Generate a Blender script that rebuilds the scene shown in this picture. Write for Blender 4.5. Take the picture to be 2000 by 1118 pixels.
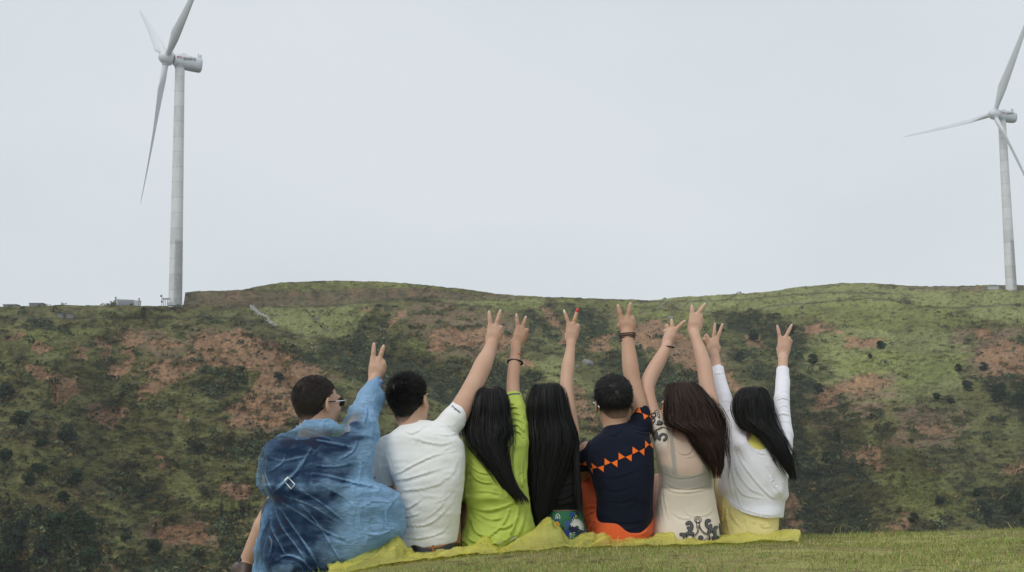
import bpy, bmesh, math, random, time
import numpy as np
from mathutils import Vector, Matrix
from mathutils.bvhtree import BVHTree
from mathutils.geometry import tessellate_polygon

T_START = time.time()
random.seed(7)
RNG = np.random.default_rng(7)
scene = bpy.context.scene
for o in list(bpy.data.objects):
    bpy.data.objects.remove(o)
COL = scene.collection

# ------------------------------------------------------------------ camera
FPX = 2778.0                       # focal length in pixels of the 2000 px wide photo (50 mm on 36 mm)
CAMZ = 0.40
PITCH = math.radians(7.3)
ROLL = math.radians(-0.6)
cam_d = bpy.data.cameras.new('camera')
cam_d.sensor_width = 36.0
cam_d.lens = 50.0
cam_d.clip_start = 0.05
cam_d.clip_end = 6000
cam_d.dof.use_dof = False
cam = bpy.data.objects.new('camera', cam_d)
COL.objects.link(cam)
Rm = Matrix.Rotation(math.radians(90) + PITCH, 3, 'X') @ Matrix.Rotation(ROLL, 3, 'Z')
cam.matrix_world = Matrix.Translation((0, 0, CAMZ)) @ Rm.to_4x4()
scene.camera = cam
scene.render.resolution_x = 1024
scene.render.resolution_y = 572

# ------------------------------------------------------------------ world, sun, exposure
world = bpy.data.worlds.new('World')
scene.world = world
world.use_nodes = True
SUN_EL, SUN_AZ = math.radians(54), math.radians(218)   # soft sun behind the cloud, behind the camera
nt = world.node_tree
nt.nodes.clear()
wo = nt.nodes.new('ShaderNodeOutputWorld')
bg = nt.nodes.new('ShaderNodeBackground')
sky = nt.nodes.new('ShaderNodeTexSky')
sky.sky_type = 'NISHITA'
sky.sun_disc = False
sky.sun_elevation = SUN_EL
sky.sun_rotation = SUN_AZ
sky.air_density = 1.0
sky.dust_density = 3.0
mixc = nt.nodes.new('ShaderNodeMix'); mixc.data_type = 'RGBA'
mixc.inputs['Factor'].default_value = 0.93
tc = nt.nodes.new('ShaderNodeTexCoord')
mp = nt.nodes.new('ShaderNodeMapping'); mp.inputs['Scale'].default_value = (1.0, 1.0, 2.2)
nz = nt.nodes.new('ShaderNodeTexNoise')
nz.inputs['Scale'].default_value = 1.6; nz.inputs['Detail'].default_value = 4; nz.inputs['Roughness'].default_value = .5
rp = nt.nodes.new('ShaderNodeValToRGB')
rp.color_ramp.elements[0].position = .32; rp.color_ramp.elements[0].color = (5.35, 6.00, 6.42, 1)
rp.color_ramp.elements[1].position = .68; rp.color_ramp.elements[1].color = (6.75, 7.12, 7.38, 1)
nt.links.new(tc.outputs['Generated'], mp.inputs['Vector'])
nt.links.new(mp.outputs[0], nz.inputs['Vector'])
nt.links.new(nz.outputs[0], rp.inputs[0])
nt.links.new(sky.outputs[0], mixc.inputs[6])
nt.links.new(rp.outputs[0], mixc.inputs[7])
nt.links.new(mixc.outputs[2], bg.inputs['Color'])
bg.inputs['Strength'].default_value = 0.115
nt.links.new(bg.outputs[0], wo.inputs['Surface'])

sun_d = bpy.data.lights.new('sun', 'SUN')
sun_d.energy = 1.4
sun_d.angle = math.radians(24)
sun_d.color = (1, .96, .9)
sun = bpy.data.objects.new('sun', sun_d)
COL.objects.link(sun)
sd = Vector((math.sin(SUN_AZ) * math.cos(SUN_EL), math.cos(SUN_AZ) * math.cos(SUN_EL), math.sin(SUN_EL)))
sun.rotation_euler = sd.to_track_quat('Z', 'Y').to_euler()

vs = scene.view_settings
vs.view_transform = 'Standard'
vs.look = 'None'
vs.exposure = 0.0
vs.gamma = 1.0
try: vs.use_curve_mapping = False
except Exception: pass
scene.render.engine = 'CYCLES'
scene.cycles.transparent_max_bounces = 16
scene.cycles.volume_bounces = 1

# ------------------------------------------------------------------ pixel <-> world helpers
RM = np.array(Rm)
CR, CU, CF = RM[:, 0], RM[:, 1], -RM[:, 2]
CO = np.array([0, 0, CAMZ])

def W(px, py, Y):
    """world point that lies on world plane y=Y behind photo pixel (px,py)"""
    px = np.asarray(px, float); py = np.asarray(py, float); Y = np.asarray(Y, float)
    d = CF + ((px - 1000) / FPX)[..., None] * CR - ((py - 559) / FPX)[..., None] * CU
    return CO + d * (Y / d[..., 1])[..., None]

def pix(P):
    q = P - CO
    z = q @ CF
    return 1000 + FPX * (q @ CR) / z, 559 - FPX * (q @ CU) / z

# ------------------------------------------------------------------ object helpers
def link(o, parent=None):
    COL.objects.link(o)
    if parent is not None:
        o.parent = parent
        o.matrix_parent_inverse = Matrix.Translation(parent.location).inverted()
    return o

def mesh_np(name, V, F, mat=None, parent=None, smooth=True, attrs=None, keep=False):
    """V (n,3); F (m,k) int array, or list of such arrays"""
    if not isinstance(F, list): F = [F]
    F = [f for f in F if len(f)]
    me = bpy.data.meshes.new(name)
    V = np.asarray(V, np.float32)
    if parent is not None and not keep:
        q = parent
        while q is not None:
            V = V - np.array(q.location, np.float32); q = q.parent
    me.vertices.add(len(V)); me.vertices.foreach_set('co', V.ravel())
    nl = sum(f.size for f in F); npoly = sum(len(f) for f in F)
    me.loops.add(nl); me.polygons.add(npoly)
    me.loops.foreach_set('vertex_index', np.concatenate([f.ravel() for f in F]).astype(np.int32))
    starts, tot = [], 0
    for f in F:
        starts.append(tot + np.arange(len(f)) * f.shape[1]); tot += f.size
    me.polygons.foreach_set('loop_start', np.concatenate(starts).astype(np.int32))
    try: me.polygons.foreach_set('loop_total', np.concatenate([np.full(len(f), f.shape[1]) for f in F]).astype(np.int32))
    except Exception: pass
    me.polygons.foreach_set('use_smooth', np.full(npoly, smooth))
    if attrs:
        for k, a in attrs.items():
            a = np.asarray(a, np.float32)
            if a.ndim == 1:
                at = me.attributes.new(k, 'FLOAT', 'POINT'); at.data.foreach_set('value', a)
            else:
                if a.shape[1] == 3: a = np.concatenate([a, np.ones((len(a), 1), np.float32)], 1)
                at = me.attributes.new(k, 'FLOAT_COLOR', 'POINT'); at.data.foreach_set('color', a.ravel())
    me.update(calc_edges=True)
    me.validate()
    o = bpy.data.objects.new(name, me)
    if mat: me.materials.append(mat)
    COL.objects.link(o)
    if parent is not None: o.parent = parent
    return o

def tag(o, label=None, cat=None, group=None, kind=None):
    if label: o['label'] = label
    if cat: o['category'] = cat
    if group: o['group'] = group
    if kind: o['kind'] = kind
    return o

def thing(name, label, cat, loc, group=None):
    o = bpy.data.objects.new(name, None)
    o.empty_display_size = .2
    COL.objects.link(o)
    o.location = Vector([float(c) for c in loc])
    return tag(o, label, cat, group)

# ------------------------------------------------------------------ numpy noise
def _h(ix, iy, iz, s):
    n = (ix.astype(np.int64) * 374761393 + iy.astype(np.int64) * 668265263 + iz.astype(np.int64) * 2147483647 + s * 974711) & 0xffffffff
    n = ((n ^ (n >> 13)) * 1274126177) & 0xffffffff
    n = ((n ^ (n >> 16)) * 2246822519) & 0xffffffff
    return ((n ^ (n >> 15)) & 0xffffff).astype(np.float32) / 8388607.5 - 1.0

def noise(x, y, z=0.0, s=0):
    x, y, z = np.broadcast_arrays(np.asarray(x, np.float32), np.asarray(y, np.float32), np.asarray(z, np.float32))
    ix, iy, iz = np.floor(x), np.floor(y), np.floor(z)
    fx, fy, fz = x - ix, y - iy, z - iz
    fx = fx * fx * (3 - 2 * fx); fy = fy * fy * (3 - 2 * fy); fz = fz * fz * (3 - 2 * fz)
    r = 0
    for a in (0, 1):
        wx = fx if a else 1 - fx
        for b in (0, 1):
            wy = fy if b else 1 - fy
            for c in (0, 1):
                wz = fz if c else 1 - fz
                r = r + wx * wy * wz * _h(ix + a, iy + b, iz + c, s)
    return r

def fbm(x, y, z=0.0, s=0, o=4, g=.5):
    r, a, f = 0, 1.0, 1.0
    for i in range(o):
        r = r + a * noise(np.asarray(x) * f, np.asarray(y) * f, np.asarray(z) * f, s + i * 17)
        a *= g; f *= 2.03
    return r

def sstep(a, b, x):
    t = np.clip((x - a) / (b - a), 0, 1)
    return t * t * (3 - 2 * t)

def catm(pts, n=8):
    """catmull-rom resample of a polyline (k,d)"""
    p = np.asarray(pts, float)
    if len(p) < 3: 
        t = np.linspace(0, 1, n + 1)[:, None]
        return p[0] + (p[-1] - p[0]) * t
    q = np.vstack([2 * p[0] - p[1], p, 2 * p[-1] - p[-2]])
    out = []
    t = np.linspace(0, 1, n, endpoint=False)[:, None]
    for i in range(1, len(q) - 2):
        a, b, c, d = q[i - 1], q[i], q[i + 1], q[i + 2]
        out.append(.5 * (2 * b + (c - a) * t + (2 * a - 5 * b + 4 * c - d) * t ** 2 + (3 * b - a - 3 * c + d) * t ** 3))
    out.append(p[-1:])
    return np.vstack(out)

# ------------------------------------------------------------------ materials
def mat_new(name):
    m = bpy.data.materials.new(name); m.use_nodes = True
    n = m.node_tree; n.nodes.clear()
    out = n.nodes.new('ShaderNodeOutputMaterial')
    b = n.nodes.new('ShaderNodeBsdfPrincipled')
    n.links.new(b.outputs[0], out.inputs[0])
    return m, n, b, out

def fabric(name, col, rough=.85, var=.06, vscale=6, bump=.25, bscale=260, sheen=.2, col2=None, alpha=None, trans=0, streak=None, fine=None, aattr=None):
    m, n, b, out = mat_new(name)
    tc = n.nodes.new('ShaderNodeTexCoord')
    nz = n.nodes.new('ShaderNodeTexNoise'); nz.inputs['Scale'].default_value = vscale; nz.inputs['Detail'].default_value = 5
    n.links.new(tc.outputs['Object'], nz.inputs['Vector'])
    mx = n.nodes.new('ShaderNodeMix'); mx.data_type = 'RGBA'
    c = np.array(col)
    lo = c * (1 - var); hi = np.clip(c * (1 + var), 0, 1) if col2 is None else np.array(col2)
    mx.inputs[6].default_value = (*lo, 1); mx.inputs[7].default_value = (*hi, 1)
    n.links.new(nz.outputs[0], mx.inputs[0])
    n.links.new(mx.outputs[2], b.inputs['Base Color'])
    b.inputs['Roughness'].default_value = rough
    b.inputs['Sheen Weight'].default_value = sheen
    b.inputs['Specular IOR Level'].default_value = .15
    n2 = n.nodes.new('ShaderNodeTexNoise'); n2.inputs['Scale'].default_value = bscale; n2.inputs['Detail'].default_value = 2
    n.links.new(tc.outputs['Object'], n2.inputs['Vector'])
    bp = n.nodes.new('ShaderNodeBump'); bp.inputs['Strength'].default_value = bump; bp.inputs['Distance'].default_value = .002
    n.links.new(n2.outputs[0], bp.inputs['Height'])
    n3 = n.nodes.new('ShaderNodeTexNoise'); n3.inputs['Scale'].default_value = fine or 22; n3.inputs['Detail'].default_value = 4
    mp = n.nodes.new('ShaderNodeMapping'); mp.inputs['Scale'].default_value = streak or (1, 1, 1)
    n.links.new(tc.outputs['Object'], mp.inputs[0]); n.links.new(mp.outputs[0], n3.inputs['Vector'])
    bp2 = n.nodes.new('ShaderNodeBump'); bp2.inputs['Strength'].default_value = .5; bp2.inputs['Distance'].default_value = .006
    n.links.new(n3.outputs[0], bp2.inputs['Height']); n.links.new(bp.outputs[0], bp2.inputs['Normal'])
    n.links.new(bp2.outputs[0], b.inputs['Normal'])
    if alpha is not None:
        tr = n.nodes.new('ShaderNodeBsdfTransparent')
        ms = n.nodes.new('ShaderNodeMixShader'); ms.inputs[0].default_value = alpha
        n.links.new(tr.outputs[0], ms.inputs[1]); n.links.new(b.outputs[0], ms.inputs[2])
        n.links.new(ms.outputs[0], out.inputs[0])
        if aattr:
            at = n.nodes.new('ShaderNodeAttribute'); at.attribute_name = aattr; n.links.new(at.outputs['Fac'], ms.inputs[0])
    return m

def skin_mat(name, col):
    m, n, b, out = mat_new(name)
    tc = n.nodes.new('ShaderNodeTexCoord')
    nz = n.nodes.new('ShaderNodeTexNoise'); nz.inputs['Scale'].default_value = 11; nz.inputs['Detail'].default_value = 7; nz.inputs['Roughness'].default_value = .62
    n.links.new(tc.outputs['Object'], nz.inputs['Vector'])
    mx = n.nodes.new('ShaderNodeMix'); mx.data_type = 'RGBA'
    c = np.array(col)
    mx.inputs[6].default_value = (*(c * [.88, .70, .64]), 1); mx.inputs[7].default_value = (*np.clip(c * [1.06, 1.08, 1.1], 0, 1), 1)
    n.links.new(nz.outputs[0], mx.inputs[0]); n.links.new(mx.outputs[2], b.inputs['Base Color'])
    b.inputs['Roughness'].default_value = .55
    b.inputs['Specular IOR Level'].default_value = .35
    b.inputs['Subsurface Weight'].default_value = .12
    b.inputs['Subsurface Radius'].default_value = (.012, .005, .003)
    n2 = n.nodes.new('ShaderNodeTexNoise'); n2.inputs['Scale'].default_value = 300
    n.links.new(tc.outputs['Object'], n2.inputs['Vector'])
    bp = n.nodes.new('ShaderNodeBump'); bp.inputs['Strength'].default_value = .15; bp.inputs['Distance'].default_value = .001
    n.links.new(n2.outputs[0], bp.inputs['Height']); n.links.new(bp.outputs[0], b.inputs['Normal'])
    return m

def plain(name, col, rough=.5, metal=0, var=.1, vscale=8, spec=.5, bump=0, bscale=50):
    m, n, b, out = mat_new(name)
    tc = n.nodes.new('ShaderNodeTexCoord')
    nz = n.nodes.new('ShaderNodeTexNoise'); nz.inputs['Scale'].default_value = vscale; nz.inputs['Detail'].default_value = 6
    n.links.new(tc.outputs['Object'], nz.inputs['Vector'])
    mx = n.nodes.new('ShaderNodeMix'); mx.data_type = 'RGBA'
    c = np.array(col)
    mx.inputs[6].default_value = (*(c * (1 - var)), 1); mx.inputs[7].default_value = (*np.clip(c * (1 + var), 0, 1), 1)
    n.links.new(nz.outputs[0], mx.inputs[0]); n.links.new(mx.outputs[2], b.inputs['Base Color'])
    b.inputs['Roughness'].default_value = rough; b.inputs['Metallic'].default_value = metal
    b.inputs['Specular IOR Level'].default_value = spec
    if bump:
        n2 = n.nodes.new('ShaderNodeTexNoise'); n2.inputs['Scale'].default_value = bscale; n2.inputs['Detail'].default_value = 5
        n.links.new(tc.outputs['Object'], n2.inputs['Vector'])
        bp = n.nodes.new('ShaderNodeBump'); bp.inputs['Strength'].default_value = bump
        n.links.new(n2.outputs[0], bp.inputs['Height']); n.links.new(bp.outputs[0], b.inputs['Normal'])
    return m

def attr_mat(name, attr, rough=.9, spec=.1, gain=None, trans=0.0):
    m, n, b, out = mat_new(name)
    a = n.nodes.new('ShaderNodeAttribute'); a.attribute_name = attr
    b.inputs['Roughness'].default_value = rough
    b.inputs['Specular IOR Level'].default_value = spec
    n.links.new(a.outputs['Color'], b.inputs['Base Color'])
    if trans:
        tl = n.nodes.new('ShaderNodeBsdfTranslucent'); n.links.new(a.outputs['Color'], tl.inputs[0])
        ms = n.nodes.new('ShaderNodeMixShader'); ms.inputs[0].default_value = trans
        n.links.new(b.outputs[0], ms.inputs[1]); n.links.new(tl.outputs[0], ms.inputs[2]); n.links.new(ms.outputs[0], out.inputs[0])
    return m

# ------------------------------------------------------------------ signed distance library
def rc(P, a, b, ra, rb):
    a = np.asarray(a, np.float32); b = np.asarray(b, np.float32); ab = b - a
    t = np.clip(((P - a) @ ab) / max(float(ab @ ab), 1e-9), 0, 1)
    q = P - a - t[:, None] * ab
    return np.sqrt(np.einsum('ij,ij->i', q, q)) - (ra + (rb - ra) * t)

def smin(a, b, k):
    h = np.clip(.5 + .5 * (b - a) / k, 0, 1)
    return b + (a - b) * h - k * h * (1 - h)

def ell(P, c, r):
    r = np.asarray(r, np.float32)
    q = P - np.asarray(c, np.float32)
    k0 = np.sqrt(((q / r) ** 2).sum(1)); k1 = np.sqrt(((q / (r * r)) ** 2).sum(1))
    return k0 * (k0 - 1) / np.maximum(k1, 1e-6)

def chain(P, pts, k=.008):
    d = None; k = min(k, .006)
    for (a, ra), (b, rb) in zip(pts[:-1], pts[1:]):
        e = rc(P, a, b, ra, rb)
        d = e if d is None else smin(d, e, k)
    return d

class Loft:
    """rows: (py, pxL, pxR, dy, half_depth_m); outline taken at plane Y0+dy, elliptical cross sections"""
    def __init__(s, rows, Y0, shrink=0.0, n=2.3, round_=.02, ext=(0, 0)):
        r = catm(rows, 6)
        L = W(r[:, 1], r[:, 0], Y0 + r[:, 3]); R = W(r[:, 2], r[:, 0], Y0 + r[:, 3])
        z = (L[:, 2] + R[:, 2]) / 2
        o = np.argsort(z)
        s.z = z[o]; s.cx = ((L[:, 0] + R[:, 0]) / 2)[o]; s.hw = np.maximum((R[:, 0] - L[:, 0]) / 2 - shrink, .006)[o]
        s.cy = (Y0 + r[:, 3])[o]; s.hd = np.maximum(r[:, 4] - shrink, .006)[o]
        s.n = n; s.zt = s.z[-1] - shrink + ext[1]; s.zb = s.z[0] + ext[0]
        da = np.gradient(s.hw + np.abs(s.cx - s.cx.mean()), s.z)
        s.sl = 1 / np.sqrt(1 + np.minimum(np.gradient(s.hw, s.z) ** 2 + np.gradient(s.cx, s.z) ** 2, 8))
    def at(s, z):
        f = lambda a: np.interp(z, s.z, a)
        return f(s.cx), f(s.hw), f(s.cy), f(s.hd), f(s.sl)
    def __call__(s, P):
        z = P[:, 2]
        cx, hw, cy, hd, sl = s.at(z)
        x = P[:, 0] - cx; y = P[:, 1] - cy
        k = (np.abs(x / hw) ** s.n + np.abs(y / hd) ** s.n) ** (1 / s.n)
        q = np.sqrt(x * x + y * y)
        d = np.where(k > 1e-4, q * (1 - 1 / np.maximum(k, 1e-4)), -hd) * sl
        d = np.maximum(d, -np.minimum(hw, hd))
        e = np.maximum(z - s.zt, s.zb - z)
        return np.maximum(d, e) 

def mesh_sdf(f, lo, hi, h, margin=.03):
    lo = np.asarray(lo, float); hi = np.asarray(hi, float)
    B = 4
    s2 = h * B; s1 = s2 * 4
    n1 = np.ceil((hi - lo) / s1).astype(int)
    g = np.stack(np.meshgrid(*[np.arange(n) for n in n1], indexing='ij'), -1).reshape(-1, 3)
    d = f((lo + (g + .5) * s1).astype(np.float32))
    g = g[np.abs(d) < s1 * .9 + margin]
    sub = np.stack(np.meshgrid(*[np.arange(4)] * 3, indexing='ij'), -1).reshape(-1, 3)
    g = (g[:, None] * 4 + sub[None]).reshape(-1, 3)
    d = f((lo + (g + .5) * s2).astype(np.float32))
    g = g[np.abs(d) < s2 * 1.0 + margin * .4]
    c5 = np.stack(np.meshgrid(*[np.arange(B + 1)] * 3, indexing='ij'), -1).reshape(-1, 3)
    base = g * B
    idx = base[:, None] + c5[None]
    # evaluate unique corners only once
    N = (n1 * 16 + 2).astype(np.int64)
    key = (idx[..., 0].astype(np.int64) * N[1] + idx[..., 1]) * N[2] + idx[..., 2]
    uk, inv = np.unique(key.ravel(), return_inverse=True)
    uz = uk % N[2]; uy = (uk // N[2]) % N[1]; ux = uk // (N[1] * N[2])
    PU = (lo + np.stack([ux, uy, uz], -1) * h).astype(np.float32)
    vals = np.empty(len(PU), np.float32)
    for i in range(0, len(PU), 400000):
        vals[i:i + 400000] = f(PU[i:i + 400000])
    D = vals[inv].reshape(len(g), B + 1, B + 1, B + 1)
    C = {}
    for a in (0, 1):
        for b in (0, 1):
            for c in (0, 1):
                C[a, b, c] = D[:, a:a + B, b:b + B, c:c + B]
    sg = sum((C[k] < 0).astype(np.int8) for k in C)
    act = (sg > 0) & (sg < 8)
    w = np.nonzero(act)
    ci = base[w[0]] + np.stack(w[1:], -1)
    cv = {k: C[k][act] for k in C}
    acc = np.zeros((len(ci), 3)); cnt = np.zeros(len(ci))
    ks = list(C)
    for i in range(8):
        for j in range(i + 1, 8):
            a, b = ks[i], ks[j]
            if sum(abs(a[t] - b[t]) for t in range(3)) != 1: continue
            va, vb = cv[a], cv[b]
            m = (va < 0) != (vb < 0)
            t = np.where(m, va / np.where(m, va - vb, 1), 0)
            p = np.array(a)[None] + t[:, None] * (np.array(b) - np.array(a))[None]
            acc += p * m[:, None]; cnt += m
    V = lo + (ci + acc / cnt[:, None]) * h
    ck = (ci[:, 0].astype(np.int64) * N[1] + ci[:, 1]) * N[2] + ci[:, 2]
    o = np.argsort(ck); ck = ck[o]; V = V[o]; ci = ci[o]
    for k in cv: cv[k] = cv[k][o]
    quads = []
    st = np.array([N[1] * N[2], N[2], 1])
    for ax in range(3):
        e = [0, 0, 0]; e[ax] = 1
        v0 = cv[0, 0, 0]; v1 = cv[tuple(e)]
        m = (v0 < 0) != (v1 < 0)
        b_, c_ = (ax + 1) % 3, (ax + 2) % 3
        k0 = ck[m]
        ks4 = [k0, k0 - st[b_], k0 - st[b_] - st[c_], k0 - st[c_]]
        ii = [np.clip(np.searchsorted(ck, k), 0, len(ck) - 1) for k in ks4]
        ok = np.all([ck[i] == k for i, k in zip(ii, ks4)], 0)
        q = np.stack(ii, -1)[ok]
        fl = (v0[m] < 0)[ok]
        q[~fl] = q[~fl][:, ::-1]
        quads.append(q)
    return V, np.vstack(quads)

# fold / crease fields -------------------------------------------------
def crease_field(creases):
    """list of (polyline px, half width px, height m) -> function(px,py) giving outward offset"""
    segs = []
    for pl, w, h in creases:
        p = catm(pl, 5)
        n = len(p) - 1
        for i in range(n):
            f0 = min(1, 3.2 * (i + .0) / n, 3.2 * (n - i) / n) if n > 1 else 1
            segs.append((p[i], p[i + 1], w, h * max(f0, .25)))
    def f(px, py):
        out = np.zeros(len(px), np.float32)
        best = {}
        for a, b, w, h in segs:
            lo = np.minimum(a, b) - 4 * w; hi = np.maximum(a, b) + 4 * w
            m = np.nonzero((px > lo[0]) & (px < hi[0]) & (py > lo[1]) & (py < hi[1]))[0]
            if not len(m): continue
            ab = b - a; L2 = ab @ ab + 1e-9
            qx = px[m] - a[0]; qy = py[m] - a[1]
            t = np.clip((qx * ab[0] + qy * ab[1]) / L2, 0, 1)
            dx = qx - t * ab[0]; dy = qy - t * ab[1]
            sgn = np.sign(ab[0] * qy - ab[1] * qx) * (1 if ab[0] >= 0 else -1)   # + = below the line
            s = np.sqrt(dx * dx + dy * dy) * sgn / w
            v = h * (np.exp(-s * s) - .75 * np.exp(-(s - 1.7) ** 2))
            o = out[m]
            out[m] = np.where(np.abs(v) > np.abs(o), v, o)
        return out
    return f

def garment(base, creases=(), fold=None, Yc=None, cs=1.0):
    """wrap an sdf with creases (seen from the back) and soft noise folds. fold=(amp, sx, sy, sz, seed)"""
    cf = crease_field([(a, w * (1 + .25 * math.sin(7.3 * i)), h * cs * (.85 + .5 * math.sin(3.1 * i))) for i, (a, w, h) in enumerate(creases)]) if creases else None
    def f(P):
        d = base(P)
        m = np.abs(d) < .03
        if m.any():
            Q = P[m]; off = np.zeros(len(Q), np.float32)
            if cf is not None:
                px, py = pix(Q)
                wt = sstep(Yc + .03, Yc - .02, Q[:, 1]) if Yc is not None else 1
                off += cf(px, py) * wt
            for (amp, sx, sy, sz, seed) in (fold or []):
                n = noise(Q[:, 0] * sx, Q[:, 1] * sy, Q[:, 2] * sz, seed)
                n2 = noise(Q[:, 0] * sx * 2.1 + 3 * n, Q[:, 1] * sy * 2.1, Q[:, 2] * sz * 2.1, seed + 5)
                off += amp * ((1 - 2 * np.abs(n)) + .4 * n2)
            d = d.copy(); d[m] -= off
        return d
    return f

def biggest(V, Q):
    """drop stray crumbs, keep the one connected surface"""
    lab = np.arange(len(V))
    e = np.vstack([Q[:, [0, 1]], Q[:, [1, 2]], Q[:, [2, 3]], Q[:, [3, 0]]])
    for _ in range(400):
        m = np.minimum(lab[e[:, 0]], lab[e[:, 1]]); n = lab.copy()
        np.minimum.at(n, e[:, 0], m); np.minimum.at(n, e[:, 1], m)
        n = n[n]; n = n[n]
        if (n == lab).all(): break
        lab = n
    u, c = np.unique(lab, return_counts=True)
    if len(u) == 1: return V, Q
    keep = lab == u[c.argmax()]; idx = np.cumsum(keep) - 1
    return V[keep], idx[Q[keep[Q].all(1)]]

def sdf_obj(name, f, lo, hi, h, mat, parent, **kw):
    V, Q = biggest(*mesh_sdf(f, lo, hi, h))
    return mesh_np(name, V, Q, mat, parent, **kw)

# decals: flat prints lying on a garment ------------------------------------
def bvh_of(o):
    me = o.data
    n = len(me.vertices); co = np.empty(n * 3, np.float32); me.vertices.foreach_get('co', co)
    co = co.reshape(-1, 3) + np.array(o.parent.location if o.parent else (0, 0, 0), np.float32)
    b = Bvh(); b.host = o; b.t = BVHTree.FromPolygons([tuple(map(float, c)) for c in co], [tuple(p.vertices) for p in me.polygons]); return b

class Bvh:
    pass
def merge_into(host, o):
    """a print is part of the cloth it is printed on: same mesh, own material slot"""
    me, dm = host.data, o.data
    me.materials.append(dm.materials[0]); k = len(me.materials) - 1
    bm = bmesh.new(); bm.from_mesh(me); n0 = len(bm.faces); bm.from_mesh(dm); bm.faces.ensure_lookup_table()
    for f in bm.faces[n0:]: f.material_index = k; f.smooth = False
    bm.to_mesh(me); bm.free(); bpy.data.objects.remove(o); return host

def project(bvh, pts, off):
    """points of the back of the garment, carried along the view ray"""
    out = []; ok = []
    O = Vector(CO)
    for x, y in pts:
        d = Vector(W(x, y, 1.0) - CO).normalized()
        h = bvh.t.ray_cast(O, d, 30)
        if h[0] is None:
            out.append((0, 0, 0)); ok.append(False); continue
        out.append(tuple(h[0] + h[1].normalized() * off * (1 if h[1].dot(d) < 0 else -1) - d * off * .5)); ok.append(True)
    return np.array(out), np.array(ok)

def decal(name, mat, parent, bvh, polys=(), strokes=(), off=.0015, res=2.5):
    V = []; T = []
    for poly in polys:
        pl = [np.array(p, float) for p in poly]
        tri = tessellate_polygon([[Vector((p[0], p[1], 0)) for p in pl]])
        st = [(pl[a], pl[b], pl[c]) for a, b, c in tri]
        while st:
            a, b, c = st.pop()
            l = [np.linalg.norm(a - b), np.linalg.norm(b - c), np.linalg.norm(c - a)]
            k = int(np.argmax(l))
            if l[k] > res:
                if k == 0: m = (a + b) / 2; st += [(a, m, c), (m, b, c)]
                elif k == 1: m = (b + c) / 2; st += [(a, b, m), (a, m, c)]
                else: m = (c + a) / 2; st += [(a, b, m), (m, b, c)]
            else:
                i = len(V); V += [a, b, c]; T.append((i, i + 1, i + 2))
    for pl, w in strokes:
        p = catm(pl, 6) if len(pl) > 2 else np.array([pl[0], (np.array(pl[0]) + pl[1]) / 2, pl[1]], float)
        t = np.gradient(p, axis=0); t /= np.linalg.norm(t, axis=1)[:, None] + 1e-9
        nrm = np.stack([-t[:, 1], t[:, 0]], -1)
        i0 = len(V)
        for q, n_ in zip(p, nrm):
            V += [q - n_ * w / 2, q, q + n_ * w / 2]
        for i in range(len(p) - 1):
            a = i0 + i * 3
            T += [(a, a + 1, a + 4), (a, a + 4, a + 3), (a + 1, a + 2, a + 5), (a + 1, a + 5, a + 4)]
        # round ends
        for e in (0, -1):
            c = p[e]; i = len(V); V.append(c)
            for k in range(9): V.append(c + w / 2 * np.array([math.cos(k * math.pi / 4), math.sin(k * math.pi / 4)]))
            for k in range(8): T.append((i, i + 1 + k, i + 2 + k))
    V = np.array(V); T = np.array(T)
    P, ok = project(bvh, V, off)
    g = ok[T].all(1)
    T = T[g]
    if len(T):
        e = np.max([np.linalg.norm(P[T[:, 0]] - P[T[:, 1]], axis=1), np.linalg.norm(P[T[:, 1]] - P[T[:, 2]], axis=1)], 0)
        T = T[e < .05]
    if not len(T): return None
    u_, inv_ = np.unique(T.ravel(), return_inverse=True); P = P[u_]; T = inv_.reshape(-1, 3)
    o = mesh_np(name, P, T, mat, parent, smooth=False)
    return merge_into(bvh.host, o)
# ================================================================== SETTING
def pip(x, y, poly):
    p = np.asarray(poly, float); ins = np.zeros(x.shape, bool); j = len(p) - 1
    for i in range(len(p)):
        c = ((p[i, 1] > y) != (p[j, 1] > y)) & (x < (p[j, 0] - p[i, 0]) * (y - p[i, 1]) / (p[j, 1] - p[i, 1] + 1e-9) + p[i, 0])
        ins ^= c; j = i
    return ins

def area(X, Y, polys, warp=1.0, seed=0, soft=7):
    """smooth-edged, ragged membership of ground patches"""
    acc = np.zeros(X.shape, np.float32)
    wx = 16 * warp * fbm(X / 30, Y / 18, 0, seed, 3) ; wy = 8 * warp * fbm(X / 30, Y / 18, 5, seed + 3, 3)
    wx2 = 5 * warp * noise(X / 6, Y / 4, 1, seed + 9); wy2 = 3 * warp * noise(X / 6, Y / 4, 7, seed + 9)
    for dx, dy in ((0, 0), (soft, 0), (-soft, 0), (0, soft * .5), (0, -soft * .5)):
        m = np.zeros(X.shape, bool)
        for p in polys:
            m |= pip(X + wx + wx2 + dx, Y + wy + wy2 + dy, p)
        acc += m
    return acc / 5

def lines(X, Y, pls, w, wob=1.5, seed=3):
    d = np.full(X.shape, 99., np.float32)
    Yw = Y + wob * noise(X / 25, 0.3, 0, seed); 
    for pl in pls:
        p = catm(pl, 4)
        for a, b in zip(p[:-1], p[1:]):
            ab = b - a
            t = np.clip(((X - a[0]) * ab[0] + (Yw - a[1]) * ab[1]) / (ab @ ab + 1e-9), 0, 1)
            d = np.minimum(d, np.hypot(X - a[0] - t * ab[0], Yw - a[1] - t * ab[1]))
    return np.exp(-(d / w) ** 2)

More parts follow.
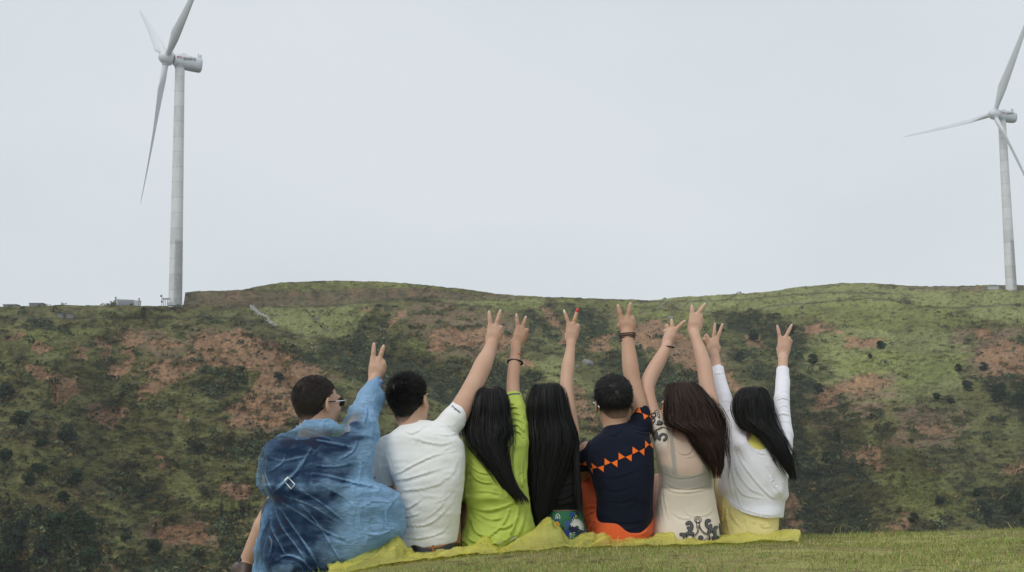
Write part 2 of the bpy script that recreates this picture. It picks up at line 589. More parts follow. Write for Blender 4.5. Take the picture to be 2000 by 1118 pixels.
SKYL = np.array([(-1400, 604), (-900, 600), (0, 598.5), (60, 598), (120, 597), (200, 597.5), (240, 596.5), (300, 597.5), (330, 597.5), (359.5, 597), (360.5, 572), (380, 569.5), (430, 568.5),
                 (470, 567), (500, 560), (530, 555), (560, 551.5), (660, 548.5), (760, 550), (830, 557), (900, 564), (990, 576), (1060, 579.5), (1100, 581), (1180, 584.5),
                 (1270, 586.5), (1340, 580), (1430, 575), (1500, 570), (1560, 560), (1640, 553.5), (1700, 553), (1740, 555), (1762, 558.5), (1790, 559), (1900, 558), (1990, 556.5), (2200, 556), (2600, 575), (3400, 600)], float)
DX = [-1000, 0, 343, 480, 700, 1000, 1300, 1640, 1972, 3000]
DB = [225, 235, 240, 240, 235, 240, 250, 262, 275, 300]      # distance at the valley edge
DC = [392, 390, 388.5, 402, 440, 482, 508, 520, 514, 540]      # distance of the crest
SKB = [600, 598, 597, 597, 590, 579, 586, 553, 557, 600]
YBOT = 1210.0

GULLY = [([(705, 600), (735, 690), (850, 725), (960, 800), (1020, 950)], 60, 13), ([(1440, 610), (1530, 720), (1575, 850), (1650, 1010)], 62, 17), ([(235, 660), (215, 760), (260, 900), (330, 1100)], 60, 12), ([(1930, 640), (1880, 740), (1960, 800), (2060, 860)], 60, 11), ([(1050, 600), (1120, 660), (1190, 720), (1290, 860)], 42, 9), ([(600, 605), (650, 655), (690, 690)], 22, 4)]
SPUR = [([(480, 610), (560, 700), (640, 860), (760, 1050)], 75, 13), ([(960, 600), (1000, 680), (1140, 780), (1200, 950)], 60, 9), ([(1250, 600), (1330, 700), (1460, 800), (1500, 950)], 55, 10), ([(1700, 600), (1720, 760), (1800, 900), (1860, 1040)], 85, 15), ([(80, 640), (90, 760), (60, 900), (150, 1080)], 70, 11)]
def relief(px, py):
    out = 0
    for lst, sg in ((GULLY, 1), (SPUR, -1)):
        for pl, w, h in lst:
            p = catm(pl, 3); d = np.full(px.shape, 1e3)
            for a, b in zip(p[:-1], p[1:]):
                ab = b - a; t = np.clip(((px - a[0]) * ab[0] + (py - a[1]) * ab[1]) / (ab @ ab), 0, 1)
                d = np.minimum(d, np.hypot(px - a[0] - t * ab[0], py - a[1] - t * ab[1]))
            out = out + sg * h * np.exp(-np.abs(d / w) ** 1.5) * sstep(585, 660, py)
    return out

def hill_depth(px, py):
    sk = np.interp(px, SKYL[:, 0], SKYL[:, 1])
    skb = np.maximum(sk, np.interp(px, DX[:5] + [860], SKB[:5] + [560]))
    t = np.clip((YBOT - py) / (YBOT - skb), 0, 1)
    g = .62 * t + .12 * t ** 2 + .26 * t ** 8
    d = np.interp(px, DX, DB) + (np.interp(px, DX, DC) - np.interp(px, DX, DB)) * g
    fade = sstep(0, .05, 1 - t)
    # spurs and gullies run down the slope
    s = fbm(px / 160 + 1.6 * t, t * 1.8, 0, 11, 3, .45)
    d = d + fade * 1.7 * relief(px, py) + fade * (12 * (1 - 2 * np.abs(s)) + 1.8 * fbm(px / 40 - py / 60, py / 18, 0, 23, 3))
    d = d + np.clip(skb - py, 0, 60) * .9
    return d

px_in = np.arange(-60, 2062, 1.9)
px_all = np.concatenate([np.arange(-4200, -1400, 45), np.arange(-1400, -60, 14), px_in, np.arange(2066, 3400, 14), np.arange(3400, 6200, 45)])
NR = 345
tt = np.linspace(0, 1, NR)
PX = np.repeat(px_all[None], NR, 0)
SK = np.interp(px_all, SKYL[:, 0], SKYL[:, 1])
SK = SK + .9 * noise(px_all / 9, 0.5, 0, 4) + .7 * noise(px_all / 3.6, 0.5, 0, 6) + 1.0 * noise(px_all / 40, 0.5, 0, 5)
SKB2 = np.maximum(SK + 1.5, np.interp(px_all, DX[:5] + [860], SKB[:5] + [560]) + 1.5)
t1 = np.linspace(0, 1, NR - 18); t2 = np.linspace(0, 1, 19)[1:]
PY = np.concatenate([YBOT + (SKB2 - YBOT)[None] * t1[:, None], SKB2[None] + (SK - SKB2)[None] * t2[:, None]], 0)
HD = hill_depth(PX, PY)
# masks of what the slope carries ----------------------------------------
EARTH = [[(398, 649), (465, 638), (517, 664), (560, 690), (600, 712), (622, 745), (612, 800), (560, 838), (465, 832), (429, 809), (465, 788), (500, 770), (492, 728), (470, 716), (410, 718), (385, 700), (378, 665)],
         [(191, 661), (207, 656), (214, 697), (196, 697)], [(220, 651), (273, 645), (266, 674), (240, 682)], [(280, 660), (331, 663), (362, 674), (312, 690), (282, 678)], [(260, 676), (250, 712), (219, 749), (211, 738), (226, 700)], [(292, 700), (271, 728), (240, 750), (262, 722)],
         [(308, 708), (364, 708), (359, 738), (331, 748), (307, 768), (290, 786), (283, 758), (295, 734)], [(366, 690), (384, 700), (380, 730), (366, 726)], [(138, 668), (160, 679), (177, 712), (155, 702)], [(50, 710), (103, 725), (160, 735), (166, 768), (134, 795), (103, 790), (92, 752), (60, 731)],
         [(345, 800), (372, 806), (366, 830), (350, 826)],
         [(60, 672), (90, 668), (95, 690), (70, 690)], [(170, 790), (215, 800), (230, 820), (222, 845), (175, 810)], [(415, 940), (480, 945), (490, 970), (455, 980), (420, 962)],
         [(310, 1035), (400, 1020), (410, 1050), (380, 1064), (320, 1060)], [(300, 893), (326, 893), (326, 917), (303, 917)],
         [(839, 652), (875, 645), (920, 639), (950, 645), (992, 652), (1000, 670), (976, 696), (948, 676), (875, 682), (858, 699), (843, 688)], [(750, 603), (787, 606), (771, 635), (754, 646), (764, 624)], [(713, 600), (735, 596), (728, 612), (715, 610)],
         [(1042, 598), (1060, 602), (1112, 650), (1132, 684), (1100, 664)], [(1150, 684), (1178, 645), (1196, 650), (1196, 682), (1158, 688)],
         [(1240, 628), (1290, 622), (1330, 650), (1342, 680), (1400, 712), (1460, 748), (1500, 785), (1440, 766), (1380, 742), (1300, 690), (1228, 668)], [(1090, 745), (1130, 758), (1160, 800), (1184, 832), (1150, 832), (1110, 790)],
         [(1466, 648), (1502, 670), (1492, 692), (1462, 670)], [(1580, 626), (1620, 630), (1640, 652), (1600, 646)], [(1640, 662), (1690, 653), (1722, 665), (1702, 682), (1660, 682)],
         [(1585, 785), (1620, 745), (1700, 733), (1742, 745), (1722, 762), (1640, 772), (1590, 804)], [(1908, 680), (1960, 662), (2030, 690), (2030, 742), (1962, 722), (1940, 744), (1913, 708)],
         [(1655, 882), (1702, 862), (1722, 890), (1692, 908)], [(1770, 832), (1852, 824), (1862, 850), (1790, 862)], [(1718, 1050), (1758, 1002), (1777, 1008), (1748, 1048)],
         [(1960, 913), (2030, 908), (2030, 932), (1972, 934)], [(1525, 955), (1562, 985), (1575, 1042), (1530, 1048)], [(1888, 643), (1932, 648), (1937, 667), (1900, 664)], [(173, 1068), (217, 1083), (246, 1122), (220, 1122), (187, 1088)],
         [(980, 700), (1030, 698), (1060, 720), (1010, 716)], [(1700, 900), (1725, 905), (1705, 925)], [(20, 640), (52, 650), (40, 668), (15, 660)], [(225, 795), (245, 800), (242, 815), (228, 812)]]
DUSTY = [[(560, 690), (640, 720), (600, 840), (520, 860), (440, 820)], [(780, 605), (830, 588), (910, 588), (960, 618), (1040, 650), (1000, 700), (850, 700), (800, 650)], [(1200, 620), (1330, 640), (1420, 700), (1350, 720), (1240, 680)], [(240, 640), (480, 640), (560, 700), (300, 720)],
         [(1560, 760), (1760, 730), (1740, 800), (1600, 850)], [(1750, 800), (1900, 810), (1860, 870), (1740, 870)], [(1860, 640), (2040, 650), (2040, 760), (1900, 740)], [(250, 1020), (430, 1010), (430, 1070), (290, 1070)]]
DARK = [[(-60, 1010), (60, 990), (170, 1020), (200, 1060), (180, 1140), (-60, 1200)], [(240, 1095), (320, 1085), (420, 1080), (540, 1040), (620, 1220), (200, 1220)],
        [(705, 600), (738, 598), (755, 628), (740, 660), (700, 690), (640, 690), (655, 665), (715, 640)], [(640, 668), (720, 662), (800, 700), (900, 708), (1000, 715), (1060, 730), (1040, 760), (900, 772), (760, 770), (690, 740), (640, 715)],
        [(400, 725), (450, 720), (487, 745), (480, 770), (430, 777), (392, 770)], [(1015, 600), (1050, 610), (1100, 652), (1160, 690), (1140, 706), (1080, 664), (1030, 640)], [(1105, 600), (1170, 600), (1202, 640), (1170, 660), (1140, 672), (1112, 640)],
        [(1430, 612), (1530, 620), (1562, 660), (1600, 700), (1612, 720), (1580, 760), (1562, 840), (1600, 900), (1640, 950), (1700, 1000), (1700, 1090), (1560, 1090), (1540, 900), (1500, 760), (1450, 690), (1400, 640)],
        [(1160, 700), (1240, 690), (1330, 720), (1400, 760), (1340, 800), (1200, 790)], [(1930, 730), (2060, 750), (2060, 810), (1950, 790)], [(1900, 950), (2060, 950), (2060, 1050), (1900, 1030)],
        [(470, 650), (560, 680), (640, 700), (640, 740), (580, 710), (500, 690)], [(230, 915), (330, 960), (340, 1000), (260, 990), (220, 950)], [(380, 1010), (440, 1000), (500, 1012), (480, 1040), (400, 1045)], [(60, 628), (140, 630), (160, 640), (50, 642)],
        [(580, 840), (480, 870), (380, 870), (420, 900), (560, 900)], [(860, 700), (1000, 710), (1030, 780), (860, 800)], [(1600, 850), (1660, 850), (1700, 940), (1640, 950)]]
BRIGHT = [[(540, 553), (660, 549), (780, 551), (900, 566), (800, 562), (560, 562)], [(512, 571), (650, 563), (730, 564), (620, 572), (522, 574)], [(955, 588), (1030, 596), (1042, 604), (985, 606)],
          [(1095, 584), (1250, 590), (1350, 610), (1425, 642), (1535, 702), (1500, 702), (1400, 662), (1300, 632), (1200, 602), (1100, 597)], [(1500, 612), (1640, 586), (1760, 585), (1860, 600), (1935, 640), (1850, 642), (1700, 652), (1600, 622)],
          [(1540, 692), (1600, 680), (1665, 700), (1620, 712), (1560, 712)], [(800, 662), (835, 662), (852, 688), (830, 708), (795, 690)], [(365, 985), (440, 978), (530, 980), (530, 995), (360, 999)], [(1750, 920), (1830, 918), (1900, 1000), (1830, 1024), (1750, 992), (1700, 932)],
          [(1650, 692), (1900, 690), (1880, 720), (1800, 760), (1700, 742), (1640, 722)], [(1480, 700), (1530, 690), (1540, 712), (1500, 716)], [(0, 640), (120, 650), (200, 640), (180, 660), (60, 668)], [(1330, 640), (1380, 655), (1400, 690), (1350, 672)]]
FIELD = [[(490, 603), (640, 598), (700, 585), (722, 620), (700, 652), (650, 664), (560, 642), (520, 622)], [(1200, 588), (1400, 575), (1640, 556), (1760, 560), (2060, 560), (2060, 640), (1900, 620), (1760, 590), (1500, 610), (1340, 606)], [(1080, 740), (1000, 700), (1090, 700), (1160, 760), (1120, 760)],
         [(1600, 640), (1900, 650), (1880, 760), (1700, 800), (1560, 720)], [(850, 572), (1090, 583), (1050, 600), (860, 590)]]
CUT = [[(358, 571), (480, 566), (512, 572), (640, 566), (760, 562), (830, 562), (920, 572), (1010, 579), (1000, 585), (900, 582), (820, 580), (720, 588), (620, 597), (520, 598), (470, 598), (358, 600)], [(1762, 559), (1840, 559), (2060, 558), (2060, 566), (1850, 568), (1780, 566)]]
TRACKS = [[(-60, 624), (0, 623), (200, 623), (330, 622), (450, 622), (500, 632), (560, 650), (640, 664), (690, 655), (722, 640)], [(450, 599), (620, 599), (720, 590), (820, 583), (900, 586), (1000, 588)],
          [(1240, 600), (1380, 610), (1430, 616), (1500, 600), (1600, 592), (1700, 583), (1760, 590), (1830, 602), (1900, 600), (2060, 590)], [(1240, 590), (1400, 588), (1560, 576), (1650, 572), (1740, 574)], [(595, 605), (640, 650)], [(800, 585), (900, 597), (960, 600)]]

X_, Y_ = PX.astype(np.float32), PY.astype(np.float32)
mE = area(X_, Y_, EARTH, 1.0, 1); mDu = area(X_, Y_, DUSTY, 1.5, 2, 14); mD = area(X_, Y_, DARK, 1.4, 3, 8); mB = area(X_, Y_, BRIGHT, .8, 4, 6); mF = area(X_, Y_, FIELD, 1.2, 5, 12)
mC = area(X_, Y_, CUT, .25, 6, 2); mT = lines(X_, Y_, TRACKS, 1.5)
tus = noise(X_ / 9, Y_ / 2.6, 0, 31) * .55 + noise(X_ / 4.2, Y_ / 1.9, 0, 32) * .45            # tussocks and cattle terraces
big = fbm(X_ / 120, Y_ / 60, 0, 33, 4); mid = fbm(X_ / 34, Y_ / 17, 0, 34, 4); fin = noise(X_ / 2.6, Y_ / 2.2, 0, 35)
patch = fbm(X_ / 22, Y_ / 9, 2, 36, 4)
def lerp(a, b, t): return a + (b - a) * t[..., None]
olive = np.array([.132, .126, .048]); brown = np.array([.155, .108, .062]); green = np.array([.150, .156, .058]); lime = np.array([.205, .225, .070])
shrub = np.array([.038, .050, .024]); earth = np.array([.310, .188, .110]); earth2 = np.array([.215, .150, .100]); cutc = np.array([.150, .118, .070]); grey = np.array([.13, .115, .095])
fieldc = np.array([.200, .212, .085])
rill = noise(X_ / 6.5 + Y_ / 16 + 1.6 * mid, Y_ / 30 - X_ / 60, 0, 51) * .7 + .4 * noise(X_ / 2.8 + Y_ / 9 + mid, Y_ / 16, 0, 53)          # rain rills run down the bare earth
C = np.broadcast_to(olive, X_.shape + (3,)).copy()
C = lerp(C, green, sstep(-.1, .6, mid + .5 * tus) * .85)
C = lerp(C, brown, sstep(.1, .7, -big * .6 + patch * .8) * .7)
C = lerp(C, fieldc, mF * .9)
C = lerp(C, lime, mB * (.40 + .45 * sstep(-.6, .6, patch)))
dk = sstep(.10, .38, patch - .8 * mB - 1.0 * mF + .6 * mD - .05)
C = lerp(C, shrub, dk * (.62 + .3 * mD) * (1 - .6 * mE))
C = lerp(C, shrub * .8, mD * .55 * (1 - mE * .8) * sstep(-.5, .2, mid + .4 * fin))
sp = sstep(-.15, .25, mE * 1.3 + patch * .55 + .35 * fin - .55)
C = lerp(C, earth2, mDu * sstep(-.35, .3, -patch + .5 * fin) * .85 * (1 - .5 * mD))
ee = np.clip(sp * sstep(.05, .45, mE), 0, 1)
C = lerp(C, earth * 1.0, ee * .97)
C = lerp(C, earth * .62, ee * sstep(0, .7, rill + .4 * mid) * .5)
C = lerp(C, earth * np.array([1.25, 1.2, 1.15]), ee * sstep(.2, .7, -rill - .3 * mid) * .6)
C = lerp(C, shrub, ee * sstep(.42, .62, noise(X_ / 9 + mid, Y_ / 5, 0, 52) + .45 * noise(X_ / 3, Y_ / 2.4, 0, 54)) * .8)
C = lerp(C, cutc, mC * .9); C = lerp(C, shrub, mC * sstep(.1, .7, noise(X_ / 10, Y_ / 9, 0, 41) + .3 * fin) * .55); C = lerp(C, earth * .75, mC * sstep(.25, .7, noise(X_ / 16, Y_ / 30, 0, 42)) * .5)
C = lerp(C, grey * .45, mT * .8)
C *= (1 + .22 * mF - .0 * mD)[..., None]
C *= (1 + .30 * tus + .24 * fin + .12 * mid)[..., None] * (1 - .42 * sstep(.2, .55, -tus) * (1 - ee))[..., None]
HC = np.clip(C, .008, .5)
# real relief: earth scars are hollows, shrubs and tussocks stand proud
step = np.gradient(HD, axis=0)
HD2 = HD + (tus * .75 + fin * .35) * (1 - .6 * ee) + rill * .5 * ee + 1.8 * mE + 2.5 * mD - 1.5 * mF + mT * 1.2 + 1.2 * mC - .8 * dk
HD2[-1] = HD[-1]
HD2 = np.maximum.accumulate(HD2, axis=0)
HP = W(PX, PY, HD2)
nC = PX.shape[1]
# behind the crest and in front of the valley edge (hidden, but there)
back = []
for k, (dy, dz) in enumerate(((10, -.6), (30, -4), (70, -14), (160, -40), (400, -110))):
    b = HP[-1].copy(); s = (b[:, 1] + dy) / b[:, 1]; b[:, 0] *= s; b[:, 1] *= s; b[:, 2] += dz; back.append(b)
front = []
for dy, dz in ((-140, -26), (-90, -21), (-45, -13), (-15, -5)):
    b = HP[0].copy(); s = (b[:, 1] + dy) / b[:, 1]; b[:, 0] *= s; b[:, 1] *= s; b[:, 2] += dz; front.append(b)
GP = np.concatenate([np.array(front), HP, np.array(back)], 0)
GC = np.concatenate([np.repeat(HC[:1], 4, 0), HC, np.repeat(HC[-1:], 5, 0)], 0)
def grid_faces(nr, nc):
    i = np.arange(nr - 1)[:, None] * nc + np.arange(nc - 1)[None]
    return np.stack([i, i + 1, i + 1 + nc, i + nc], -1).reshape(-1, 4)
hm, n_, b_, out_ = mat_new('hillside')
a_ = n_.nodes.new('ShaderNodeAttribute'); a_.attribute_name = 'col'
tc_ = n_.nodes.new('ShaderNodeTexCoord'); q_ = n_.nodes.new('ShaderNodeTexNoise'); q_.inputs['Scale'].default_value = 1.3; q_.inputs['Detail'].default_value = 6; q_.inputs['Roughness'].default_value = .7
n_.links.new(tc_.outputs['Object'], q_.inputs['Vector'])
mr_ = n_.nodes.new('ShaderNodeMapRange'); mr_.inputs[1].default_value = .3; mr_.inputs[2].default_value = .7; mr_.inputs[3].default_value = .62; mr_.inputs[4].default_value = 1.4
n_.links.new(q_.outputs[0], mr_.inputs[0])
mm_ = n_.nodes.new('ShaderNodeVectorMath'); mm_.operation = 'SCALE'
n_.links.new(a_.outputs['Color'], mm_.inputs[0]); n_.links.new(mr_.outputs[0], mm_.inputs['Scale']); n_.links.new(mm_.outputs[0], b_.inputs['Base Color'])
bp_ = n_.nodes.new('ShaderNodeBump'); bp_.inputs['Strength'].default_value = 1.0; bp_.inputs['Distance'].default_value = .9
n_.links.new(q_.outputs[0], bp_.inputs['Height']); n_.links.new(bp_.outputs[0], b_.inputs['Normal'])
b_.inputs['Roughness'].default_value = .95; b_.inputs['Specular IOR Level'].default_value = .08
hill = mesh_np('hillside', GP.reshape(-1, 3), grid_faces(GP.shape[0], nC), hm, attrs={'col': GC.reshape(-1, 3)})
tag(hill, 'green hillside with brown earth scars across the valley', 'hill', kind='structure')

def hill_at(px, py):
    """world point on the hillside at photo pixel"""
    px = np.atleast_1d(np.asarray(px, float)); py = np.atleast_1d(np.asarray(py, float))
    ci = np.clip(np.searchsorted(px_all, px), 1, nC - 1)
    f = (px - px_all[ci - 1]) / (px_all[ci] - px_all[ci - 1]); ci = np.where(f < .5, ci - 1, ci)
    t = (YBOT - py) / (YBOT - SKB2[ci]); ri = np.clip(np.round(t * (NR - 19)).astype(int), 0, NR - 19)
    up = py < SKB2[ci]
    if up.any(): ri[up] = NR - 19 + np.clip(np.round(18 * (SKB2[ci] - py) / np.maximum(SKB2[ci] - SK[ci], .1)), 0, 18).astype(int)[up]
    return HP[ri, ci], HC[ri, ci]

# ---- low shrubs and bracken covering the slope (nobody could count them)
def leaf_cloud(cen, rad, nleaf, lsize, seed, flat=.7, cols=None, var=.35):
    """cen (n,3), rad (n,), -> tri mesh of leaf-sized faces spread over the shells of the clumps"""
    r = np.random.default_rng(seed)
    n = len(cen); M = n * nleaf
    u = r.normal(size=(n, nleaf, 3)); u /= np.linalg.norm(u, axis=2)[..., None]
    u[..., 2] = np.abs(u[..., 2]) * 1.0 - .15
    rr = rad[:, None] * (r.uniform(.35, 1, (n, nleaf)) ** .5)
    P = cen[:, None] + u * rr[..., None] * np.array([1, 1, flat])
    nrm = u + .7 * r.normal(size=u.shape); nrm /= np.linalg.norm(nrm, axis=2)[..., None]
    t1 = np.cross(nrm, r.normal(size=u.shape)); t1 /= np.linalg.norm(t1, axis=2)[..., None] + 1e-9
    t2 = np.cross(nrm, t1)
    s = (lsize if np.ndim(lsize) else np.full(n, lsize))[:, None, None] * r.uniform(.6, 1.4, (n, nleaf, 1))
    V = np.stack([P - t1 * s, P + t1 * s * .9 + t2 * s * .2, P + t2 * s * 1.5], 2).reshape(-1, 3)
    F = np.arange(M * 3).reshape(-1, 3)
    c = cols[:, None, :] * (1 + var * r.normal(size=(n, nleaf, 1))).clip(.4, 2.0)
    return V, F, np.repeat(c.reshape(-1, 3), 3, 0)

bush_m = attr_mat('shrub_leaves', 'col', .85, .12)
r_ = np.random.default_rng(3)
N0 = 60000
sx = r_.uniform(-40, 2040, N0); sy = r_.uniform(560, 1130, N0)
sxf, syf = sx.astype(np.float32), sy.astype(np.float32)
den = area(sxf, syf, DARK, 1.2, 3, 8) * .62 * sstep(-.5, .3, fbm(sxf / 30, syf / 16, 2, 38, 3)) + .30 * sstep(.15, .7, fbm(sxf / 22, syf / 9, 2, 36, 4)) + .025
den *= 1 - .8 * area(sxf, syf, FIELD, 1, 5, 8); den *= 1 - .72 * area(sxf, syf, EARTH, 1, 1, 6); den *= 1 - .5 * area(sxf, syf, BRIGHT, 1, 4, 6); den *= sstep(575, 640, syf) * .9 + .04
den *= 1 - area(sxf, syf, CUT, .3, 6, 2)
sel = r_.uniform(0, 1, N0) < den
sx, sy = sx[sel], sy[sel]
hp, hc = hill_at(sx, sy)
rad = r_.lognormal(-.30, .45, len(sx)).clip(.28, 2.2)
base = np.array([.066, .084, .042]) * (1 + .35 * r_.normal(size=(len(sx), 1))).clip(.4, 2.0)
base = np.where(r_.uniform(size=(len(sx), 1)) < .22, base * np.array([1.9, 1.15, .9]), base)
V, F, Cc = leaf_cloud(hp + [0, 0, .1], rad, 30, rad * .17 + .07, 5, .7, base)
sh = mesh_np('shrub_cover', V, F, bush_m, smooth=False, attrs={'col': Cc})
tag(sh, 'low dark shrubs and bracken covering the hillside', 'shrubs', kind='stuff')
print('shrub clumps', len(sx))

# ---- individual trees and round bushes on the slope
bark = plain('bark', (.10, .075, .055), .9, var=.3, vscale=3)
def tree(px, py, rpx, label, seed, tall=1.15, col=(.022, .040, .018), group=None, name='bush', cat='bush'):
    p, _ = hill_at(px, py); p = p[0]
    R = rpx * p[1] / FPX
    r = np.random.default_rng(seed)
    t = thing(name, label, cat, p, group)
    nb = 16
    k = np.arange(nb)
    ang = r.uniform(0, 2 * math.pi, nb); hh = r.uniform(.25, 1.7, nb) * R * tall * .75
    env = np.sqrt(np.clip(1 - ((hh / (R * tall * .75) - .8) / 1.05) ** 2, .05, 1))
    cc = np.stack([np.cos(ang) * R * .62 * env * r.uniform(.3, 1, nb), np.sin(ang) * R * .62 * env * r.uniform(.3, 1, nb), hh], -1)
    rr = R * r.uniform(.28, .48, nb)
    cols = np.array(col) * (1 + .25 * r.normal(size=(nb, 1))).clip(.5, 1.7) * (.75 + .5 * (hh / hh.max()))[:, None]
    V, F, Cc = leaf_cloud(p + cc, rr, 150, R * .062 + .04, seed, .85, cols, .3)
    mesh_np('crown', V, F, bush_m, t, smooth=False, attrs={'col': Cc})
    # trunk with limbs
    Vt, Ft = [], []
    def limb(a, b, ra, rb):
        a, b = np.array(a), np.array(b); ax = (b - a) / np.linalg.norm(b - a); s = np.cross(ax, [.3, .9, .2]); s /= np.linalg.norm(s); u = np.cross(ax, s)
        i0 = sum(len(v) for v in Vt)
        an = np.arange(6) * math.pi / 3
        ring = np.cos(an)[:, None] * s + np.sin(an)[:, None] * u
        Vt.append(np.vstack([a + ring * ra, b + ring * rb]))
        Ft.append(np.array([[i0 + j, i0 + (j + 1) % 6, i0 + 6 + (j + 1) % 6, i0 + 6 + j] for j in range(6)]))
    limb(p - [0, 0, .6], p + [0, 0, R * .7 * tall], R * .09, R * .05)
    for j in range(5):
        limb(p + [0, 0, R * (.25 + .1 * j)], p + cc[j], R * .045, R * .015)
    mesh_np('trunk', np.vstack(Vt), np.vstack(Ft), bark, t)
    return t
TREES = [
 (12, 782, 20, 'dark round bush at the left edge of the photo, level with the left earth scar'), (38, 838, 23, 'broad dark bush just below the bush at the left edge'),
 (78, 874, 13, 'small grey-green bush beside the broad dark bush on the left slope'), (130, 866, 25, 'wide dark bush alone on the grass below the left earth scar'),
 (12, 903, 18, 'dark bush cut by the left edge above the tree thicket'), (76, 932, 21, 'dark bush uppermost of the pair above the thicket'), (54, 950, 17, 'round dark bush lower of the pair above the thicket'),
 (148, 950, 20, 'loose grey-green bush right of the pair above the thicket'), (122, 985, 17, 'compact dark conical bush above the thicket'), (78, 1006, 13, 'small dark bush at the upper edge of the thicket'),
 (245, 1060, 12, 'small dark upright bush on the low grass left of the man in the blue poncho'), (299, 1082, 20, 'dark bush nearest to the poncho man on the left lower slope'),
 (40, 1080, 36, 'largest tree of the thicket at the lower left'), (112, 1066, 34, 'tall tree in the middle of the lower left thicket'), (160, 1050, 28, 'tree at the right end of the lower left thicket'),
 (90, 1110, 36, 'front tree of the lower left thicket'), (178, 1108, 24, 'small tree at the foot of the thicket beside the earth track'), (10, 1130, 38, 'tree in the bottom left corner of the photo'),
 (1890, 762, 13, 'dark round bush on the spur left of the right hand thicket'), (1872, 727, 10, 'small dark bush above the bright spur on the right'), (1831, 783, 10, 'left bush of the two small ones on the bright green spur'),
 (1858, 791, 11, 'right bush of the two small ones on the bright green spur'), (1948, 782, 23, 'large dark bush at the right edge below the earth scar'), (1994, 796, 22, 'dark bush cut by the right edge below the earth scar'),
 (1922, 724, 11, 'dark bush under the bare earth patch at the right edge'), (1720, 680, 11, 'lone dark bush under the pale field on the right hill'), (1906, 974, 13, 'dark bush above the grassy strip at the right'),
 (1836, 988, 13, 'dark bush over the grass crest at the lower right'), (1784, 1022, 12, 'dark bush just above the crest beside the reddish track'), (1976, 1014, 28, 'broad dark tree in the lower right thicket'),
 (1926, 1010, 20, 'smaller dark tree left in the lower right thicket'), (1638, 866, 17, 'dark bush in the gully right of the woman in white'), (1616, 905, 15, 'bush lower in the gully right of the woman in white'),
 (1447, 707, 14, 'round dark bush on the bright strip between the raised hands'), (1474, 668, 15, 'dark bush in the gully behind the raised hands'), (1404, 652, 13, 'dark bush above the bright strip near the raised hands'),
 (545, 745, 12, 'small dark bush on the bare earth above the poncho man'), (1600, 768, 13, 'dark bush beside the raised right sleeve of the woman in white'), (1590, 712, 14, 'dark bush at the head of the gully on the right'),
 (1700, 700, 6, 'tiny bush on the bright right hand field'), (1545, 652, 12, 'dark bush left of the rightmost raised hand')]
for i, (x, y, r, lab) in enumerate(TREES):
    big_t = r >= 28
    tree(x, y, r, lab, 100 + i, tall=1.25 if big_t else 1.0, col=(.020, .038, .016) if i % 3 else (.026, .040, .026), group='trees and bushes standing out on the hillside',
         name='tree' if big_t else 'bush', cat='tree' if big_t else 'bush')

# ================================================================== WIND TURBINES
white_paint = plain('turbine_paint', (.60, .63, .65), .45, var=.05, vscale=.3)
tm, n_, b_, out_ = mat_new('tower_concrete')
tc_ = n_.nodes.new('ShaderNodeTexCoord'); sx_ = n_.nodes.new('ShaderNodeSeparateXYZ'); n_.links.new(tc_.outputs['Object'], sx_.inputs[0])
fr_ = n_.nodes.new('ShaderNodeMath'); fr_.operation = 'MULTIPLY'; fr_.inputs[1].default_value = 1 / 4.3; n_.links.new(sx_.outputs[2], fr_.inputs[0])
f2_ = n_.nodes.new('ShaderNodeMath'); f2_.operation = 'FRACT'; n_.links.new(fr_.outputs[0], f2_.inputs[0])
fl_ = n_.nodes.new('ShaderNodeMath'); fl_.operation = 'FLOOR'; n_.links.new(fr_.outputs[0], fl_.inputs[0])
wn_ = n_.nodes.new('ShaderNodeTexWhiteNoise'); wn_.noise_dimensions = '1D'; n_.links.new(fl_.outputs[0], wn_.inputs['W'])
r1_ = n_.nodes.new('ShaderNodeValToRGB'); r1_.color_ramp.elements[0].position = 0; r1_.color_ramp.elements[0].color = (.55, .55, .55, 1); r1_.color_ramp.elements[1].position = .07; r1_.color_ramp.elements[1].color = (1, 1, 1, 1)
n_.links.new(f2_.outputs[0], r1_.inputs[0])
nz_ = n_.nodes.new('ShaderNodeTexNoise'); nz_.inputs['Scale'].default_value = 1.2; nz_.inputs['Detail'].default_value = 7; nz_.inputs['Roughness'].default_value = .65
mp_ = n_.nodes.new('ShaderNodeMapping'); mp_.inputs['Scale'].default_value = (1, 1, .22); n_.links.new(tc_.outputs['Object'], mp_.inputs[0]); n_.links.new(mp_.outputs[0], nz_.inputs['Vector'])
r2_ = n_.nodes.new('ShaderNodeValToRGB'); r2_.color_ramp.elements[0].position = .35; r2_.color_ramp.elements[0].color = (.60, .62, .62, 1); r2_.color_ramp.elements[1].position = .62; r2_.color_ramp.elements[1].color = (.70, .71, .71, 1)
n_.links.new(nz_.outputs[0], r2_.inputs[0])
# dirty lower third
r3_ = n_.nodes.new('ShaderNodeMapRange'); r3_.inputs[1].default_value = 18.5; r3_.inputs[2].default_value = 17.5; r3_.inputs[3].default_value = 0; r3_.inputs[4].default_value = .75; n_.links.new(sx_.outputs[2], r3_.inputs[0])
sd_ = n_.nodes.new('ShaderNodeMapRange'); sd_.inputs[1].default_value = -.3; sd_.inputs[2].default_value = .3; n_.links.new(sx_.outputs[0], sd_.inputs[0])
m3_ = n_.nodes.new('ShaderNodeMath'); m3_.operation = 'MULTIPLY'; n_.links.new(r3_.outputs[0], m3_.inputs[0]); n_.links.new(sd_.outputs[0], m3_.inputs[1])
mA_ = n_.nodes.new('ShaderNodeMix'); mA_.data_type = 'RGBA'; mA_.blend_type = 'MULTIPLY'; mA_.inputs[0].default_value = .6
n_.links.new(r2_.outputs[0], mA_.inputs[6]); n_.links.new(r1_.outputs[0], mA_.inputs[7])
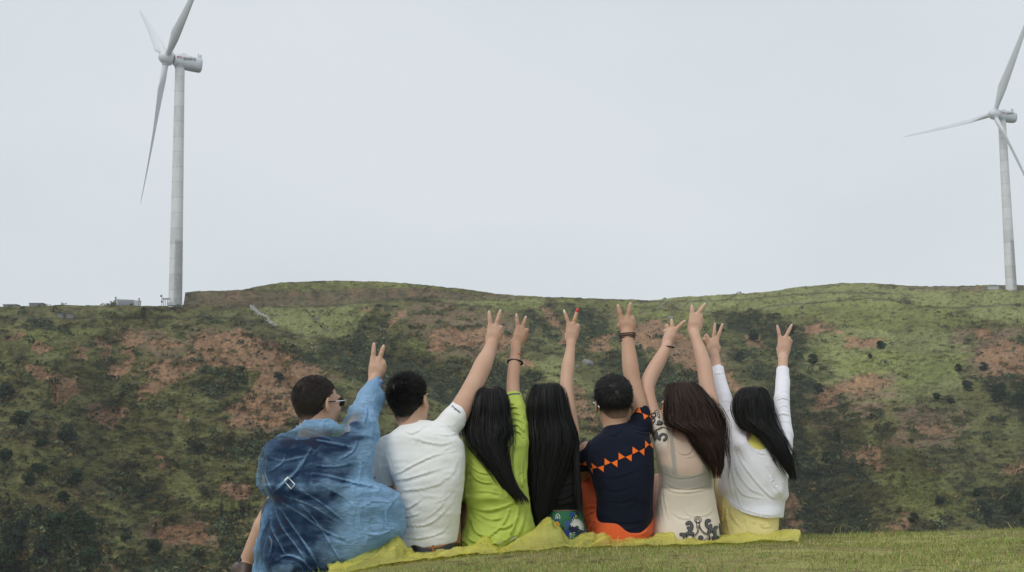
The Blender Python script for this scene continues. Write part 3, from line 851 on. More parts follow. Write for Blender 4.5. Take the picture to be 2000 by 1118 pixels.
mB_ = n_.nodes.new('ShaderNodeMix'); mB_.data_type = 'RGBA'; n_.links.new(m3_.outputs[0], mB_.inputs[0]); n_.links.new(mA_.outputs[2], mB_.inputs[6])
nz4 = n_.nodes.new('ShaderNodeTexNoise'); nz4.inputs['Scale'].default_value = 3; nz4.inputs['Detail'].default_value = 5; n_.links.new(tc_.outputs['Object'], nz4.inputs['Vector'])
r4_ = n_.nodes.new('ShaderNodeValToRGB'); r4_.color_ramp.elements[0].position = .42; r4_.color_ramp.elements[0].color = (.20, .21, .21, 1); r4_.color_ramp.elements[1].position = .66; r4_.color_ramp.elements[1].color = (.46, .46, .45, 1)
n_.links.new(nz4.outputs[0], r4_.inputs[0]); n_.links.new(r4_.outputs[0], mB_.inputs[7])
# each cast ring a little lighter or darker
mC_ = n_.nodes.new('ShaderNodeMapRange'); mC_.inputs[3].default_value = .86; mC_.inputs[4].default_value = 1.04; n_.links.new(wn_.outputs[0], mC_.inputs[0])
vm_ = n_.nodes.new('ShaderNodeVectorMath'); vm_.operation = 'SCALE'; n_.links.new(mB_.outputs[2], vm_.inputs[0]); n_.links.new(mC_.outputs[0], vm_.inputs['Scale'])
n_.links.new(vm_.outputs[0], b_.inputs['Base Color']); b_.inputs['Roughness'].default_value = .7
grime = plain('nacelle_underside', (.42, .46, .50), .6, var=.25, vscale=.8)
red = plain('turbine_logo_red', (.45, .07, .07), .5); dkp = plain('turbine_lettering', (.10, .11, .13), .5)

def lathe(prof, cen, ax, seg=28, up=(0, 0, 1), sq=2.0):
    ax = np.array(ax, float); ax /= np.linalg.norm(ax); u = np.array(up, float); s = np.cross(ax, u); s /= np.linalg.norm(s); u = np.cross(s, ax)
    an = np.arange(seg) * 2 * math.pi / seg
    c, sn = np.cos(an), np.sin(an)
    k = (np.abs(c) ** sq + np.abs(sn) ** sq) ** (-1 / sq)
    ring = (c * k)[:, None] * s + (sn * k)[:, None] * u
    V = np.concatenate([np.array(cen) + ax * h + ring * r for h, r in prof])
    F = np.array([[i * seg + j, i * seg + (j + 1) % seg, (i + 1) * seg + (j + 1) % seg, (i + 1) * seg + j] for i in range(len(prof) - 1) for j in range(seg)])
    return V, F

def boxm(c, ax, size):
    """box with local axes ax (3x3 rows)"""
    ax = np.array(ax, float); V = []
    for a in (-1, 1):
        for b in (-1, 1):
            for d in (-1, 1):
                V.append(np.array(c) + ax[0] * a * size[0] / 2 + ax[1] * b * size[1] / 2 + ax[2] * d * size[2] / 2)
    F = np.array([[0, 1, 3, 2], [4, 6, 7, 5], [0, 4, 5, 1], [2, 3, 7, 6], [0, 2, 6, 4], [1, 5, 7, 3]])
    return np.array(V), F

def join(parts):
    V, F, k = [], {}, 0
    for v, f in parts:
        V.append(v); F.setdefault(f.shape[1], []).append(f + k); k += len(v)
    return np.vstack(V), [np.vstack(x) for x in F.values()]

def turbine(hub_px, Y, az, el, ph, R, label, base_px, r0, r1):
    hub = W(*hub_px, Y)
    vd = (hub - CO) / np.linalg.norm(hub - CO); rr = np.cross(vd, [0, 0, 1]); rr /= np.linalg.norm(rr); uu = np.cross(rr, vd)
    n = np.array([math.cos(el) * math.cos(az), math.cos(el) * math.sin(az), math.sin(el)])
    s = np.cross(n, [0, 0, 1]); s /= np.linalg.norm(s); u = np.cross(s, n)
    s0, u0 = s.copy(), u.copy()
    top = hub - n * 3.9
    side = s if s @ vd < 0 else -s            # the nacelle side turned to the viewer
    zb = W(*base_px, Y)[2]
    base = np.array([top[0], top[1], zb])
    t = thing('wind_turbine', label, 'wind turbine', base, 'wind turbines on the ridge')
    H = top[2] - zb - 1.6
    prof = [(-1.2, r0)] + [(H * q, r0 + (r1 - r0) * q) for q in np.linspace(0, 1, 40)]
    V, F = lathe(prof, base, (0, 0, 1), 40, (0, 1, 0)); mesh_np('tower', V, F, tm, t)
    V, F = lathe([(-.5, r1 + .12), (0, r1 + .22), (.45, r1 + .22), (.9, r1 + .05)], base + [0, 0, H], (0, 0, 1), 40, (0, 1, 0)); mesh_np('yaw_ring', V, F, grime, t)
    # nacelle: rounded body, darker belly panel
    prof = [(1.9, .9), (1.8, 1.45), (1.2, 1.75), (.2, 1.95), (-3, 2.0), (-5.2, 1.9), (-5.9, 1.8), (-6.0, .1)]
    V, F = lathe(prof, top, n, 36, u, 2.5); nac = mesh_np('nacelle', V, F, white_paint, t)
    V, F = lathe([(1.3, 1.3), (.9, 1.62), (-3, 1.72), (-5.6, 1.62), (-6.04, 1.5)], top - u * .52, n, 36, u, 2.6); mesh_np('belly_panel', V, F, grime, t)
    V, F = boxm(top - n * .9 + u * 2.05, [n, side, u], (1.3, 1.0, .32)); mesh_np('roof_hatch', V, F, white_paint, t, smooth=False)
    a = top - n * 5.2 + u * 1.7
    pl = np.array([a, a - n * .75, a - n * .75 + u * 1.35, a - n * .35 + u * 1.5])
    V = np.vstack([pl - side * .12, pl + side * .12]); F = [np.array([[0, 1, 2, 3], [7, 6, 5, 4], [0, 4, 5, 1], [1, 5, 6, 2], [2, 6, 7, 3], [3, 7, 4, 0]])]
    mesh_np('tail_fin', V, F, white_paint, t, smooth=False)
    V, F = join([lathe([(0, .06), (1.5, .05)], a + n * .25 - u * .1, u, 8, n), boxm(a + n * .25 + u * 1.4, [n, side, u], (.5, .1, .1)), boxm(a + n * .0 + u * .8, [n, side, u], (.1, .1, .6))])
    mesh_np('wind_vane', V, F, dkp, t)
    # hub
    prof = [(2.25, .05), (2.1, .7), (1.6, 1.35), (.8, 1.85), (0, 2.05), (-.9, 2.05), (-1.6, 1.85), (-1.75, 1.2)]
    V, F = lathe(prof, hub, n, 36, u); mesh_np('hub', V, F, white_paint, t)
    # blades
    for k in range(3):
        an = ph + k * 2 * math.pi / 3
        b = math.cos(an) * s0 + math.sin(an) * u0
        tg = np.cross(n, b)
        Vb = []; ns = 30; seg = 18
        for i in range(ns + 1):
            q = i / ns; L = 1.2 + (R - 1.2) * q
            if q < .05: ch, th = 1.65, 1.65
            else:
                ch = np.interp(q, [.05, .2, .35, .6, .85, .97, 1], [1.65, 3.1, 2.6, 1.75, 1.05, .6, .12]); th = ch * np.interp(q, [.05, .2, .4, 1], [1, .36, .22, .15])
            pitch = math.radians(np.interp(q, [0, .2, .5, 1], [50, 43, 32, 25]))
            cd = tg * math.cos(pitch) + n * math.sin(pitch); td = np.cross(b, cd)
            pa = np.arange(seg) * 2 * math.pi / seg
            xx = np.cos(pa) * .5; yy = np.sin(pa) * .5 * (1 - .55 * max(0, min(1, (q - .05) * 8)) * (np.cos(pa) < 0) * (np.abs(np.cos(pa)) ** 1.2))
            off = -.18 * ch if q > .05 else 0
            bend = n * (1.3 * q * q)
            Vb.append(hub + b * L + bend + (xx * ch + off * min(1, q * 5))[:, None] * -cd + (yy * th)[:, None] * td)
        V = np.vstack(Vb); F = np.array([[i * seg + j, i * seg + (j + 1) % seg, (i + 1) * seg + (j + 1) % seg, (i + 1) * seg + j] for i in range(ns) for j in range(seg)])
        caps = np.array([[ns * seg, ns * seg + j, ns * seg + j + 1] for j in range(1, seg - 1)])
        bo = mesh_np('blade', V, [F, caps], white_paint, t)
        V, F = lathe([(1.0, .98), (2.15, .98), (2.2, .86)], hub, b, 24, n); 
        co = mesh_np('root_collar', V, F, white_paint, bo, keep=True)
        co.data.transform(Matrix.Translation(-t.location))
    # mark on the nacelle side
    c = top + side * 2.02
    right = np.cross(uu, -side); right = right if right @ rr > 0 else -right
    def P2(x, y): return c + right * x + u * y
    bo_ = None
    poly = [(-1.9, .55), (-1.2, .75), (-.4, .72), (.5, .35), (-.3, .52), (-.9, .5), (-1.2, .2)]
    tri = tessellate_polygon([[Vector((p[0], p[1], 0)) for p in poly]])
    Vp = np.array([P2(*p) for p in poly]); Vp = np.vstack([Vp, Vp - side * .1]); 
    m = mesh_np('logo', Vp, np.array([tuple(x) for x in tri]), red, t, smooth=False)
    def text_part(s, size, x, y, nm):
        cu = bpy.data.curves.new('t', 'FONT'); cu.body = s; cu.size = size; cu.align_x = 'LEFT'; cu.offset = .015
        ob = bpy.data.objects.new('t', cu); COL.objects.link(ob)
        me = bpy.data.meshes.new_from_object(ob.evaluated_get(bpy.context.evaluated_depsgraph_get()))
        nv = len(me.vertices)
        if nv:
            co = np.empty(nv * 3, np.float32); me.vertices.foreach_get('co', co); co = co.reshape(-1, 3)
            P = np.array([P2(x + a[0], y + a[1]) for a in co]) - np.array(t.location)
            me.vertices.foreach_set('co', P.astype(np.float32).ravel()); me.materials.clear(); me.materials.append(dkp); me.name = nm
            o = bpy.data.objects.new(nm, me); COL.objects.link(o); o.parent = t
        bpy.data.objects.remove(ob)
    text_part('国电联合', .95, .35, -.25, 'lettering')
    text_part('UP', .4, -.55, .0, 'logo_lettering')
    return t, base

tb1, base1 = turbine((325, 113), 386, 3.6549, .0984, 4.7985, 41.92, 'nearer and larger white wind turbine on the ridge at the left, seen side on', (343, 597), 1.87, 1.30)
tb2, base2 = turbine((1941, 223), 506, 3.6093, .0266, .0291, 45.85, 'farther white wind turbine cut by the right edge, one blade crossing its tower', (1972, 566), 1.95, 1.35)

# ---- small things on the ridge
metal = plain('galvanised_metal', (.30, .31, .32), .5, .5); concrete = plain('concrete_blocks', (.20, .20, .20), .9, var=.2, vscale=1, bump=.4, bscale=3); bluep = plain('blue_cabinet', (.20, .32, .50), .6); palew = plain('pale_render', (.42, .44, .45), .8)
I3 = np.eye(3)
def ridge(px, py, dY=0):
    p, _ = hill_at(px, py); p = p[0]
    return p
# fenced transformer yard
c0 = W(241, 598, 393); mpp = 394 / FPX
t = thing('fenced_enclosure', 'low fenced yard with a blue cabinet on the ridge left of the large turbine', 'fence', c0)
x = lambda px: W(px, 598, 394)[0]
pz = W(241, 598, 394)[2]; zt = lambda py: W(241, py, 394)[2]
for px_, ty in ((208.5, 586), (229.5, 583), (266.5, 586), (275, 586)):
    V, F = join([boxm((x(px_), 392 if px_ in (229.5, 275) else 398, (pz - 2 + zt(ty)) / 2), I3, (.22, .22, zt(ty) - pz + 2)), boxm((x(px_), 392 if px_ in (229.5, 275) else 398, zt(ty)), I3, (.4, .4, .3))])
    mesh_np('post', V, F, concrete, t, smooth=False)
pan = []
for (xa, ya, xb, yb, ta, tb_) in ((208.5, 398, 229.5, 392, 589, 586), (229.5, 392, 266.5, 392, 585.5, 588), (266.5, 392, 275, 392, 589, 589)):
    A = np.array([x(xa), ya, 0]); B = np.array([x(xb), yb, 0]); n = int(abs(xb - xa) * 1.3) + 2; d = (B - A) / np.linalg.norm(B - A)
    s_ = np.array([-d[1], d[0], 0]); AX = [d, s_, (0, 0, 1)]
    za, zb_ = zt(ta), zt(tb_)
    for q in np.linspace(0, 1, n): 
        z2 = za + (zb_ - za) * q
        pan.append(boxm(A + (B - A) * q + [0, 0, (pz - 1 + z2) / 2], AX, (.06, .05, z2 - pz + 1)))
    for k in (.1, .5, .95): pan.append(boxm((A + B) / 2 + [0, 0, pz + (min(za, zb_) - pz) * k], AX, (np.linalg.norm(B - A), .07, .09)))
V, F = join(pan); mesh_np('railing', V, F, metal, t, smooth=False)
V, F = boxm((x(243.5), 395, (pz - 1 + zt(590)) / 2), I3, (x(257) - x(230.5), 2, zt(590) - pz + 1)); mesh_np('cabinet', V, F, bluep, t, smooth=False)
V, F = boxm((x(243.5), 395, zt(588.2)), I3, (x(258) - x(230), 2.3, .5)); mesh_np('cabinet_roof', V, F, palew, t, smooth=False)
def wall_block(px0, px1, py0, py1, Y, label, dep=3, mat=concrete, cap=True, name='concrete_block', cat='block'):
    if Y is None: Y = hill_at((px0 + px1) / 2, py1)[0][0][1] - .3
    a = W(px0, py0, Y); b = W(px1, py1, Y)
    V, F = join([boxm(((a[0] + b[0]) / 2, Y + dep / 2, (a[2] + b[2] - 1.2) / 2), I3, (b[0] - a[0], dep, a[2] - b[2] + 1.2)), boxm(((a[0] + b[0]) / 2, Y + dep / 2, a[2] + .04), I3, (b[0] - a[0] + .25, dep + .25, .16))])
    o = mesh_np(name, V, F, mat, smooth=False)
    return tag(o, label, cat)
wall_block(6, 32, 595.5, 599, 392, 'low grey block structure on the skyline at the far left')
wall_block(57, 83, 593, 599, 392, 'grey block structure on the skyline right of the leftmost one')
wall_block(112, 122, 613.5, 620, None, 'small grey concrete box under the skyline, left one of a close pair', 1.2)
wall_block(130, 143, 615, 621, None, 'small grey concrete box under the skyline, right one of a close pair', 1.2)
wall_block(1931, 1951, 559.5, 565.5, None, 'white equipment box at the foot of the right hand turbine', 2.5, palew, name='equipment_box', cat='box')
# entry platform and mast beside the large turbine
c = W(323, 597, 384)
t = thing('entry_platform', 'small raised platform with railing at the foot of the large turbine', 'platform', c)
V, F = boxm(W(324.5, 584, 384) + [0, 0, 0], I3, (2.0, 1.5, .18)); mesh_np('deck', V, F, metal, t, smooth=False)
for q in (319.5, 323, 327):
    a = W(q, 584, 384); b = W(q, 597, 384)
    V, F = boxm((a[0], 384, (a[2] + b[2]) / 2), I3, (.12, .12, a[2] - b[2])); mesh_np('leg', V, F, metal, t, smooth=False)
V, F = boxm(W(336.5, 594.5, 383) , I3, (2.1, 2.0, .8)); mesh_np('plinth', V, F, palew, t, smooth=False)
t = thing('mast', 'thin instrument mast left of the turbine entry platform', 'mast', W(316.5, 598, 383))
a = W(316.5, 576, 383); b = W(316.5, 598, 383)
V, F = boxm((a[0], 383, (a[2] + b[2]) / 2), I3, (.13, .13, a[2] - b[2])); mesh_np('pole', V, F, metal, t, smooth=False)
for q_ in ((314.8, 578.5), (316, 589.5)):
    V, F = boxm(W(*q_, 382.8), I3, (.45, .3, .5)); mesh_np('instrument_box', V, F, dkp, t, smooth=False)
# poles on the right hill
def pole(pa, pb, label, w=.16, name='utility_pole'):
    A, _ = hill_at(*pb); A = A[0] - [0, 0, .5]; B = W(pa[0], pa[1], A[1] - 1)
    d = (B - A) / np.linalg.norm(B - A); V, F = lathe([(0, w), (np.linalg.norm(B - A), w * .7)], A, d, 8, (0, 1, 0))
    return tag(mesh_np(name, V, F, metal), label, 'pole')
pole((1305, 585), (1281, 604), 'thin pole leaning to the right on the bright saddle behind the raised hands')
pole((1563.5, 598), (1563.5, 628), 'thin upright pole at the left end of the pale field on the right hill', .09)
# boulders
rockm = plain('rock', (.20, .20, .19), .95, var=.3, vscale=1.2, bump=.6, bscale=2.5)
def rock(px, py, rpx, label, seed):
    p, _ = hill_at(px, py); p = p[0]; R = rpx * p[1] / FPX
    f = lambda P: ell(P, p, (R, R * .8, R * .65)) - .22 * R * fbm((P[:, 0] - p[0]) / R * 1.3, (P[:, 1] - p[1]) / R * 1.3, (P[:, 2] - p[2]) / R * 1.3, seed, 4)
    V, Q = mesh_sdf(f, p - R * 1.6, p + R * 1.6, R / 12, R * .3)
    tag(mesh_np('boulder', V, Q, rockm), label, 'boulder')
rock(1146, 712, 13, 'large grey boulder on the slope below the raised arms', 1)
rock(1128, 716, 4.5, 'small grey boulder at the left foot of the large boulder', 2)
rock(610, 607, 4.5, 'grey boulder beside the ditch, upper one', 3)
rock(619, 622, 5, 'grey boulder in the ditch, middle one', 4)
rock(637, 645, 4, 'grey boulder at the low end of the ditch', 5)
rock(1310, 623, 6, 'pale grey outcrop on the brown slope between the hands', 6)
# heap and trail of rubble below the cut
heap = []
r = np.random.default_rng(9)
for k in range(330):
    q = r.uniform() ** 1.2; px_ = 489 + 50 * q + r.normal() * 1.5 + 1.5 * math.sin(q * 14); py_ = 599 + 38 * q + r.normal() * 1.2
    p, _ = hill_at(px_, py_); s_ = r.uniform(.06, .26)
    A = np.linalg.qr(r.normal(size=(3, 3)))[0]
    heap.append(boxm(p[0] + [0, -.1, .1], A, (s_ * 1.6, s_, s_)))
for k in range(160):
    px_, py_ = (r.uniform(540, 760), r.uniform(640, 690)) if k < 60 else (r.uniform(880, 1300), r.uniform(620, 700)) if k < 120 else (r.uniform(500, 700), r.uniform(700, 800))
    p, _ = hill_at(px_, py_); s_ = r.uniform(.06, .22); A = np.linalg.qr(r.normal(size=(3, 3)))[0]
    heap.append(boxm(p[0] + [0, -.1, .1], A, (s_ * 1.6, s_, s_)))
V, F = join(heap); tag(mesh_np('rubble', V, F, plain('pale_rubble', (.45, .44, .42), .9, var=.4, vscale=.5), smooth=False), 'trail of pale rubble spilling down the slope', 'rubble', kind='stuff')

# ================================================================== NEAR GROUND
GX = [-9, -4, -1.6, -.86, -.36, .2, 1.14, 1.6, 2.7, 6, 9]
GZ = [-1.3, -.48, -.13, -.028, .022, .050, .050, .040, .058, .08, .09]
def gz(X, Y):
    """height of the grassy knoll"""
    X = np.asarray(X, float); Y = np.asarray(Y, float)
    z = np.interp(X, GX, GZ) + .35 * (np.interp(X + .25, GX, GZ) - np.interp(X - .25, GX, GZ)) * 0
    yc = 7.05 + .16 * np.clip(X, -2, 4)          # brow of the knoll
    q = np.clip(Y - yc, 0, 200)
    z = z - .22 * q - .08 * np.minimum(q, .8) ** 2 - .40 * np.clip(q - 3, 0, 200)
    return z + (.010 * noise(X * 1.7, Y * 1.7, 0, 61) + .004 * noise(X * 9, Y * 9, 0, 62)) * np.clip(1 - q, 0, 1)

yr = np.concatenate([np.arange(-3, 3, .5), np.arange(3, 8.6, .035), np.arange(8.6, 14, .3), np.arange(14, 40, 2), np.arange(40, 98, 6)])
ur = np.linspace(-1, 1, 520); ur = np.sign(ur) * (np.abs(ur) * .55 + .45 * np.abs(ur) ** 3)
GXX = ur[None] * (9 + np.clip(yr - 8, 0, 200) * .95)[:, None]; GYY = np.repeat(yr[:, None], len(ur), 1)
GZZ = gz(GXX, GYY)
gcol = np.array([.24, .235, .085]) * (1 + .3 * fbm(GXX * 1.5, GYY * 1.5, 0, 71, 4))[..., None]
gcol = lerp(gcol, np.array([.20, .15, .08]), sstep(.15, .7, fbm(GXX * 5, GYY * 5, 0, 72, 4)) * .6)
gcol = lerp(gcol, np.array([.045, .038, .022]), sstep(.55, .75, fbm(GXX * 16, GYY * 12, 0, 73, 3)) * .7)
ground_m = attr_mat('turf', 'col', .95, .1)
g_ = mesh_np('ground', np.stack([GXX, GYY, GZZ], -1).reshape(-1, 3), grid_faces(len(yr), len(ur)), ground_m, attrs={'col': np.clip(gcol, .01, 1).reshape(-1, 3)})
tag(g_, 'grassy knoll the friends sit on', 'ground', kind='structure')

# grass blades of the knoll
r = np.random.default_rng(21)
def blades(n, x0, x1, y0, y1, hmin, hmax, wd, seed):
    r = np.random.default_rng(seed)
    y = r.uniform(y0, y1, n); x = r.uniform(x0, x1, n) * y / 6.0
    den = .5 + .5 * fbm(x * 3.3, y * 2.2, 0, 74, 3)
    k = r.uniform(0, 1, n) < np.clip(.35 + den, .12, 1) * (1 - .7 * sstep(.55, .75, fbm(x * 16, y * 12, 0, 73, 3)))
    x, y = x[k], y[k]; n = len(x); z = gz(x, y)
    h = r.uniform(hmin, hmax, n) * (.7 + .5 * r.random(n) ** 3) * (1 + .4 * fbm(x * 2.3, y * 2.3, 0, 75, 2)); a = r.uniform(0, 2 * math.pi, n); lean = r.uniform(.1, 1.1, n) * h
    w = wd * r.uniform(.6, 1.4, n)
    b = np.stack([x, y, z - .004], -1); d = np.stack([np.cos(a), np.sin(a), 0 * a], -1)
    fa = r.uniform(0, math.pi, n); s = np.stack([np.cos(fa), np.sin(fa) * .5, 0 * a], -1)
    up = np.array([0, 0, 1.])
    m = b + up * (h * .6)[:, None] + d * (lean * .3)[:, None]; tp = b + up * h[:, None] * .95 + d * lean[:, None]
    V = np.stack([b - s * w[:, None], b + s * w[:, None], m - s * w[:, None] * .8, m + s * w[:, None] * .8, tp], 1).reshape(-1, 3)
    i = np.arange(n)[:, None] * 5
    F4 = i + np.array([[0, 1, 3, 2]]); F3 = i + np.array([[2, 3, 4]])
    t = r.random((n, 1)); pt = sstep(-.5, .6, fbm(x * 1.8, y * 1.8, 0, 76, 3))[:, None]
    c = np.where(t < .56 + .2 * pt, np.array([[.24, .31, .08]]), np.where(t < .84, np.array([[.37, .335, .12]]), np.where(t < .95, np.array([[.52, .43, .23]]), np.array([[.23, .13, .07]]))))
    c = c * (1 + .25 * r.normal(size=(n, 1))).clip(.5, 1.6)
    shade = np.array([.75, .75, 1, 1, 1.12])
    return V, F4, F3, (c[:, None] * np.ones((1, 5, 1))).reshape(-1, 3)
parts = [blades(105000, -2.3, 3.0, 4.2, 6.4, .008, .023, .0012, 1), blades(70000, -1.9, 3.0, 6.2, 8.4, .008, .022, .0015, 2), blades(3200, -1.9, 2.9, 4.6, 8.3, .028, .060, .0013, 3), blades(3500, -1.5, 2.6, 6.9, 7.9, .014, .034, .0015, 4)]
V = np.vstack([p[0] for p in parts]); k = 0; F4 = []; F3 = []; Cc = []
for p in parts:
    F4.append(p[1] + k); F3.append(p[2] + k); Cc.append(p[3]); k += len(p[0])
tag(mesh_np('grass', V, [np.vstack(F4), np.vstack(F3)], attr_mat('grass_blades', 'col', .6, .25, trans=.25), smooth=False, attrs={'col': np.vstack(Cc)}), 'short green and straw coloured grass on the knoll', 'grass', kind='stuff')
hz = bpy.data.materials.new('haze'); hz.use_nodes = True; hn = hz.node_tree; hn.nodes.clear()
ho = hn.nodes.new('ShaderNodeOutputMaterial'); hv = hn.nodes.new('ShaderNodeVolumePrincipled')
hv.inputs['Color'].default_value = (.93, .96, 1, 1); hv.inputs['Density'].default_value = .00017; hv.inputs['Anisotropy'].default_value = .2
hn.links.new(hv.outputs[0], ho.inputs['Volume'])
V, F = boxm((0, 380, 25), np.eye(3), (2400, 1400, 560)); 
tag(mesh_np('haze', V, F, hz, smooth=False), 'thin grey haze over the valley', 'haze', kind='stuff')
print('setting done', time.time() - T_START)
# ================================================================== PEOPLE
SK1 = skin_mat('skin_fair', (.55, .37, .265)); SK2 = skin_mat('skin_warm', (.48, .31, .21)); SK3 = skin_mat('skin_pale', (.59, .405, .30))
nail_m = plain('nail', (.72, .50, .44), .25); red_nail = plain('red_nail', (.75, .015, .02), .2)
def hair_mat(name, c0, c1):
    m, n, b, out = mat_new(name)
    a = n.nodes.new('ShaderNodeAttribute'); a.attribute_name = 'tone'
    mx = n.nodes.new('ShaderNodeMix'); mx.data_type = 'RGBA'; mx.inputs[6].default_value = (*c0, 1); mx.inputs[7].default_value = (*c1, 1)
    n.links.new(a.outputs['Fac'], mx.inputs[0])
    f = n.nodes.new('ShaderNodeAttribute'); f.attribute_name = 'bare'; m2 = n.nodes.new('ShaderNodeMix'); m2.data_type = 'RGBA'; m2.inputs[7].default_value = (.33, .215, .15, 1)   # scalp showing through cropped hair
    n.links.new(f.outputs['Fac'], m2.inputs[0]); n.links.new(mx.outputs[2], m2.inputs[6]); n.links.new(m2.outputs[2], b.inputs['Base Color'])
    b.inputs['Roughness'].default_value = .48; b.inputs['Specular IOR Level'].default_value = .22
    return m
hair_black = hair_mat('hair_black', (.006, .006, .006), (.016, .014, .014)); hair_brown = hair_mat('hair_dark_brown', (.010, .006, .005), (.075, .036, .024)); hair_short = hair_mat('hair_cropped', (.018, .014, .013), (.045, .034, .030))

class Person:
    def __init__(s, Y0, px, label, skin):
        s.Y0 = Y0; s.s = Y0 / FPX
        x = float(W(px, 1050, Y0)[0]); s.t = thing('person', label, 'person', (x, Y0, float(gz(x, Y0))), None); s.skin = skin
    def P(s, px, py, dy=0): return W(px, py, s.Y0 + dy)
    def R(s, r, dy=0): return r * (s.Y0 + dy) / FPX
    def C(s, pts):
        """limb chain: (px,py,dy,r_px) -> [(point, radius)]"""
        return [(s.P(a[0], a[1], a[2]), s.R(a[3], a[2])) for a in pts]

def arm(p, pts):
    c = p.C(catm(pts, 4))
    return lambda P: chain(P, c, .01)

def hand(p, wrist, K, T, dy, curl, thumb=None, rf=3.7, rw=8.0, palm=6.3, fold=1):
    """wrist (x,y), K: knuckles index,middle,ring,pinky; T: tips of the two raised fingers; curl: visible knuckle bumps of ring and little finger"""
    parts = []
    wv = p.P(wrist[0], wrist[1], dy)
    Kp = [p.P(k[0], k[1], dy + .012 + (.010 if i == 3 else 0)) for i, k in enumerate(K)]
    for i, k in enumerate(Kp):
        off = (np.array(K[i]) - K[1]) * .38
        w2 = p.P(wrist[0] + off[0], wrist[1] + off[1] * .3, dy)
        parts.append(('palm', [(w2, p.R(rw * .78, dy)), ((w2 * .45 + k * .55), p.R(palm * 1.0, dy)), (k, p.R(palm * .80, dy))]))
    for i in (0, 1):
        a = Kp[i]; b = p.P(T[i][0], T[i][1], dy + .02)
        m1 = a * .56 + b * .44 + np.array([0, -.004, 0]); m2 = a * .24 + b * .76 + np.array([0, -.002, 0])
        parts.append(('f', [(a, p.R(rf * 1.25, dy)), (m1, p.R(rf * 1.06, dy)), (m2, p.R(rf * .95, dy)), (b + (m2 - b) * .12, p.R(rf * .78, dy))]))
    for i in (2, 3):
        a = Kp[i]; c = p.P(curl[i - 2][0], curl[i - 2][1], dy + .018)
        pip = c + np.array([0, .022, 0.0])
        e1 = p.P(curl[i - 2][0] - (curl[i - 2][0] - wrist[0]) * .15, curl[i - 2][1] + 10, dy + .055); e2 = p.P((curl[i - 2][0] + wrist[0]) / 2, curl[i - 2][1] + 15, dy + .036)
        parts.append(('f', [(a, p.R(rf * 1.2, dy)), (c, p.R(rf * 1.12, dy)), (pip, p.R(rf * 1.1, dy)), (e1, p.R(rf * 1.0, dy)), (e2, p.R(rf * .85, dy))]))
    # thumb: leaves the side of the palm by the index finger and closes over the ring finger in front
    ix = K[0][0] - K[2][0]; sd = 1 if ix > 0 else -1
    a = p.P(wrist[0] + sd * 6, wrist[1] - 7, dy + .008); b = p.P(K[0][0] + sd * 3.0, (wrist[1] * .55 + K[0][1] * .45), dy + .032)
    c = p.P((K[0][0] + K[1][0]) / 2, (wrist[1] * .25 + K[0][1] * .75), dy + .06); d = p.P(K[2][0] - sd * 1, K[2][1] + 7, dy + .062)
    if thumb: b = p.P(thumb[0][0], thumb[0][1], dy + .02); 
    parts.append(('f', [(a, p.R(rf * 1.7, dy)), (b, p.R(rf * 1.45, dy)), (c, p.R(rf * 1.2, dy)), (d, p.R(rf * .9, dy))]))
    allp = np.vstack([q[0] for _, pl in parts for q in pl]); lo = allp.min(0) - .03; hi = allp.max(0) + .03
    def f(P):
        d = np.full(len(P), .2, np.float32)
        m = ((P > lo) & (P < hi)).all(1)
        far = np.maximum(np.maximum(lo - P, P - hi), 0); dist = np.sqrt((far ** 2).sum(1)) + .02
        d = np.maximum(dist, .02).astype(np.float32)
        if m.any():
            Q = P[m]; e = None; pl_ = None
            for kind, pl in parts:
                v = chain(Q, pl, .004)
                if kind == 'palm': pl_ = v if pl_ is None else smin(pl_, v, .012)
                else: e = v if e is None else np.minimum(e, v)
            d[m] = smin(pl_, e, .005)
        return d
    f.tips = [p.P(T[0][0], T[0][1], dy + .02), p.P(T[1][0], T[1][1], dy + .02)]; f.Kp = Kp
    return f

def nails(p, hd):
    for T, K in zip(hd.tips, hd.Kp[:2]):
        d = (T - K) / np.linalg.norm(T - K)
        V, F = lathe([(-.007, .0004), (-.005, .0038), (0, .0050), (.007, .0044), (.010, .0004)], T - d * .004 + [0, -.0044, 0], d, 10, (0, 1, 0)); mesh_np('fingernail', V, F, nail_m, p.t)

def rot(yaw, pitch=0, roll=0):
    """head frame: x right, y forward, z up; yaw>0 turns to the right (+x)"""
    cy, sy = math.cos(-yaw), math.sin(-yaw); cp, sp_ = math.cos(pitch), math.sin(pitch); cr, sr = math.cos(roll), math.sin(roll)
    Z = np.array([[cy, -sy, 0], [sy, cy, 0], [0, 0, 1]]); X = np.array([[1, 0, 0], [0, cp, -sp_], [0, sp_, cp]]); Yr = np.array([[cr, 0, sr], [0, 1, 0], [-sr, 0, cr]])
    return Z @ X @ Yr

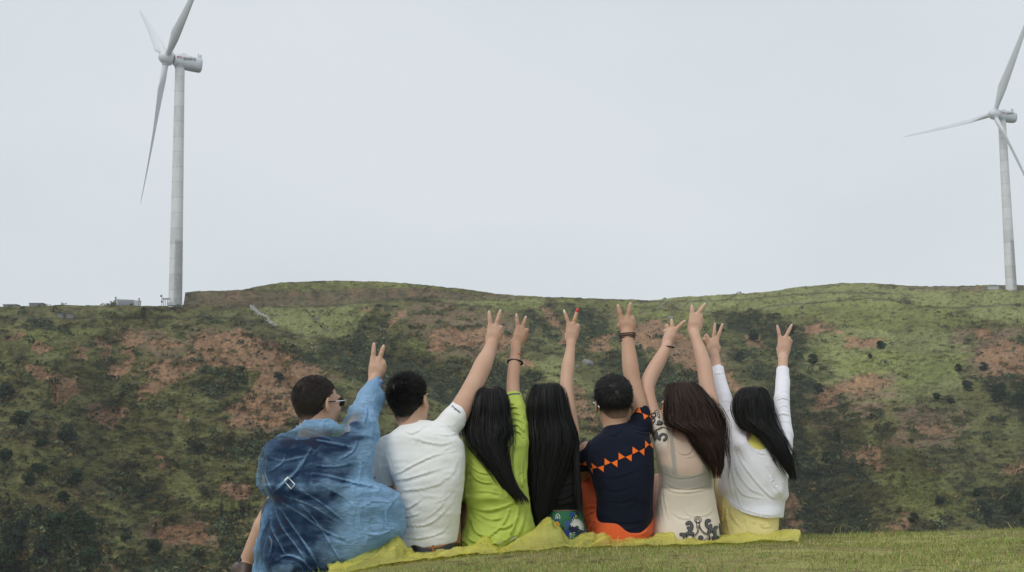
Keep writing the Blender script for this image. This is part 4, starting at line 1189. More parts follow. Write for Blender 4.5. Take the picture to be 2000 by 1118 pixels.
def head_f(C, M, s, neck, female=False):
    C = np.asarray(C, float)
    nk = [(C + M @ np.array([0, -.018, -.045]) * s, .052 * s * (.9 if female else 1.05)), (np.asarray(neck[0]), neck[1])]
    def f(P):
        q = ((P - C) @ M) / s
        ax = np.abs(q[:, 0]); qs = q.copy(); qs[:, 0] = ax
        d = ell(q, (0, -.012, .030), (.074, .094, .085))
        d = smin(d, ell(q, (0, .022, -.020), (.062, .070, .092)), .03)
        d = smin(d, ell(q, (0, .052, -.092), (.028, .026, .022)), .035)
        d = smin(d, ell(qs, (.045, .010, -.062), (.018, .03, .028)), .03)                      # jaw angle
        d = smin(d, ell(qs, (.035, .060, -.030), (.022, .022, .022)), .02)                      # cheek
        d = smin(d, ell(qs, (.028, .082, .022), (.026, .010, .008)), .012)                      # brow
        d = smin(d, rc(q, (0, .084, .008), (0, .108, -.030), .008, .013), .010)                 # nose
        d = smin(d, ell(qs, (.012, .098, -.034), (.008, .010, .007)), .006)
        d = -smin(-d, ell(qs, (.032, .096, .000), (.017, .014, .010)), .008)                    # eye sockets
        d = smin(d, ell(qs, (.032, .078, .000), (.0145, .0125, .0105)), .003)
        d = smin(d, ell(q, (0, .086, -.060), (.025, .011, .007)), .005); d = smin(d, ell(q, (0, .083, -.070), (.021, .011, .007)), .005)
        e = qs - np.array([.076, -.006, -.006]); ca, sa = math.cos(.45), math.sin(.45)
        e2 = np.stack([ca * e[:, 0] + sa * e[:, 1], -sa * e[:, 0] + ca * e[:, 1] - .15 * e[:, 2], e[:, 2]], -1)
        ear = ell(e2, (.006, -.004, 0), (.007, .019, .032)); ear = -smin(-ear, ell(e2, (.012, .001, .003), (.007, .011, .020)), .004)
        d = smin(d, ear, .005)
        d = d * s
        return smin(d, rc(P, nk[0][0], nk[1][0], nk[0][1], nk[1][1]), .03 * s)
    return f

def scalp_in(q, nape, female=False, temple=.02):
    """1 where hair grows, in head coordinates"""
    line = np.where(q[:, 1] > temple, .062 + .25 * (q[:, 1] - .07), np.where(q[:, 1] > -.018, .012 + (q[:, 1] + .018) * .6, nape))
    fr = (q[:, 1] < .074)
    return (q[:, 2] > line) & fr

def short_hair(p, C, M, s, thick, length, n, nape, mat, lift=.5, whorl=(0.01, -.075, .085), jit=.25, seed=0, w=.0016, temple=.02, sweep=0.0, fade=.03, skinny=1.0, topx=0.0):
    C = np.asarray(C, float)
    def thickness(q):
        low = sstep(nape - .005, nape + fade + .03, q[:, 2]) * (.35 + .65 * sstep(-.01, .07, q[:, 2]))
        return thick * low + topx * sstep(.04, .10, q[:, 2])
    def cap(P):
        q = ((P - C) @ M) / s
        d = ell(q, (0, -.012, .030), (.074, .094, .085)); d = smin(d, rc(q, (0, -.030, .0), (0, -.040, -.07), .062, .045), .03)
        d = d - thickness(q)
        lim = np.where(q[:, 1] > temple, (.055 + .3 * (q[:, 1] - .07)) - q[:, 2], np.where(q[:, 1] > -.012, (.004 + (q[:, 1] + .012) * .8) - q[:, 2], (nape - q[:, 2])))
        lim = np.maximum(lim, (q[:, 1] - .075)) + .003 * noise(q[:, 0] * 160, q[:, 1] * 160, q[:, 2] * 60, 3)
        # keep the ear free
        ear = ell(np.abs(q) * [1, 0, 0] + q * [0, 1, 1], (.080, -.002, -.012), (.022, .020, .032))
        d = np.maximum(d, lim * .8); d = np.maximum(d, -ear)
        return (d + .0012 * noise(q[:, 0] * 120, q[:, 1] * 120, q[:, 2] * 120, 5)) * s
    lo = C - .17 * s; hi = C + .17 * s
    V, Q = mesh_sdf(cap, lo, hi, .005, .02)
    qv = ((V - C) @ M) / s
    lim_v = np.where(qv[:, 1] > temple, (.055 + .3 * (qv[:, 1] - .07)) - qv[:, 2], np.where(qv[:, 1] > -.012, (.004 + (qv[:, 1] + .012) * .8) - qv[:, 2], (nape - qv[:, 2])))
    bare = sstep(-fade * .75, .0, lim_v + .006 * noise(qv[:, 0] * 90, qv[:, 1] * 90, qv[:, 2] * 90, 6)) * .75
    wq = qv - np.array(whorl); bare = np.maximum(bare, .28 * np.exp(-(wq[:, 0] ** 2 + wq[:, 2] ** 2) / .007 ** 2) * (qv[:, 1] < 0))
    # strands
    r = np.random.default_rng(seed)
    u = r.normal(size=(n * 3, 3)); u /= np.linalg.norm(u, axis=1)[:, None]
    q = u * np.array([.074, .094, .085]) + np.array([0, -.012, .030])
    low = q[:, 2] < 0
    k = scalp_in(q, nape + .012, temple=temple) ; ear = ell(np.abs(q) * [1, 0, 0] + q * [0, 1, 1], (.080, -.002, -.012), (.024, .022, .034)) > 0
    q = q[k & ear][:n]; m = len(q)
    nr = (q - [0, -.012, .03]) / np.array([.074, .094, .085]) ** 2; nr /= np.linalg.norm(nr, axis=1)[:, None]
    fl = q - np.array(whorl); fl -= nr * (fl * nr).sum(1)[:, None]; fl /= np.linalg.norm(fl, axis=1)[:, None] + 1e-6
    fl = fl + np.cross(nr, fl) * .5 + sweep * np.array([.6, .6, .1])
    L = (length * (.5 + .5 * sstep(nape, .07, q[:, 2])) * r.uniform(.6, 1.15, m))[:, None]
    d0 = nr * lift + fl * (1 - lift) + jit * r.normal(size=(m, 3)); d0 /= np.linalg.norm(d0, axis=1)[:, None]
    d1 = d0 + fl * .35 + np.array([0, 0, -.18]) + .1 * r.normal(size=(m, 3)); d1 /= np.linalg.norm(d1, axis=1)[:, None]
    base = q + nr * (thickness(q)[:, None] * .8)
    p0 = base - nr * .002; p1 = base + d0 * L * .5; p2 = p1 + d1 * L * .5
    sd = np.cross(d0, nr + .3 * r.normal(size=(m, 3))); sd /= np.linalg.norm(sd, axis=1)[:, None] + 1e-6
    ww = w / s
    A = np.stack([p0 - sd * ww, p0 + sd * ww, p1 - sd * ww * .8, p1 + sd * ww * .8, p2], 1).reshape(-1, 3)
    A = (A * s) @ M.T + C
    i = np.arange(m)[:, None] * 5 + len(V)
    tone = np.concatenate([np.full(len(V), .25) , np.repeat(r.uniform(0, 1, m) ** 2, 5)])
    o = mesh_np('hair', np.vstack([V, A]), [Q, i + np.array([[0, 1, 3, 2]]), i + np.array([[2, 3, 4]])], mat, p.t, attrs={'tone': tone, 'bare': np.concatenate([bare, np.zeros(len(A))])})
    return o

def long_hair(p, rows, n, mat, seed=0, w=.0013, tipvar=.12, fly=40, base_to=.86, wave=.016, front=.25, clump=6, gaps=(), bshrink=.016, nn=2.1, dens_tip=1.0, base=True):
    """rows: (py, L, R, dy, half_depth)"""
    r = np.random.default_rng(seed)
    rr = catm(rows, 5); y0, y1 = rr[0, 0], rr[-1, 0]
    cut = y0 + (y1 - y0) * base_to
    b = rr[rr[:, 0] <= cut]
    lf = Loft(b[:: 2] if len(b) > 12 else b, p.Y0, shrink=bshrink, n=nn)
    def bf(P):
        d = lf(P)
        x, z = P[:, 0], P[:, 2]
        return d + .0012 * noise(x * 75 + 3 * noise(x * 6, z * 3, 0, seed), P[:, 1] * 30, z * 5, seed + 2) + .0022 * noise(x * 30, P[:, 1] * 12, z * 3, seed + 4)
    zs = [lf.zb, lf.zt]; lo = np.array([(lf.cx - lf.hw).min() - .03, (lf.cy - lf.hd).min() - .03, lf.zb - .02]); hi = np.array([(lf.cx + lf.hw).max() + .03, (lf.cy + lf.hd).max() + .03, lf.zt + .03])
    V, Q = mesh_sdf(bf, lo, hi, .006, .03)
    if not base: V, Q = V[:0], Q[:0]
    K = 22
    # strands are laid in locks
    nl = max(n // clump, 1)
    lth = r.uniform(0, 1, nl); th_l = np.where(lth < 1 - front, r.uniform(0, math.pi, nl), r.uniform(math.pi, 2 * math.pi, nl))
    le = r.uniform(1 - tipvar * 2.4, 1 - tipvar * .1, nl); lrad = r.uniform(-.055, .045, nl); ls = np.minimum(r.uniform(0, .30, nl) ** 1.6, .5)
    ip = np.repeat(np.arange(nl), clump)[:n]; m = len(ip)
    th = th_l[ip] + r.normal(size=m) * .09; te = np.clip(le[ip] + r.normal(size=m) * .35 * tipvar, .3, 1.04); t0 = ls[ip] + r.uniform(0, .04, m)
    rad = r.uniform(.92, 1.04, m) + lrad[ip]; isf = np.arange(m) < fly; r.shuffle(isf)
    rad = np.where(isf, r.uniform(1.0, 1.18, m), rad)
    tk = np.linspace(0, 1, K)[None]; T = t0[:, None] + (te - t0)[:, None] * tk
    yy = y0 + (y1 - y0) * T
    Li = np.interp(yy, rr[:, 0], rr[:, 1]); Ri = np.interp(yy, rr[:, 0], rr[:, 2]); dyi = np.interp(yy, rr[:, 0], rr[:, 3]); hdi = np.interp(yy, rr[:, 0], rr[:, 4])
    ph = r.uniform(0, 10, nl)[ip][:, None]
    thv = th[:, None] + wave * 9 * noise(T * 3.0 + ph, ph * 3, 0, seed) * sstep(.15, .5, T) + isf[:, None] * .25 * noise(T * 3, ph * 7 + np.arange(m)[:, None], 0, seed + 1) * T
    # locks gather towards their own tip
    thv = thv + (th_l[ip] - th)[:, None] * .8 * sstep(.35, 1, tk)
    rad = rad[:, None] + .05 * noise(T * 6 + ph, ph, 0, seed + 6) * sstep(.2, .6, T)
    cs = np.cos(thv); sn = np.sin(thv)
    k = (np.abs(cs) ** nn + np.abs(sn) ** nn) ** (-1 / nn)
    x = (Li + Ri) / 2 + cs * k * (Ri - Li) / 2 * rad
    dd = dyi - sn * k * hdi * rad
    Pp = W(x, yy, p.Y0 + dd)
    Pp[..., 2] -= (isf[:, None] * 0.0)
    tang = np.gradient(Pp, axis=1); tang /= np.linalg.norm(tang, axis=2)[..., None] + 1e-9
    rad_v = np.stack([cs, -sn, 0 * cs], -1); side = np.cross(tang, rad_v); side /= np.linalg.norm(side, axis=2)[..., None] + 1e-9
    tw = r.normal(size=(m, 1, 1)) * .5; side = side + rad_v * tw; side /= np.linalg.norm(side, axis=2)[..., None]
    wd = (w * r.uniform(.6, 1.3, (m, 1)) * np.where(isf[:, None], .75, 1) * (1 - .8 * tk ** 3) * np.minimum(1, .4 + tk * 6))[..., None]
    A = np.stack([Pp - side * wd, Pp + side * wd], 2)         # m,K,2,3
    idx = np.arange(m * K * 2).reshape(m, K, 2) + len(V)
    F = np.stack([idx[:, :-1, 0], idx[:, :-1, 1], idx[:, 1:, 1], idx[:, 1:, 0]], -1).reshape(-1, 4)
    tone = np.concatenate([np.full(len(V), .12), np.repeat((r.uniform(0, 1, nl)[ip] ** 2 * .6 + r.uniform(0, 1, m) ** 3 * .4), K * 2)])
    return mesh_np('hair', np.vstack([V, A.reshape(-1, 3)]), [Q, F], mat, p.t, attrs={'tone': tone}) if base else (np.vstack([V, A.reshape(-1, 3)]), F, tone)

def add_wisps(p, host, rows, n, seed, **kw):
    """loose strands join the hair they belong to"""
    V, F, tone = long_hair(p, rows, n, None, seed, base=False, **kw)
    me = host.data; n0 = len(me.vertices); co = np.empty(n0 * 3, np.float32); me.vertices.foreach_get('co', co)
    t0 = np.empty(n0, np.float32); me.attributes['tone'].data.foreach_get('value', t0)
    q = np.empty(len(me.loops), np.int32); me.loops.foreach_get('vertex_index', q)
    nm, mat = host.name, me.materials[0]
    V = np.vstack([co.reshape(-1, 3), V - np.array(p.t.location)]); par = host.parent; bpy.data.objects.remove(host)
    return mesh_np('hair', V, [q.reshape(-1, 4), F + n0], mat, par, attrs={'tone': np.concatenate([t0, tone])}, keep=True)

def bbox_pts(*arr):
    a = np.vstack([np.atleast_2d(x) for x in arr]); return a

def loft_box(lf, m=.04):
    return np.array([(lf.cx - lf.hw).min() - m, (lf.cy - lf.hd).min() - m, lf.zb - m]), np.array([(lf.cx + lf.hw).max() + m, (lf.cy + lf.hd).max() + m, lf.zt + m])

def box_union(*bs):
    return np.min([b[0] for b in bs], 0), np.max([b[1] for b in bs], 0)
def pts_box(pts, m=.06):
    a = np.array([q[0] for q in pts]); rr = max(q[1] for q in pts); return a.min(0) - rr - m, a.max(0) + rr + m

def leg_pts(p, hip, knee, ankle, toe, r=(.075, .052, .036)):
    """world-space joints -> chains"""
    hip, knee, ankle, toe = map(np.asarray, (hip, knee, ankle, toe))
    calf = knee * .62 + ankle * .38 + np.array([0, -.018, 0])
    return [(hip, r[0]), (hip * .5 + knee * .5, r[0] * .92), (knee, r[1]), (calf, r[1] * .98), (ankle, r[2])], [(ankle + [0, -.02, -.02], r[2]), (toe, r[2] * .8)]

def seat_legs(p, cx_px, bot_py, spread=.10, fwd=.40, kz=.40, hipdx=.085, r=.075, cross=False, dy=.0):
    """knees drawn up in front, feet on the falling slope"""
    b = p.P(cx_px, bot_py, dy); g = float(gz(b[0], b[1]))
    out = []
    for sd in (-1, 1):
        hip = np.array([b[0] + sd * hipdx, b[1] + .03, g + r + .015]); knee = np.array([b[0] + sd * spread, b[1] + fwd, g + kz])
        ax, ay = b[0] + sd * spread * .75, b[1] + fwd + .20
        ankle = np.array([ax, ay, float(gz(ax, ay)) + .085]); toe = np.array([ax + sd * .03, ay + .15, float(gz(ax, ay + .17)) + .035])
        out.append(leg_pts(p, hip, knee, ankle, toe, (r, r * .70, .036)))
    return out

def body(p, torso, arms, hands, head, legs, h=.0045, extra=()):
    fs = [torso] + [arm(p, a) for a in arms]
    L = [l for lg in legs for l in lg]
    def f(P):
        d = fs[0](P)
        for a in fs[1:]: d = smin(d, a(P), .02)
        for l in L: d = smin(d, chain(P, l, .02), .02)
        for e in extra: d = smin(d, e(P), .02)
        d = smin(d, head(P), .015)
        for hd in hands: d = smin(d, hd(P), .010)
        return d
    bs = [loft_box(torso)] + [pts_box(p.C(a)) for a in arms] + [pts_box(l) for l in L] + [(hd.tips[0] - .1, hd.tips[0] + .1) for hd in hands] + [(hd.tips[1] - .1, hd.tips[1] + .1) for hd in hands] + [(head.C - .2, head.C + .2)]
    lo, hi = box_union(*bs)
    return sdf_obj('body', f, lo, hi, h, p.skin, p.t)

def mk_head(p, px, py, dy, yaw, pitch=0, roll=0, s=1.0, neck=None, female=False):
    C = p.P(px, py, dy); M = rot(math.radians(yaw), math.radians(pitch), math.radians(roll))
    nb = (p.P(neck[0], neck[1], neck[2]), p.R(neck[3], neck[2]))
    f = head_f(C, M, s, nb, female); f.C = C; f.M = M; f.s = s
    return f

def ring_on(p, name, px, py, dy, rx, ry_m, th, mat, tilt=0, beads=0, label=None, parent=None, tiltx=0.25):
    """band round a limb; rx in px, th tube radius m"""
    c = p.P(px, py, dy); R = p.R(rx, dy); n = 48 if not beads else beads
    V, F = [], []; k = 0
    if beads:
        parts = []
        for i in range(beads):
            a = 2 * math.pi * i / beads; q = c + np.array([math.cos(a) * R, math.sin(a) * R * ry_m, math.cos(a) * R * math.sin(tilt) + math.sin(a) * R * tiltx])
            parts.append(lathe([(-th, th * .1), (-th * .7, th * .75), (0, th), (th * .7, th * .75), (th, th * .1)], q, (math.sin(a), -math.cos(a) * ry_m, 0.01), 8))
        V, F = join(parts)
    else:
        a = np.arange(n) * 2 * math.pi / n; b = np.arange(8) * math.pi / 4
        A, B = np.meshgrid(a, b, indexing='ij')
        rad = R + th * np.cos(B)
        V = np.stack([c[0] + np.cos(A) * rad, c[1] + np.sin(A) * rad * ry_m, c[2] + th * np.sin(B) + np.cos(A) * R * math.sin(tilt) + np.sin(A) * R * tiltx], -1).reshape(-1, 3)
        i = np.arange(n)[:, None]; j = np.arange(8)[None]
        F = np.stack([(i * 8 + j), (i * 8 + (j + 1) % 8), ((i + 1) % n * 8 + (j + 1) % 8), ((i + 1) % n * 8 + j)], -1).reshape(-1, 4)
    o = mesh_np(name, V, F, mat, parent or p.t)
    if label: o['label'] = label
    return o

def sleeve(p, pts, k=.02):
    c = p.C(catm(pts, 3)); return (lambda P: chain(P, c, .012)), c

def cutplane(P, c, n): return (P - c) @ (np.asarray(n) / np.linalg.norm(n))

def open_end(p, a, b, r_in):
    """hollow a sleeve mouth: bore from a (outside) to b (inside)"""
    A, B = p.P(*a), p.P(*b)
    return lambda P: rc(P, A, B, r_in, r_in * .92)

# ------------------------------------------------------------------ materials for clothes
tee_m = fabric('white_tee', (.78, .785, .77), .9, .04, 30, sheen=.2)
lime_m = fabric('lime_cloth', (.43, .53, .095), .55, .10, 5, bump=.1, sheen=.1, fine=16)
navy_m = fabric('navy_cotton', (.008, .011, .024), .85, .2, 8, sheen=.03)
black_m = fabric('black_cotton', (.008, .008, .009), .8, .2, 8, sheen=.03)
orange_m = fabric('orange_cloth', (.70, .115, .030), .75, .10, 7)
print_m = fabric('orange_print', (.90, .17, .015), .7, .05, 10)
tan_m = fabric('tan_trousers', (.30, .13, .045), .8, .2, 10)
denim_m = fabric('dark_navy_cloth', (.014, .022, .050), .85, .2, 8)
blue_m = fabric('blue_briefs', (.030, .055, .24), .8)
white_sheer = fabric('white_sheer', (.88, .88, .95), .75, .03, 8, alpha=.90, sheen=.3)
white_m = fabric('white_cloth', (.76, .76, .82), .8, .03, 8, sheen=.3)
cream_m = fabric('cream_sheer', (.78, .69, .58), .8, .04, 6, alpha=.78, sheen=.2, aattr='cover')
creamband_m = fabric('cream_band', (.70, .62, .52), .8)
greyband_m = fabric('grey_underlayer', (.09, .115, .12), .8)
yellowskirt_m = fabric('yellow_skirt', (.78, .68, .30), .7, .06, 6)
yellowlace_m = fabric('yellow_flowers', (.80, .74, .25), .8)
yellowtop_m = fabric('yellow_top', (.74, .68, .16), .8)
grey_trim = fabric('grey_trim', (.10, .11, .12), .8)
embr_black = fabric('embroidery_black', (.018, .018, .024), .8); embr_grey = fabric('embroidery_grey', (.10, .10, .105), .8)
ink_m = fabric('print_ink', (.06, .06, .13), .8)
sock_m = fabric('navy_sock', (.012, .014, .03), .9); shoe_m = plain('brown_shoe', (.06, .035, .025), .5)
shoe_w = plain('canvas_shoe', (.35, .35, .35), .7)
bead_m = plain('dark_beads', (.035, .010, .010), .3); bead_b = plain('black_beads', (.008, .008, .010), .25); redcord = plain('red_cord', (.55, .01, .015), .5); gold_m = plain('gold', (.85, .52, .10), .25, 1.0)
steel_m = plain('spectacle_metal', (.75, .75, .76), .25, .8); blackpl = plain('black_plastic', (.012, .012, .014), .35)

def shoes(p, legs, mat):
    for lg in legs:
        a, t = lg[1][0][0], lg[1][1][0]
        d = (t - a); 
        f = lambda P, a=a, t=t: smin(rc(P, a + [0, 0, .0], t, .045, .036), rc(P, a + [0, -.03, -.03], t + [0, .02, -.01], .038, .030), .02)
        sdf_obj('shoe', f, np.minimum(a, t) - .1, np.maximum(a, t) + .1, .008, mat, p.t)
# ------------------------------------------------------------------ person 1: blue poncho
def mk_film(name, col, dens, rough=.22, bump=.9, scale=38, attr=None):
    m, n, b, out = mat_new(name)
    tc = n.nodes.new('ShaderNodeTexCoord')
    b.inputs['Base Color'].default_value = (*col, 1); b.inputs['Roughness'].default_value = rough; b.inputs['Specular IOR Level'].default_value = .6
    n1 = n.nodes.new('ShaderNodeTexNoise'); n1.inputs['Scale'].default_value = scale; n1.inputs['Detail'].default_value = 6; n1.inputs['Roughness'].default_value = .6; n1.inputs['Distortion'].default_value = 1.2
    mp = n.nodes.new('ShaderNodeMapping'); mp.inputs['Scale'].default_value = (.6, .6, 1.7); mp.inputs['Rotation'].default_value = (0, .5, 0)
    n.links.new(tc.outputs['Object'], mp.inputs[0]); n.links.new(mp.outputs[0], n1.inputs['Vector'])
    bp = n.nodes.new('ShaderNodeBump'); bp.inputs['Strength'].default_value = bump; bp.inputs['Distance'].default_value = .016
    n.links.new(n1.outputs[0], bp.inputs['Height']); n.links.new(bp.outputs[0], b.inputs['Normal'])
    tr = n.nodes.new('ShaderNodeBsdfTransparent'); tr.inputs[0].default_value = (*(np.array(col) ** .35), 1)
    tl = n.nodes.new('ShaderNodeBsdfTranslucent'); tl.inputs[0].default_value = (*col, 1)
    m1 = n.nodes.new('ShaderNodeMixShader'); m1.inputs[0].default_value = .35; n.links.new(b.outputs[0], m1.inputs[1]); n.links.new(tl.outputs[0], m1.inputs[2])
    # denser where the film is seen edge on or doubled in folds
    lw = n.nodes.new('ShaderNodeLayerWeight'); lw.inputs[0].default_value = .45; n.links.new(bp.outputs[0], lw.inputs['Normal'])
    n2 = n.nodes.new('ShaderNodeTexNoise'); n2.inputs['Scale'].default_value = scale * .35; n2.inputs['Detail'].default_value = 5; n.links.new(mp.outputs[0], n2.inputs['Vector'])
    mr = n.nodes.new('ShaderNodeMapRange'); mr.inputs[1].default_value = .35; mr.inputs[2].default_value = .7; mr.inputs[3].default_value = dens - .10; mr.inputs[4].default_value = dens + .10; n.links.new(n2.outputs[0], mr.inputs[0])
    ad = n.nodes.new('ShaderNodeMath'); ad.operation = 'MULTIPLY_ADD'; ad.inputs[1].default_value = .16; ad.use_clamp = True
    n.links.new(lw.outputs['Facing'], ad.inputs[0]); n.links.new(mr.outputs[0], ad.inputs[2])
    m2 = n.nodes.new('ShaderNodeMixShader'); n.links.new(ad.outputs[0], m2.inputs[0])
    if attr:
        at = n.nodes.new('ShaderNodeAttribute'); at.attribute_name = attr; a2 = n.nodes.new('ShaderNodeMath'); a2.operation = 'ADD'; a2.use_clamp = True
        n.links.new(ad.outputs[0], a2.inputs[0]); n.links.new(at.outputs['Fac'], a2.inputs[1]); n.links.new(a2.outputs[0], m2.inputs[0])
    n.links.new(tr.outputs[0], m2.inputs[1]); n.links.new(m1.outputs[0], m2.inputs[2])
    n.links.new(m2.outputs[0], out.inputs[0])
    return m
poncho_m = mk_film('blue_poncho_film', (.40, .68, 1.0), .11, rough=.16, bump=1.0, scale=58, attr='dens')

p = Person(6.0, 600, 'person in a translucent blue plastic poncho and glasses, leftmost in the row of friends', SK1)
core = [(850, 586, 652, 0, .06), (858, 545, 684, 0, .09), (872, 524, 698, .0, .108), (900, 517, 699, .0, .124), (940, 516, 694, -.01, .137), (985, 532, 688, -.01, .146), (1030, 524, 690, -.005, .154), (1070, 514, 694, 0, .162), (1100, 515, 690, 0, .158), (1118, 525, 680, 0, .14)]
lf = Loft(core, p.Y0, n=2.5)
tors = Loft(core, p.Y0, shrink=.034, n=2.8)
lf = Loft(core, p.Y0, shrink=.012, n=3.6)
ra = [(682, 872, .02, 19), (692, 835, .06, 18), (706, 802, .12, 14.5), (719, 771, .188, 11.5), (731, 742, .22, 10.5)]
la = [(540, 880, .0, 18), (530, 915, .03, 15), (528, 945, .09, 14), (545, 965, .2, 14), (575, 960, .32, 11)]
hd = hand(p, (732, 738), [(729, 702), (741, 703), (748, 712), (748, 722)], [(730.5, 672), (749.5, 676)], .23, [(747, 706), (750, 715)], rf=4.3, rw=10, palm=8.2)
head = mk_head(p, 619, 790, .03, 45, 6, 0, 1.03, (612, 848, .01, 30))
g0 = W(525, 1005, 6.33)
hipL = np.array([lf.cx[0] - .09, p.Y0 + .03, float(gz(-.86, 6.0)) + .10])
kneeL = p.P(545, 985, .36); ankL = p.P(482, 1104, .40)
toeL = ankL + [-.06, .13, -.03]
lgL = leg_pts(p, hipL, kneeL, ankL, toeL, (.085, .058, .038))
hipR = hipL + [.18, 0, 0]; kneeR = p.P(735, 985, .40); ankR = p.P(720, 1075, .60)
lgR = leg_pts(p, hipR, kneeR, ankR, ankR + [.03, .16, -.05], (.085, .058, .038))
b_o = body(p, tors, [ra, la], [hd], head, [lgL, lgR])
short_hair(p, head.C, head.M, head.s, 0.003, .009, 9000, -.070, hair_short, lift=.55, seed=1, w=.0011, fade=.05, temple=.03)
# shirt under the film
sh_c = p.C([(684, 872, .02, 20), (694, 840, .05, 20)]); sh_l = p.C([(540, 880, 0, 20), (530, 918, .03, 17)])
fs = garment(lambda P: smin(smin(lf(P), chain(P, sh_c), .03), chain(P, sh_l), .03), (), [(.003, 9, 9, 14, 3)], p.Y0)
lo, hi = box_union(loft_box(lf), pts_box(sh_c), pts_box(sh_l))
sdf_obj('shirt', fs, lo, hi, .006, denim_m, p.t)
fsh = lambda P: smin(chain(P, [(hipL, .115), (hipL * .5 + kneeL * .5, .10), (kneeL * .8 + hipL * .2, .085)]), chain(P, [(hipR, .115), (hipR * .5 + kneeR * .5, .10), (kneeR * .85 + hipR * .15, .085)]), .03)
lo, hi = box_union(pts_box([(hipL, .12), (kneeL, .1), (hipR, .12), (kneeR, .1)])); sdf_obj('shorts', fsh, lo, hi, .008, denim_m, p.t)
sock = p.C([(486, 1096, .40, 18), (480, 1112, .40, 19)])
sdf_obj('sock', lambda P: chain(P, [(ankL * 1.0 + (kneeL - ankL) * .03, .044), (ankL + [0, 0, -.05], .044)]), ankL - .12, ankL + .1, .006, sock_m, p.t)
shoes(p, [lgL, lgR], shoe_m)
# poncho
prow = [(836, 592, 664, 0, .05), (845, 560, 716, .01, .07), (858, 532, 729, .01, .09), (875, 514, 731, .01, .115), (900, 509, 729, 0, .13), (925, 505.5, 725, 0, .14), (940, 506, 728, -.01, .145), (952, 510, 756, -.01, .15), (963, 520, 778, -.01, .15), (974, 528, 783, -.01, .15),
        (990, 524, 786, -.01, .155), (1008, 517, 787, 0, .16), (1042, 511, 786, 0, .165), (1060, 505, 763, 0, .17), (1076, 502, 742, 0, .17), (1090, 505, 720, 0, .17), (1102, 503, 700, 0, .165), (1114, 500, 668, 0, .16), (1126, 500, 650, 0, .15)]
pl = Loft(prow, p.Y0, n=2.7)
slv = p.C([(690, 868, .03, 34), (705, 838, .06, 35), (708, 815, .10, 28), (716, 790, .15, 23), (724, 768, .19, 20.5), (733, 746, .22, 14.5)])
flr = p.C([(722, 800, .16, 14), (740, 776, .19, 13)])
hood = p.C([(596, 846, -.02, 17), (612, 836, -.045, 20), (636, 842, -.03, 23), (655, 856, 0, 20)])
bore = open_end(p, (736, 735, .24), (728, 760, .20), p.R(12.0, .2))
pc = [([(548, 862), (600, 858), (650, 866), (700, 876)], 3.2, .010), ([(615, 862), (600, 890), (578, 922), (552, 945), (531, 968)], 3.0, .011), ([(512, 885), (545, 900), (590, 893), (620, 882)], 2.5, .007),
      ([(560, 880), (550, 905), (520, 925)], 2.4, .007), ([(575, 925), (630, 928), (690, 942), (745, 955)], 3, .009), ([(596, 905), (650, 912), (695, 902)], 2.5, .007), ([(533, 974), (580, 1000), (640, 1040), (690, 1060)], 2.5, .008),
      ([(533, 976), (565, 1020), (600, 1070), (620, 1105)], 2.3, .009), ([(532, 980), (548, 1025), (580, 1070), (596, 1095)], 2.2, .009), ([(530, 985), (530, 1030), (550, 1070), (560, 1090)], 2.2, .008), ([(545, 968), (600, 985), (660, 1020)], 2.2, .007),
      ([(575, 950), (630, 985), (680, 1025)], 2.2, .007), ([(560, 960), (610, 1010), (650, 1070), (670, 1105)], 2.0, .007), ([(515, 1030), (530, 1060), (525, 1090)], 2.5, .007), ([(700, 880), (705, 920), (690, 960)], 3, .006), ([(780, 970), (755, 1000), (760, 1040)], 3, .006),
      ([(690, 1000), (730, 980), (775, 985)], 2.5, .007), ([(700, 1040), (740, 1045), (775, 1030)], 2.5, .006), ([(620, 945), (670, 970), (700, 1000)], 2.2, .006), ([(585, 842), (620, 850), (655, 862)], 2.5, .006), ([(590, 830), (615, 842), (640, 848)], 2, .005),
      ([(540, 1095), (560, 1085), (590, 1095), (610, 1118)], 2.4, .008), ([(720, 800), (728, 830), (722, 870)], 2.6, .006), ([(700, 850), (690, 880), (660, 900)], 2.6, .006), ([(510, 905), (522, 940), (534, 966)], 2.6, .008), ([(705, 775), (715, 800), (712, 830)], 2.4, .005)]
def poncho_base(P):
    d = pl(P); d = smin(d, chain(P, slv, .02), .035); d = smin(d, chain(P, flr, .01), .02); d = smin(d, chain(P, hood, .02), .022)
    d = np.maximum(d, -bore(P))
    hq = ((P - head.C) @ head.M) / head.s
    d = np.maximum(d, -(ell(hq, (0, -.005, .0), (.098, .118, .135)) * .9))      # room for the head
    return d
fp = garment(poncho_base, pc, [(.0065, 12, 9, 10, 31), (.0035, 26, 20, 34, 35)], p.Y0 + .05)
lo, hi = box_union(loft_box(pl), pts_box(slv), pts_box(hood))
V, Q = biggest(*mesh_sdf(fp, lo, hi, .0045))
gap = fs(V.astype(np.float32))          # wet film clings and turns clear where it touches the shirt
slk = sstep(.016, .060, gap + .008 * noise(V[:, 0] * 30, V[:, 1] * 30, V[:, 2] * 30, 8)) * .78 - .13
slk = slk + .06 + np.clip(crease_field(pc)(*pix(V)), 0, .01) * 38 * (V[:, 1] < p.Y0 + .05)
po = mesh_np('poncho', V, Q, poncho_m, p.t, attrs={'dens': slk})
bv = bvh_of(po)
decal('buckle', plain('white_buckle', (.75, .78, .74), .4), p.t, bv, strokes=[([(563, 933), (576, 947)], 1.5), ([(576, 947), (568.5, 954.5)], 1.2), ([(568.5, 954.5), (555, 941)], 1.5), ([(555, 941), (563, 933)], 1.5)], off=.004)
